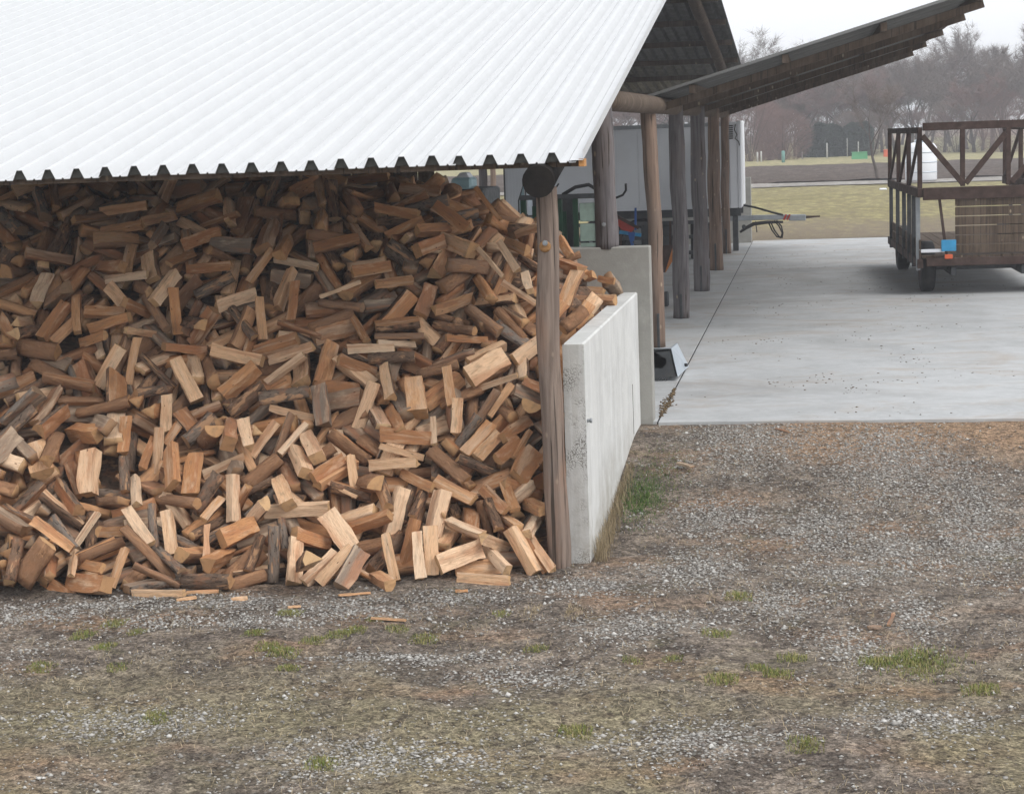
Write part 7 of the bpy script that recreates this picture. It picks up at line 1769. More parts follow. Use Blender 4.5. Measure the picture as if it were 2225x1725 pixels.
m = MB(); m.tube([(tx1-.13, ty0-.03, tz1-.06), (tx1-.16, ty0-.05, tz1-.2), (tx1-.10, ty0-.05, tz1-.33), (tx1-.15, ty0-.05, tz1-.42), (tx1-.06, ty0-.05, tz1-.5), (tx1-.04, ty0-.04, tz1-.6)], .012, 5); m.build('cable', M_BLACK, tr_)
m = MB(); m.box(tx0-.02, tx0+.015, ty0-.02, ty0+.06, tz0-.3, tz1); m.build('rear_corner_post', M_DARKSTEEL, tr_)
m = MB(); m.box(tx0+.1, tx1-.05, ty0+.35, ty0+.47, tz0-.22, tz0-.005); m.box(tx0+.1, tx1-.05, ty1-.47, ty1-.35, tz0-.22, tz0-.005); m.build('chassis', M_DARKSTEEL, tr_)
for wx in (-5.6, -4.5):
    for wy in (48.25, 50.1):
        m = MB(); m.tube([(wx, wy-.12, SLABZ+.44), (wx, wy-.1, SLABZ+.44), (wx, wy+.1, SLABZ+.44), (wx, wy+.12, SLABZ+.44)], [.38, .44, .44, .38], 22); tyre = m.build('wheel', M_BLACK, tr_)
        m = MB(); m.tube([(wx, wy-.13, SLABZ+.44), (wx, wy-.115, SLABZ+.44)], [.2, .24], 14); m.build('rim', M_STEEL, tyre)
m = MB(); m.box(tx1-.26, tx1-.12, ty0+.2, ty0+.36, SLABZ, tz0-.2); m.build('support_leg', M_DARKSTEEL, tr_, .01)
m = MB(); m.box(tx1-.7, tx1-.5, ty0+.3, ty0+.4, tz0-.72, tz0-.23); m.build('grey_reservoir', M_STEEL, tr_, .02)
# drawbar
dz = 1.22
m = MB(); m.bar((tx1-.5, ty0+.7, dz+.05), (tx1+1.15, ty0+1.15, dz+.02), .12, .13); m.build('drawbar', M_STEEL, tr_, .01)
m = MB(); m.bar((tx1-.3, ty0+1.7, dz+.02), (tx1+.9, ty0+1.18, dz), .1, .11); m.build('drawbar', M_STEEL, tr_, .01)
m = MB(); m.bar((tx1+1.15, ty0+1.15, dz), (tx1+1.58, ty0+1.22, dz-.01), .16, .16); m.build('coupling', M_STEEL, tr_, .02)
m = MB(); m.tube([(tx1+1.58, ty0+1.22, dz), (tx1+1.95, ty0+1.24, dz+.01)], [.035, .022], 7); m.build('hitch_pin', M_RUST, tr_)
m = MB(); m.tube([(tx1-.2, ty0+.8, dz+.42), (tx1+.3, ty0+.9, dz+.30), (tx1+.75, ty0+1.0, dz+.15), (tx1+1.0, ty0+1.05, dz+.08)], .028, 6); m.build('hose', M_BLACK, tr_)
m = MB(); m.tube([(tx1-.1, ty0+.75, dz-.32), (tx1+.05, ty0+.75, dz-.22), (tx1+.25, ty0+.8, dz-.12), (tx1+.6, ty0+.9, dz-.09), (tx1+1.0, ty0+1.0, dz-.1)], [.03, .045, .05, .045, .03], 7); m.build('hose', M_BLACK, tr_)
for ox in (0, .06):
    m = MB(); m.tube([(tx1+.62+ox, ty0+.9, dz-.06), (tx1+.72+ox, ty0+.9, dz-.3), (tx1+.84+ox, ty0+.9, dz-.47), (tx1+.94+ox*.6, ty0+.9, dz-.5), (tx1+.98+ox*.3, ty0+.9, dz-.38), (tx1+.9+ox, ty0+.9, dz-.2), (tx1+.78+ox, ty0+.9, dz-.05)], .02, 6); m.build('looped_cable', M_BLACK, tr_)
m = MB(); m.tube([(tx1+.3, ty0+.9, dz-.05), (tx1+.33, ty0+.9, dz-.34)], .014, 5); m.tube([(tx1-.0, ty0+.72, dz-.16), (tx1+.0, ty0+.76, dz-.2)], .05, 8); m.build('jack', M_DARKSTEEL, tr_)
for i in range(2):
    m = MB(); m.bar((tx1+1.02+.09*i, ty0+1.03, dz-.05), (tx1+1.09+.09*i, ty0+1.05, dz+.09), .045, .012, up=(0, 1, 0)); m.build('red_stripe', M_RED, tr_)

# green slatted wagon behind the cross wall
gx0, gx1, gY, gt = -4.35, -3.22, 28.0, 2.62
g_ = thing('green_wagon', 'dark green framed box wagon with pale green boards behind the cross wall', 'wagon', (-3.8, 28.5, SLABZ))
for x in (gx0, -3.80, -3.56, gx1):
    m = MB(); m.box(x-.04, x+.04, gY-.03, gY+.05, SLABZ+.5, gt); m.build('frame_post', M_GREEN, g_, .006)
m = MB(); m.box(gx0-.05, gx1+.06, gY-.05, gY+.06, gt, gt+.07); m.build('top_rim', M_DARKSTEEL, g_, .01)
m = MB(); m.box(gx0, gx1, gY+.1, gY+1.9, SLABZ+.55, SLABZ+.68); m.build('floor_frame', M_DARKSTEEL, g_)
m = MB(); m.box(gx0+.05, -3.62, gY+.06, gY+.1, SLABZ+.6, gt-.75); m.build('lower_panel', M_GREEN, g_)
m = MB(); m.box(gx0+.05, -3.62, gY+.62, gY+.66, gt-.75, gt-.02); m.build('rear_panel', M_DARKSTEEL, g_)
for i in range(4):
    x = gx0+.12+.15*i; m = MB(); m.box(x, x+.07, gY+.07, gY+.10, gt-.72, gt-.10-.03*i); m.build('slat', M_STEEL if i == 2 else M_GREEN, g_)
for i in range(5):
    z = gt-.07-.30*i; m = MB(); m.box(-3.50, gx1-.045, gY-.01, gY+.02, z-.275, z-.012*(i % 2)); m.build('board', M_PALEGREEN, g_, .008)
m = MB(); m.box(gx1-.02, gx1, gY+.06, gY+1.9, SLABZ+.6, gt-.02); m.build('side_panel', M_GREEN, g_)
m = MB(); m.tube([(-3.75, gY, gt+.06), (-3.55, gY, gt+.17), (-3.35, gY, gt+.2), (-3.22, gY, gt+.12), (-3.15, gY, gt-.02)], .028, 7); m.build('hose', M_BLACK, g_)
m = MB(); m.tube([(-3.86, gY, gt+.05), (-3.86, gY, gt+.15)], .02, 6); m.tube([(-3.86, gY, gt+.15), (-3.91, gY, gt+.23)], .014, 5); m.tube([(-3.86, gY, gt+.15), (-3.80, gY, gt+.23)], .014, 5); m.build('fork_bracket', M_BLACK, g_)
m = MB(); m.tube([(-3.25, gY, gt-.05), (-2.98, gY, gt-.02), (-2.84, gY, gt+.03), (-2.79, gY, gt+.1), (-2.79, gY, gt+.2)], .018, 6); m.build('bent_bar', M_BLACK, g_)
for wy in (gY+.4, gY+1.5):
    for wx in (gx0+.1, gx1-.1):
        m = MB(); m.tube([(wx-.08, wy, SLABZ+.36), (wx+.08, wy, SLABZ+.36)], .36, 18); m.build('wheel', M_BLACK, g_)
# pointed folded panel
a = W(1128, 470, 30); b = W(1160, 470, 30); t = W(1142, 390, 30); low = .46
pn = thing('pointed_panel', 'pale teal pointed metal panel with dark frame left of the front post top', 'panel', (a.x, 30, low))
mid = (a.x+b.x)/2
m = MB(); m.add([(a.x, 30, low), (mid-.03, 29.93, low), (t.x-.03, 29.96, t.z-.06), (a.x+.02, 30, a.z+.25)], [(0, 1, 2, 3)]); m.add([(a.x, 30.03, low), (mid-.03, 29.96, low), (t.x-.03, 29.99, t.z-.06), (a.x+.02, 30.03, a.z+.25)], [(3, 2, 1, 0)]); m.build('leaf', M_TEAL, pn)
m = MB(); m.add([(mid+.02, 29.93, low), (b.x, 30, low), (b.x-.01, 30, a.z+.25), (t.x+.03, 29.96, t.z-.06)], [(0, 1, 2, 3)]); m.add([(mid+.02, 29.96, low), (b.x, 30.03, low), (b.x-.01, 30.03, a.z+.25), (t.x+.03, 29.99, t.z-.06)], [(3, 2, 1, 0)]); m.build('leaf', M_BLUESTEEL, pn)
for pth in ([(a.x-.01, 30, low), (a.x, 30, a.z+.25), (t.x, 29.97, t.z)], [(b.x+.01, 30, low), (b.x, 30, a.z+.25), (t.x, 29.97, t.z)], [(mid, 29.92, low), (t.x, 29.95, t.z)], [(a.x, 29.96, a.z), (b.x, 29.96, a.z)]):
    m = MB(); m.tube(pth, .014, 6); m.build('frame_bar', M_DARKSTEEL, pn)
# machine with pale blue hood behind the heap
c = W(1008, 398, 24.5)
mc = thing('shed_machine', 'machine with a pale blue hood showing above the firewood heap', 'machine', (c.x, 24.5, SLABZ))
m = MB(); m.box(c.x-.135, c.x+.135, 24.3, 24.75, c.z-.075, c.z+.075); m.build('hood', M_TEAL, mc, .03)
m = MB(); m.add([(c.x-.08, 24.35, c.z+.074), (c.x+.1, 24.35, c.z+.074), (c.x+.06, 24.4, c.z+.14), (c.x-.03, 24.4, c.z+.14), (c.x-.08, 24.7, c.z+.074), (c.x+.1, 24.7, c.z+.074), (c.x+.06, 24.65, c.z+.14), (c.x-.03, 24.65, c.z+.14)],
                [(0, 1, 2, 3), (5, 4, 7, 6), (1, 5, 6, 2), (4, 0, 3, 7), (3, 2, 6, 7)]); m.build('cap', M_WHITE, mc, .01)
m = MB(); m.box(c.x-.35, c.x+.3, 24.35, 25.6, SLABZ+.5, c.z-.08); m.build('engine_block', M_DARKSTEEL, mc, .03)
for wx in (c.x-.5, c.x+.45):
    m = MB(); m.tube([(wx-.1, 24.6, SLABZ+.4), (wx+.1, 24.6, SLABZ+.4)], .4, 18); m.build('wheel', M_BLACK, mc)
# plough between the posts
pl = thing('plough', 'red and blue plough standing under the white trailer', 'plough', (-2.9, 33, SLABZ))
q = lambda px, py: W(px, py, 33)
def plate(mb, pts, th=.03):
    n = len(pts); mb.add([p for p in pts]+[p+Vector((0, th, 0)) for p in pts], [tuple(range(n))[::-1], tuple(range(n, 2*n))]+[(i, (i+1) % n, n+(i+1) % n, n+i) for i in range(n)])
m = MB(); plate(m, [q(1343, 474), q(1383, 492), q(1372, 505), q(1352, 500), q(1343, 490)][::-1]); m.build('share', M_RED, pl)
m = MB(); m.bar(q(1330, 465), q(1388, 496), .05, .05); m.build('beam', M_RUST, pl)
m = MB(); plate(m, [q(1364, 505), q(1380, 505), q(1377, 524), q(1370, 530)][::-1], .05); m.build('point', M_BLUE, pl)
m = MB(); m.bar(q(1374, 528), Vector((q(1376, 560).x, 33.02, SLABZ)), .05, .05); m.build('leg', M_BLUE, pl)
m = MB(); m.bar(q(1381, 452), q(1381, 500), .035, .035); m.build('upright', M_BLUE, pl)
m = MB(); m.box(-3.9, -2.6, 33.2, 33.34, SLABZ+.02, SLABZ+.28); m.build('rear_frame', M_DARKSTEEL, pl, .02)
m = MB(); m.bar(q(1345, 505)+Vector((0, .1, 0)), q(1392, 512)+Vector((0, .1, 0)), .06, .06); m.build('cross_bar', M_CYAN, pl)
# invented harrow and crates, added to darken the space under the trailer
hr_ = thing('added_dark_harrow', 'added dark steel harrow filling the dark space under the white trailer', 'harrow', (-4.8, 45.5, SLABZ))
for z in (.62, 1.0, 1.35):
    m = MB(); m.bar((-7.2, 45.5, z), (-2.75, 45.55, z), .09, .09); m.build('frame_beam', M_DARKSTEEL, hr_, .008)
for i in range(15):
    x = -7.1+i*.3; m = MB(); m.bar((x, 45.45, SLABZ), (x+.03, 45.42, 1.4), .05, .03); m.build('tine', M_DARKSTEEL if i % 4 else M_RUST, hr_)
for i in range(4):
    x = -6.6+i*1.2; m = MB(); m.box(x, x+.75, 45.6, 46.2, SLABZ, SLABZ+.85); m.build('crate', M_BLACK if i % 2 else M_DARKSTEEL, hr_, .02)
# orange hopper
hc = atz(1448, 592, SLABZ); ho = thing('orange_chute', 'leaning orange and brown metal chute between the posts', 'chute', (hc[0], hc[1], SLABZ))
q = lambda px, py: W(px, py, hc[1])
m = MB(); plate(m, [q(1444, 596), q(1463, 532), q(1470, 532), q(1466, 560)], .05); m.build('side', M_ORANGE, ho)
m = MB(); plate(m, [q(1436, 598), q(1440, 534), q(1463, 532), q(1444, 596)], .08); m.build('trough', M_RUST, ho)
# galvanised bucket on the slab beside the cross wall
bc = atz(1455, 828, SLABZ); BY = bc[1]
bk = thing('steel_bucket', 'galvanised grey blue loader bracket with toothed lower edge lying on the slab', 'bucket', (bc[0], BY, SLABZ))
q = lambda px, py, d=0: Vector(aty(px, py, BY+d))
m = MB(); pts = [q(1458, 758), q(1472, 818), q(1455, 818), q(1449, 826), q(1444, 821), q(1440, 827), q(1435, 821), q(1430, 827), q(1410, 827), q(1410, 803), q(1429, 799), q(1438, 801), q(1448, 790), q(1447, 780), q(1439, 776), q(1410, 778), q(1410, 758)]
def ngon(mb, pts, th=.02):
    n = len(pts); bm = bmesh.new(); vs = [bm.verts.new(p) for p in pts]; bm.faces.new(vs); bmesh.ops.triangulate(bm, faces=bm.faces[:]); bm.verts.index_update()
    tr = [tuple(v.index for v in f.verts) for f in bm.faces]; bm.free()
    mb.add(list(pts)+[p+Vector((0, th, 0)) for p in pts], tr+[tuple(n+i for i in t[::-1]) for t in tr]+[(i, n+i, n+(i+1) % n, (i+1) % n) for i in range(n)])
ngon(m, pts, .02); m.build('toothed_plate', M_DARKSTEEL, bk)
fr = [q(1459, 757), q(1473, 819), q(1497, 796, 1.3), q(1472, 746, 1.3)]; 
for p in (fr[1], fr[2]): p.z = max(p.z, SLABZ+.01)
m = MB(); m.add(fr+[p+Vector((-.025, 0, 0)) for p in fr], [(0, 1, 2, 3), (7, 6, 5, 4), (0, 4, 5, 1), (1, 5, 6, 2), (2, 6, 7, 3), (3, 7, 4, 0)]); m.build('side_plate', M_BLUESTEEL, bk)
tp = [q(1410, 764), q(1458, 758), q(1462, 754, .35), q(1411, 758, .35)]
m = MB(); m.add(tp+[p+Vector((0, 0, -.02)) for p in tp], [(0, 1, 2, 3), (7, 6, 5, 4), (0, 4, 5, 1), (1, 5, 6, 2), (2, 6, 7, 3), (3, 7, 4, 0)]); m.build('top_plate', M_BLUESTEEL, bk)
m = MB(); m.tube([q(1424, 794, .03), q(1432, 789, .03), q(1436, 780, .03), q(1436, 774, .03)], .018, 7); m.build('handle', M_DARKSTEEL, bk)
m = MB(); e = q(1488, 793, .9); m.tube([e, e+Vector((.03, -.02, 0))], .022, 8); m.build('hole_rim', M_BLACK, bk)

# ------------------------------------------------------------------ hay wagon at the right
hw = thing('hay_wagon', 'rusty high-sided hay wagon with grey stakes parked on the slab', 'wagon', (3, 38, SLABZ))
n0 = Vector((1.87, 34.6, 0)); dr = Vector((-.034, 1, 0)).normalized(); rt = Vector((dr.y, -dr.x, 0)); WW, LL = 2.45, 7.4
def wp(d, s, z): p = n0+dr*d+rt*s; p.z = z; return p
ZB, ZM, ZT = 1.02, 2.30, 3.42
def wbar(nm, a, b, w_, h_, mat, up=(0, 0, 1)): m = MB(); m.bar(a, b, w_, h_, up=up); return m.build(nm, mat, hw, .006)
for s in (0, WW):
    wbar('top_rail', wp(-.02, s, ZT), wp(LL, s, ZT-.03), .08, .11, M_RUST); wbar('lower_rail', wp(-.02, s, ZM), wp(LL, s, ZM-.04), .09, .16, M_RUST)
    wbar('side_sill', wp(.0, s, ZB), wp(LL, s, ZB), .10, .16, M_RUST)
    for d in (.05, 2.4, 4.9, LL-.1): wbar('rack_post', wp(d, s, ZM), wp(d, s, ZT), .085, .085, M_RUST)
    for d in (.05, 2.4, 4.9): wbar('diagonal_brace', wp(d+2.3 if d < 4 else LL-.15, s, ZM+.05), wp(d, s, ZT-.05), .05, .09, M_RUST)
    for i, d in enumerate((.12, 1.0, 2.0, 3.2, 4.8, 6.6)):
        wbar('side_stake', wp(d, s-.03 if s == 0 else s+.03, ZB-.12), wp(d, s-.03 if s == 0 else s+.03, ZM-.08), .078, .06, M_STEEL if i == 0 else M_DARKSTEEL)
wbar('end_rail', wp(0, .05, ZT+.06), wp(0, WW-.05, ZT+.06), .08, .14, M_RUST); wbar('end_rail', wp(0, .05, ZM-.02), wp(0, WW-.05, ZM-.02), .1, .22, M_RUST)
for s in (.75, 1.55): wbar('rack_post', wp(0, s, ZM+.1), wp(0, s, ZT), .085, .085, M_RUST)
wbar('diagonal_brace', wp(-.03, .04, ZT-.1), wp(-.03, .75, ZM+.15), .05, .10, M_RUST); wbar('diagonal_brace', wp(-.03, .8, ZM+.15), wp(-.03, 1.5, ZT-.1), .05, .10, M_RUST); wbar('diagonal_brace', wp(-.03, WW-.05, ZT-.1), wp(-.03, 1.6, ZM+.15), .05, .10, M_RUST)
wbar('strut', wp(.0, .34, ZM-.1), wp(.0, .47, ZB+.1), .05, .05, M_RUST); wbar('strut', wp(.0, WW-.34, ZM-.1), wp(.0, WW-.47, ZB+.1), .05, .05, M_RUST)
for i in range(12):
    s = .04+i*.2; m = MB(); m.bar(wp(.02, s+.09, ZB+.12), wp(LL, s+.09, ZB+.12), .19, .04); m.build('deck_plank', M_BEAM, hw)
wbar('tail_beam', wp(-.03, .1, ZB+.03), wp(-.03, WW-.1, ZB+.03), .12, .14, M_RUST); wbar('white_plate', wp(-.10, .0, ZB+.24), wp(-.10, .42, ZB+.24), .02, .06, M_WHITE2)
wbar('blue_box', wp(-.11, .36, ZB+.33), wp(-.11, .62, ZB+.33), .06, .20, M_CYAN); wbar('red_reflector', wp(-.11, .42, ZB+.13), wp(-.11, .56, ZB+.13), .03, .08, M_BINRED)
wbar('axle', wp(.75, .1, SLABZ+.45), wp(.75, WW-.1, SLABZ+.45), .1, .1, M_DARKSTEEL); wbar('chassis_beam', wp(.1, .6, ZB-.15), wp(LL, .6, ZB-.15), .1, .16, M_DARKSTEEL); wbar('chassis_beam', wp(.1, WW-.6, ZB-.15), wp(LL, WW-.6, ZB-.15), .1, .16, M_DARKSTEEL)
for d in (.75, 6.2):
    for s in (.18, WW-.18):
        c = wp(d, s, SLABZ+.47); m = MB(); m.tube([c-rt*.13, c-rt*.10, c+rt*.10, c+rt*.13], [.40, .465, .465, .40], 26); ty = m.build('wheel', M_BLACK, hw)
        m = MB(); m.tube([c-rt*.135, c-rt*.12], [.2, .25], 16); m.tube([c+rt*.12, c+rt*.135], [.25, .2], 16); m.build('rim', M_RUST, ty)
for s in (0, WW):
    for i in range(2): z = ZB+.16+i*.19; wbar('side_board', wp(.05, s, z), wp(LL-.1, s, z), .03, .17, M_BEAM)
for i in range(6): z = ZB+.25+i*.17; wbar('end_board', wp(.02, .62, z), wp(.02, WW-.08, z), .03, .155, M_BEAM)
# white tank on the far track
tx_ = aty(1967, 385, 98.5)[0]+.8; tk = thing('white_tank', 'white plastic tank with lid standing on the far track behind the hay wagon', 'tank', (tx_, 98.5, .52))
m = MB(); m.tube([(tx_, 98.5, .53), (tx_, 98.5, .62), (tx_, 98.5, 2.2), (tx_, 98.5, 2.4), (tx_, 98.5, 2.48)], [.74, .8, .8, .66, .4], 26); m.build('tank_body', M_WHITE2, tk)
m = MB(); m.tube([(tx_, 98.5, 2.47), (tx_, 98.5, 2.6), (tx_, 98.5, 2.63)], [.34, .34, .26], 18); m.build('lid', M_BLUESTEEL, tk)
for i in range(3): m = MB(); m.tube([(tx_, 98.5, .95+.5*i), (tx_, 98.5, 1.0+.5*i)], .815, 26); m.build('band', M_BLUESTEEL, tk)
# ------------------------------------------------------------------ far garden: trees, hedge, bins, stakes
def bare_tree(seed, height, spread=.55, levels=5, twigs=5200, trunk_r=.16, upright=.5):
    rng = random.Random(seed); T = MB(); B = MB(); tips = []
    def grow(p, d, L, r, lev):
        n = 3; pts = [p]; rad = [r]
        for i in range(n):
            d = (d+Vector((rng.uniform(-.2, .2), rng.uniform(-.2, .2), rng.uniform(-.04, .16)*upright))).normalized(); p = p+d*L/n; pts.append(p); rad.append(r*(1-.38*(i+1)/n))
        (T if lev < 2 else B).tube(pts, rad, 6 if lev < 2 else 3, cap=False, smooth=lev < 3)
        if lev >= levels: tips.append((p, d, L)); return
        if lev >= levels-2: tips.append((p, d, L*.7))
        for k_ in range(rng.choice((2, 3, 3)) if lev else rng.choice((3, 4, 5))):
            ax = Vector((rng.gauss(0, 1), rng.gauss(0, 1), rng.gauss(0, .35))).normalized(); nd = (d*(1-spread*.5)+ax*spread+Vector((0, 0, .22*upright))).normalized()
            q = pts[-1] if k_ < 2 else pts[rng.choice((1, 2, 2))]
            grow(q, nd, L*rng.uniform(.62, .82), rad[-1]*rng.uniform(.6, .8), lev+1)
    grow(Vector((0, 0, -.1)), Vector((0, 0, 1)), height*.30, trunk_r, 0)
    per = max(2, int(twigs/len(tips)))
    for p, d, L in tips:
        for _ in range(per):
            q = p-d*rng.uniform(0, L*.8)+Vector((rng.gauss(0, .05), rng.gauss(0, .05), 0)); e = (d*.6+Vector((rng.gauss(0, .7), rng.gauss(0, .7), rng.gauss(.25, .5)))).normalized(); l = rng.uniform(.25, .8)*height/9
            s = e.orthogonal().normalized()*rng.uniform(.006, .012)*height/9; B.add([q-s, q+s, q+e*l], [(0, 1, 2)])
    zt = max(v[2] for v in B.v); k_ = height/zt
    for X in (T, B): X.v = [(a*k_, b*k_, c*k_) for a, b, c in X.v]
    return T, B
PROTO = []
for s, (h, sp, up, mt) in enumerate([(11, .62, .5, M_TWIG), (12.5, .5, .8, M_TWIG), (9, .75, .4, M_TWIGR), (10, .6, .6, M_TWIGR)]):
    T, B = bare_tree(40+s, h, sp, 5, 9000, .2, up); PROTO.append((T.mesh('trunk', M_TRUNK), B.mesh('crown', mt)))
Tl = ['tall bare grey tree in the hazy wood behind the far field', 'slender upright bare tree in the hazy wood behind the far field', 'broad reddish bare tree in the hazy wood behind the far field', 'reddish twiggy tree in the hazy wood behind the far field']
trng = random.Random(12)
for row, (Y0, n, x0, x1) in enumerate([(178, 14, -17, 24), (196, 17, -20, 27), (218, 19, -24, 30), (244, 20, -28, 34)]):
    for i in range(n):
        k_ = trng.randrange(4); X = x0+(x1-x0)*(i+trng.uniform(.1, .9))/n; Y = Y0+trng.uniform(-6, 6)
        if row == 0 and 0 < X < 8 : Y += 10
        t = thing('bare_tree', Tl[k_], 'tree', (X, Y, .4), 'bare trees of the far wood')
        for nm, me in zip(('trunk', 'crown'), PROTO[k_]):
            c = bpy.data.objects.new(nm, me); COL.objects.link(c); c.parent = t
        t.rotation_euler = (0, 0, trng.uniform(0, 6.28)); f = trng.uniform(.8, 1.15)*(.85 if row == 0 else 1.); t.scale = (f*1.1, f*1.1, f)
def shrub(px, py, Y, wd, ht, seed, label, mat=M_TWIGR, n=7000):
    p = aty(px, py, Y); t = thing('bare_shrub', label, 'shrub', (p[0], Y, .42), 'leafless shrubs along the far field'); rng = random.Random(seed); B = MB(); T = MB()
    for i in range(14):
        a = rng.uniform(0, 6.28); e = Vector((math.cos(a)*rng.uniform(.1, .9)*wd*.5, math.sin(a)*rng.uniform(.1, .9)*wd*.5, ht*rng.uniform(.6, .95)))
        T.tube([(e.x*.1, e.y*.1, 0), (e.x*.45, e.y*.45, e.z*.5), tuple(e)], [.04, .03, .012], 4, cap=False)
    for i in range(n):
        a = rng.uniform(0, 6.28); rr = math.sqrt(rng.random()); h_ = rng.random()**.8; bulge = math.sin(math.pi*(.12+.8*h_))**.6
        q = Vector((math.cos(a)*rr*wd*.5*bulge, math.sin(a)*rr*wd*.5*bulge, h_*ht)); q += Vector((rng.gauss(0, .1), rng.gauss(0, .1), rng.gauss(0, .12)))
        d = Vector((q.x*.5+rng.gauss(0, .4), q.y*.5+rng.gauss(0, .4), rng.uniform(.4, 1.2))).normalized(); s = d.orthogonal().normalized()*rng.uniform(.007, .014); B.add([q-s, q+s, q+d*rng.uniform(.3, .7)], [(0, 1, 2)])
    for nm, mb, mt in (('stem', T, M_TRUNK), ('crown', B, mat)):
        c = bpy.data.objects.new(nm, mb.mesh(nm, mt)); COL.objects.link(c); c.parent = t
    return t
shrub(1628, 345, 165, 5.5, 6.5, 1, 'tall reddish leafless shrub right of the white trailer'); shrub(1700, 345, 168, 5.2, 4.2, 2, 'rounded reddish leafless shrub left of the dark hedge', n=9000)
shrub(1672, 345, 170, 3.5, 4.8, 3, 'brownish leafless shrub behind the teal post'); shrub(1865, 340, 178, 5.5, 4.0, 4, 'grey brown leafless shrub right of the dark hedge', M_TWIG); shrub(2080, 335, 176, 7, 4.6, 6, 'wide leafless shrub behind the hay wagon', M_TWIG); shrub(2180, 335, 172, 5, 5.2, 7, 'tall leafless shrub beyond the right end of the hedge')
# clipped hedge
p0, p1 = aty(1733, 345, 176), aty(1898, 340, 176); hg = thing('clipped_hedge', 'dark evergreen hedge behind the far grass strip', 'hedge', ((p0[0]+p1[0])/2, 176, .42))
HV = []; HF = []; hr = np.random.RandomState(5); nL = 26000
X = hr.uniform(p0[0], p1[0], nL); Y = 176+hr.uniform(-.9, .9, nL); top = 3.05+.18*np.sin(X*1.9)+.12*np.sin(X*4.3)-.5*sstep(p0[0]+.9, p0[0]+.1, X)-.25*sstep(p1[0]-.7, p1[0], X); Z = .42+top*hr.uniform(0, 1, nL)**.75
side = hr.rand(nL) < .6; Y[side] = 176-.9+hr.normal(0, .12, side.sum())
c = np.stack([X, Y, Z], 1); d1 = hr.normal(0, 1, (nL, 3)); d1 /= np.linalg.norm(d1, axis=1)[:, None]; d2 = hr.normal(0, 1, (nL, 3)); d2 /= np.linalg.norm(d2, axis=1)[:, None]; s_ = hr.uniform(.06, .13, nL)[:, None]
V = np.concatenate([c-d1*s_, c+d1*s_, c+d2*s_*1.4]); Fc = np.stack([np.arange(nL), nL+np.arange(nL), 2*nL+np.arange(nL)], 1)
lo = put('foliage', fast_mesh('foliage', V-np.array(hg.location), Fc, M_HEDGE)); lo.parent = hg
m = MB(); m.box(p0[0]-hg.location.x+.5, p1[0]-hg.location.x-.4, -.6, .7, 0, 2.2); c_ = put('inner_branches', m.mesh('inner_branches', M_HEDGE)); c_.parent = hg
# small sapling by the track
T, B = bare_tree(91, 6.2, .5, 4, 2600, .085, .9); p = atz(1908, 394, .45)
sp_ = thing('young_tree', 'slender young bare tree at the edge of the ploughed field', 'tree', (p[0], p[1], .45))
for nm, mb, mt in (('trunk', T, M_TRUNK), ('crown', B, M_TWIG)): c_ = put(nm, mb.mesh(nm, mt)); c_.parent = sp_
def stake(px, pyb, pyt, Y, wd, mat, label, nm='stake'):
    a = aty(px, pyb, Y); b = aty(px-1.5, pyt, Y); z0 = .44
    m = MB(); m.tube([(a[0], Y, z0), (a[0], Y, b[2]-.05), (a[0], Y, b[2])], [wd/2, wd/2, wd/4], 7); return tag(m.build(nm, mat), label, 'post', 'thin stakes in the far garden')
stake(1797, 347, 311, 168, .13, M_PALEPOST, 'pale stake in front of the dark hedge'); stake(1865, 340, 308, 166, .09, M_PALEPOST, 'pale thin stake behind the green container'); stake(1932, 335, 308, 168, .12, M_PALEPOST, 'pale stake behind the orange red container')
stake(1841, 345, 300, 170, .07, M_PALEPOST, 'thin grey pole near the end of the hedge'); stake(1646, 352, 331, 160, .14, M_PALEPOST, 'short white stake right of the trailer'); stake(1654, 352, 329, 160, .14, M_PALEPOST, 'white stake beside the short white one')
stake(1702, 358, 328, 155, .28, mat_simple('teal_tube', (.16, .33, .30), .6), 'teal tree guard at the edge of the ploughed field', 'tree_guard'); stake(1743, 345, 330, 170, .1, M_PALEPOST, 'leaning pale prop at the left end of the hedge')
def bin_(px0, px1, pyb, pyt, Y, mat, nm, label):
    a, b = aty(px0, pyb, Y), aty(px1, pyb, Y); t = aty((px0+px1)/2, pyt, Y)[2]; z0 = .44; tp = (b[0]-a[0])*.05
    th = thing(nm, label, 'container', ((a[0]+b[0])/2, Y, z0))
    m = MB(); m.add([(a[0], Y, z0), (b[0], Y, z0), (b[0], Y+1.2, z0), (a[0], Y+1.2, z0), (a[0]+tp, Y+.05, t), (b[0]-tp, Y+.05, t), (b[0]-tp, Y+1.15, t), (a[0]+tp, Y+1.15, t)], [(3, 2, 1, 0), (4, 5, 6, 7), (0, 1, 5, 4), (1, 2, 6, 5), (2, 3, 7, 6), (3, 0, 4, 7)]); m.build('body', mat, th, .03)
    m = MB(); m.box(a[0]+tp-.03, b[0]-tp+.03, Y+.02, Y+1.18, t+.002, t+.09); m.build('lid', mat, th, .02)
bin_(1850, 1886, 352, 333, 160, M_BINGREEN, 'green_container', 'green plastic container on the far grass strip'); bin_(1920, 1937, 341, 328, 166, M_BINRED, 'red_container', 'orange red container on the far grass strip')
wp_ = atz(1919, 413, .45); m = MB(); m.box(wp_[0]-.17, wp_[0]+.17, wp_[1]-.15, wp_[1]+.2, .43, .53); tag(m.build('white_sack', M_WHITE2, bevel=.04), 'small white bag lying on the meadow', 'bag')

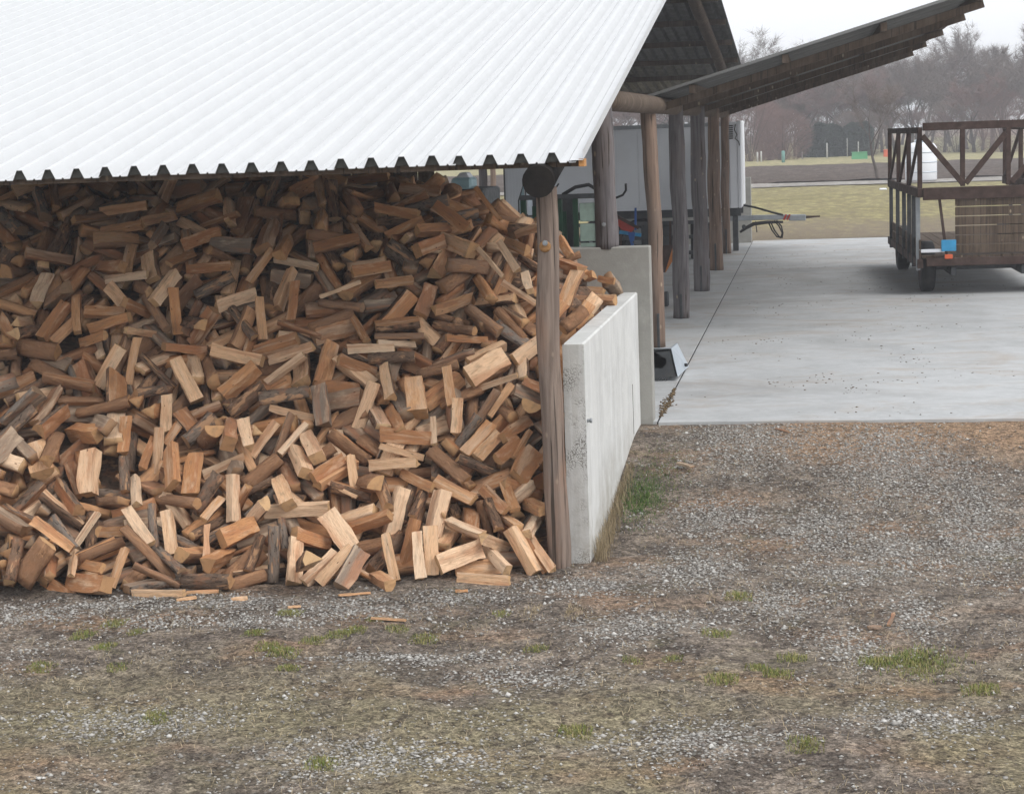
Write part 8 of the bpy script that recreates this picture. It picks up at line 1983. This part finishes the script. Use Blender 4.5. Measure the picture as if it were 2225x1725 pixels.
# ------------------------------------------------------------------ scatter on the ground
rs = np.random.RandomState(11)
def on_ground(n, f):
    """random points in the part of the yard the picture can show, thinned by a density function"""
    X = rs.uniform(-7.5, 5.5, n*3); Y = rs.uniform(9.0, 20.0, n*3)
    ok = ~((X > -2.12) & (X < -1.88) & (Y > 15.2)) & ~((X < -2.1) & (Y > 14.75+np.clip(X+2.1, -4.2, 0)*.17)); X, Y = X[ok], Y[ok]
    keep = rs.rand(len(X)) < f(X, Y); return X[keep][:n], Y[keep][:n]
nzv = lambda X, Y, s, o: np.array([noise.noise((a*s+o, b*s, o)) for a, b in zip(X, Y)])
OCT = np.array([(1, 0, 0), (-1, 0, 0), (0, 1, 0), (0, -1, 0), (0, 0, 1), (0, 0, -1)], float); OF = np.array([(0, 2, 4), (2, 1, 4), (1, 3, 4), (3, 0, 4), (2, 0, 5), (1, 2, 5), (3, 1, 5), (0, 3, 5)])
def rocks(name, X, Y, size, mat, flat=.6, z=None):
    n = len(X); S = size[:, None, None]*OCT[None]*rs.uniform(.65, 1.35, (n, 6, 1)); a = rs.uniform(0, 6.28, n); ca, sa = np.cos(a), np.sin(a)
    P = np.stack([S[..., 0]*ca[:, None]-S[..., 1]*sa[:, None], S[..., 0]*sa[:, None]+S[..., 1]*ca[:, None], S[..., 2]*flat], 2)+rs.normal(0, .12, (n, 6, 3))*size[:, None, None]
    zz = gz(X, Y) if z is None else z; P += np.stack([X, Y, zz+size*flat*.35], 1)[:, None, :]
    Fc = (OF[None]+(np.arange(n)*6)[:, None, None]).reshape(-1, 3); tn = np.repeat(np.clip(rs.normal(.5, .28, n), 0, 1), 6)
    return fast_mesh(name, P.reshape(-1, 3), Fc, mat, attrs={'tr': np.stack([tn, tn*0, tn*0], 1)})
X, Y = on_ground(70000, lambda X, Y: np.clip(.05+.9*grav(X, Y)**1.1+.35*nzv(X, Y, 1.3, 4.)+.3*nzv(X, Y, 4., 7.), .02, 1))
sz = np.clip(rs.lognormal(math.log(.0082), .42, len(X)), .004, .026)
stuff(tag(put('gravel', rocks('gravel', X, Y, sz, M_STONE)), 'loose pale and grey gravel scattered over the yard', 'gravel'))
X = rs.uniform(-1.6, 4.2, 1500); Y = rs.uniform(20.3, 50, 1500); k_ = nzv(X, Y, .7, 9.) > .09; X, Y = X[k_], Y[k_]
Xc = np.concatenate([X, *[np.full(18, c[0])+rs.normal(0, .14, 18) for c in [atz(1660, 742, SLABZ), atz(1800, 822, SLABZ), atz(1975, 783, SLABZ), atz(1700, 605, SLABZ), atz(1860, 845, SLABZ), atz(1700, 836, SLABZ)]]]); Yc = np.concatenate([Y, *[np.full(18, c[1])+rs.normal(0, .3, 18) for c in [atz(1660, 742, SLABZ), atz(1800, 822, SLABZ), atz(1975, 783, SLABZ), atz(1700, 605, SLABZ), atz(1860, 845, SLABZ), atz(1700, 836, SLABZ)]]])
stuff(tag(put('soil_crumbs', rocks('soil_crumbs', Xc, Yc, rs.uniform(.004, .019, len(Xc)), M_CLOD, .35, np.full(len(Xc), SLABZ))), 'dark crumbs of soil dropped on the concrete slab', 'soil'))
jn = 260; Yj = 20.4+2.3*rs.rand(jn)**1.0; Xj = -1.722+rs.normal(0, .035, jn)*np.exp(-((Yj-21.5)/.7)**2)+rs.normal(0, .006, jn)
stuff(tag(put('joint_soil', rocks('joint_soil', Xj, Yj, rs.uniform(.008, .022, jn), M_CLOD, .5, np.full(jn, SLABZ))), 'brown soil and litter gathered along the slab joint', 'soil'))
def blades(X, Y, hgt, wd, lean, mat, name, toned, base=None):
    n = len(X); a = rs.uniform(0, 6.28, n); z = gz(X, Y)-.004 if base is None else base
    dx, dy = np.cos(a), np.sin(a); c = np.stack([X, Y, z], 1); sx = np.stack([-dy, dx, dx*0], 1)*wd[:, None]/2; tip = np.stack([dx*lean*hgt, dy*lean*hgt, hgt*np.sqrt(np.clip(1-lean**2, .02, 1))], 1)
    md = c+tip*.5+np.stack([dx*0, dx*0, hgt*.14], 1); V = np.stack([c-sx, c+sx, md+sx*.7, md-sx*.7, c+tip], 1)
    i = (np.arange(n)*5)[:, None]; Fc = np.concatenate([i+[0, 1, 2], i+[0, 2, 3], i+[3, 2, 4]]); t = np.repeat(toned, 5)
    return fast_mesh(name, V.reshape(-1, 3), Fc, mat, attrs={'tr': np.stack([t, t*0, t*0], 1)})
X, Y = on_ground(26000, lambda X, Y: np.clip(.45+.9*nzv(X, Y, .9, 2.)-.3*grav(X, Y), .02, 1)); n = len(X)
stuff(tag(put('dry_litter', blades(X, Y, rs.uniform(.02, .075, n), rs.uniform(.002, .005, n), rs.uniform(.75, .99, n), M_STRAW, 'dry_litter', rs.rand(n))), 'short dry grass and straw litter strewn over the soil', 'litter'))
X, Y = on_ground(7000, lambda X, Y: np.clip(-.05+.9*nzv(X, Y, 1.6, 6.), 0, 1)); n = len(X)
stuff(tag(put('short_grass', blades(X, Y, rs.uniform(.008, .022, n), rs.uniform(.002, .004, n), rs.uniform(.3, .95, n), M_GRASS, 'short_grass', np.clip(rs.normal(.6, .25, n), 0, 1))), 'sparse short moss green grass growing in the gravel', 'grass'))
# grass tufts
def solve_ground(px, py):
    c = atz(px, py, .02)
    for _ in range(6): c = atz(px, py, float(gz(c[0], c[1])))
    return c
TUFT = [(248, 1357, 1.2), (185, 1378, 1.1), (171, 1386, .8), (297, 1375, 1), (224, 1406, 1.2), (255, 1451, 1), (631, 1333, 1.2), (554, 1375, 1.1), (582, 1406, 1.2), (617, 1418, 1.4), (627, 1451, 1), (683, 1392, 1.2), (735, 1378, 1.2), (773, 1368, 1), (864, 1368, 1.1), (815, 1347, .9), (922, 1390, 1.3),
        (1606, 1296, 1.3), (1556, 1378, 1.3), (1165, 1411, 1.1), (1647, 1452, 1.1), (1569, 1477, 1.4), (1721, 1432, 1.3), (1907, 1440, 1.6), (1692, 1464, 1.3), (1461, 1432, .9), (1375, 1436, .9), (1090, 1335, .9), (340, 1560, 1.2), (1250, 1590, 1.3), (1750, 1620, 1.4), (700, 1660, 1.2), (2130, 1500, 1.5), (90, 1450, 1.2)]
for i, (px, py, s) in enumerate(TUFT):
    c = solve_ground(px, py); n = int(300*s); rx = .05*s
    X = c[0]+np.clip(rs.normal(0, rx, n), -1.5*rx, 1.5*rx); Y = c[1]+np.clip(rs.normal(0, rx*1.2, n), -1.6*rx, 1.6*rx); h_ = rs.uniform(.012, .048, n)*s*.9*np.exp(-(((X-c[0])/rx)**2+((Y-c[1])/rx)**2)*.12)
    me = blades(X, Y, h_, rs.uniform(.003, .006, n), rs.uniform(.15, .95, n), M_GRASS, 'grass_tuft', np.clip(rs.normal(.5, .25, n), 0, 1))
    o = put('grass_tuft', me)
    near = 'in front of the firewood heap' if px < 1180 else 'on the open gravel right of the firewood heap'
    tag(o, f'{"larger" if s >= 1.3 else "small" if s < 1.05 else "middling"} yellow green grass tuft {near}', 'grass tuft', 'grass tufts in the gravel')
def patch(px, py, rx, ry, n, h0, h1, mat, tn, label, nm, cat):
    c = solve_ground(px, py); X = c[0]+rs.normal(0, rx, n); Y = c[1]+rs.normal(0, ry, n); k_ = ~((X > -2.1) & (X < -1.895)); X, Y = X[k_], Y[k_]; n = len(X)
    return tag(put(nm, blades(X, Y, rs.uniform(h0, h1, n), rs.uniform(.003, .006, n), rs.uniform(.3, .97, n), mat, nm, np.clip(rs.normal(tn, .25, n), 0, 1))), label, cat)
patch(1992, 1440, .13, .16, 2200, .012, .05, M_GRASS, .45, 'broad yellow green grass clump at the edge of the dark gravel', 'grass_clump', 'grass')
patch(1205, 1325, .13, .10, 1600, .01, .035, M_STRAW, .6, 'straw coloured dead grass patch in front of the post', 'grass_clump', 'grass')
patch(1392, 1085, .13, .38, 3200, .012, .055, M_WEED, .32, 'bright green weeds growing along the concrete wall', 'weed_patch', 'weeds')
patch(1430, 1040, .2, .5, 1300, .01, .04, M_WEED, .65, 'thin olive weeds beside the green weed patch', 'weed_patch', 'weeds')
X = -1.885+np.abs(rs.normal(0, .05, 1500)); Y = rs.uniform(15.3, 18.3, 1500)
tag(put('dead_grass', blades(X, Y, rs.uniform(.05, .24, 1500)*np.clip(1.25-(Y-15.3)/3, .3, 1), rs.uniform(.003, .006, 1500), rs.uniform(.05, .7, 1500), M_STRAW, 'dead_grass', np.clip(rs.normal(.35, .25, 1500), 0, 1))), 'tall dead grass along the foot of the concrete wall', 'grass')

# ------------------------------------------------------------------ haze
HAZE = True
if HAZE:
    m = MB(); m.box(-152, 162, -42, 705, -1.4, 22); hz = m.build('haze', None)
    hz.data.materials.clear(); hm_ = bpy.data.materials.new('thin_haze'); hm_.use_nodes = True; t_ = hm_.node_tree; t_.nodes.clear()
    o_ = t_.nodes.new('ShaderNodeOutputMaterial'); v_ = t_.nodes.new('ShaderNodeVolumePrincipled'); v_.inputs['Color'].default_value = (.93, .95, 1, 1); v_.inputs['Density'].default_value = .0014; v_.inputs['Anisotropy'].default_value = .1
    t_.links.new(v_.outputs[0], o_.inputs['Volume']); hz.data.materials.append(hm_); stuff(hz); tag(hz, 'thin pale winter haze over the fields', 'haze')
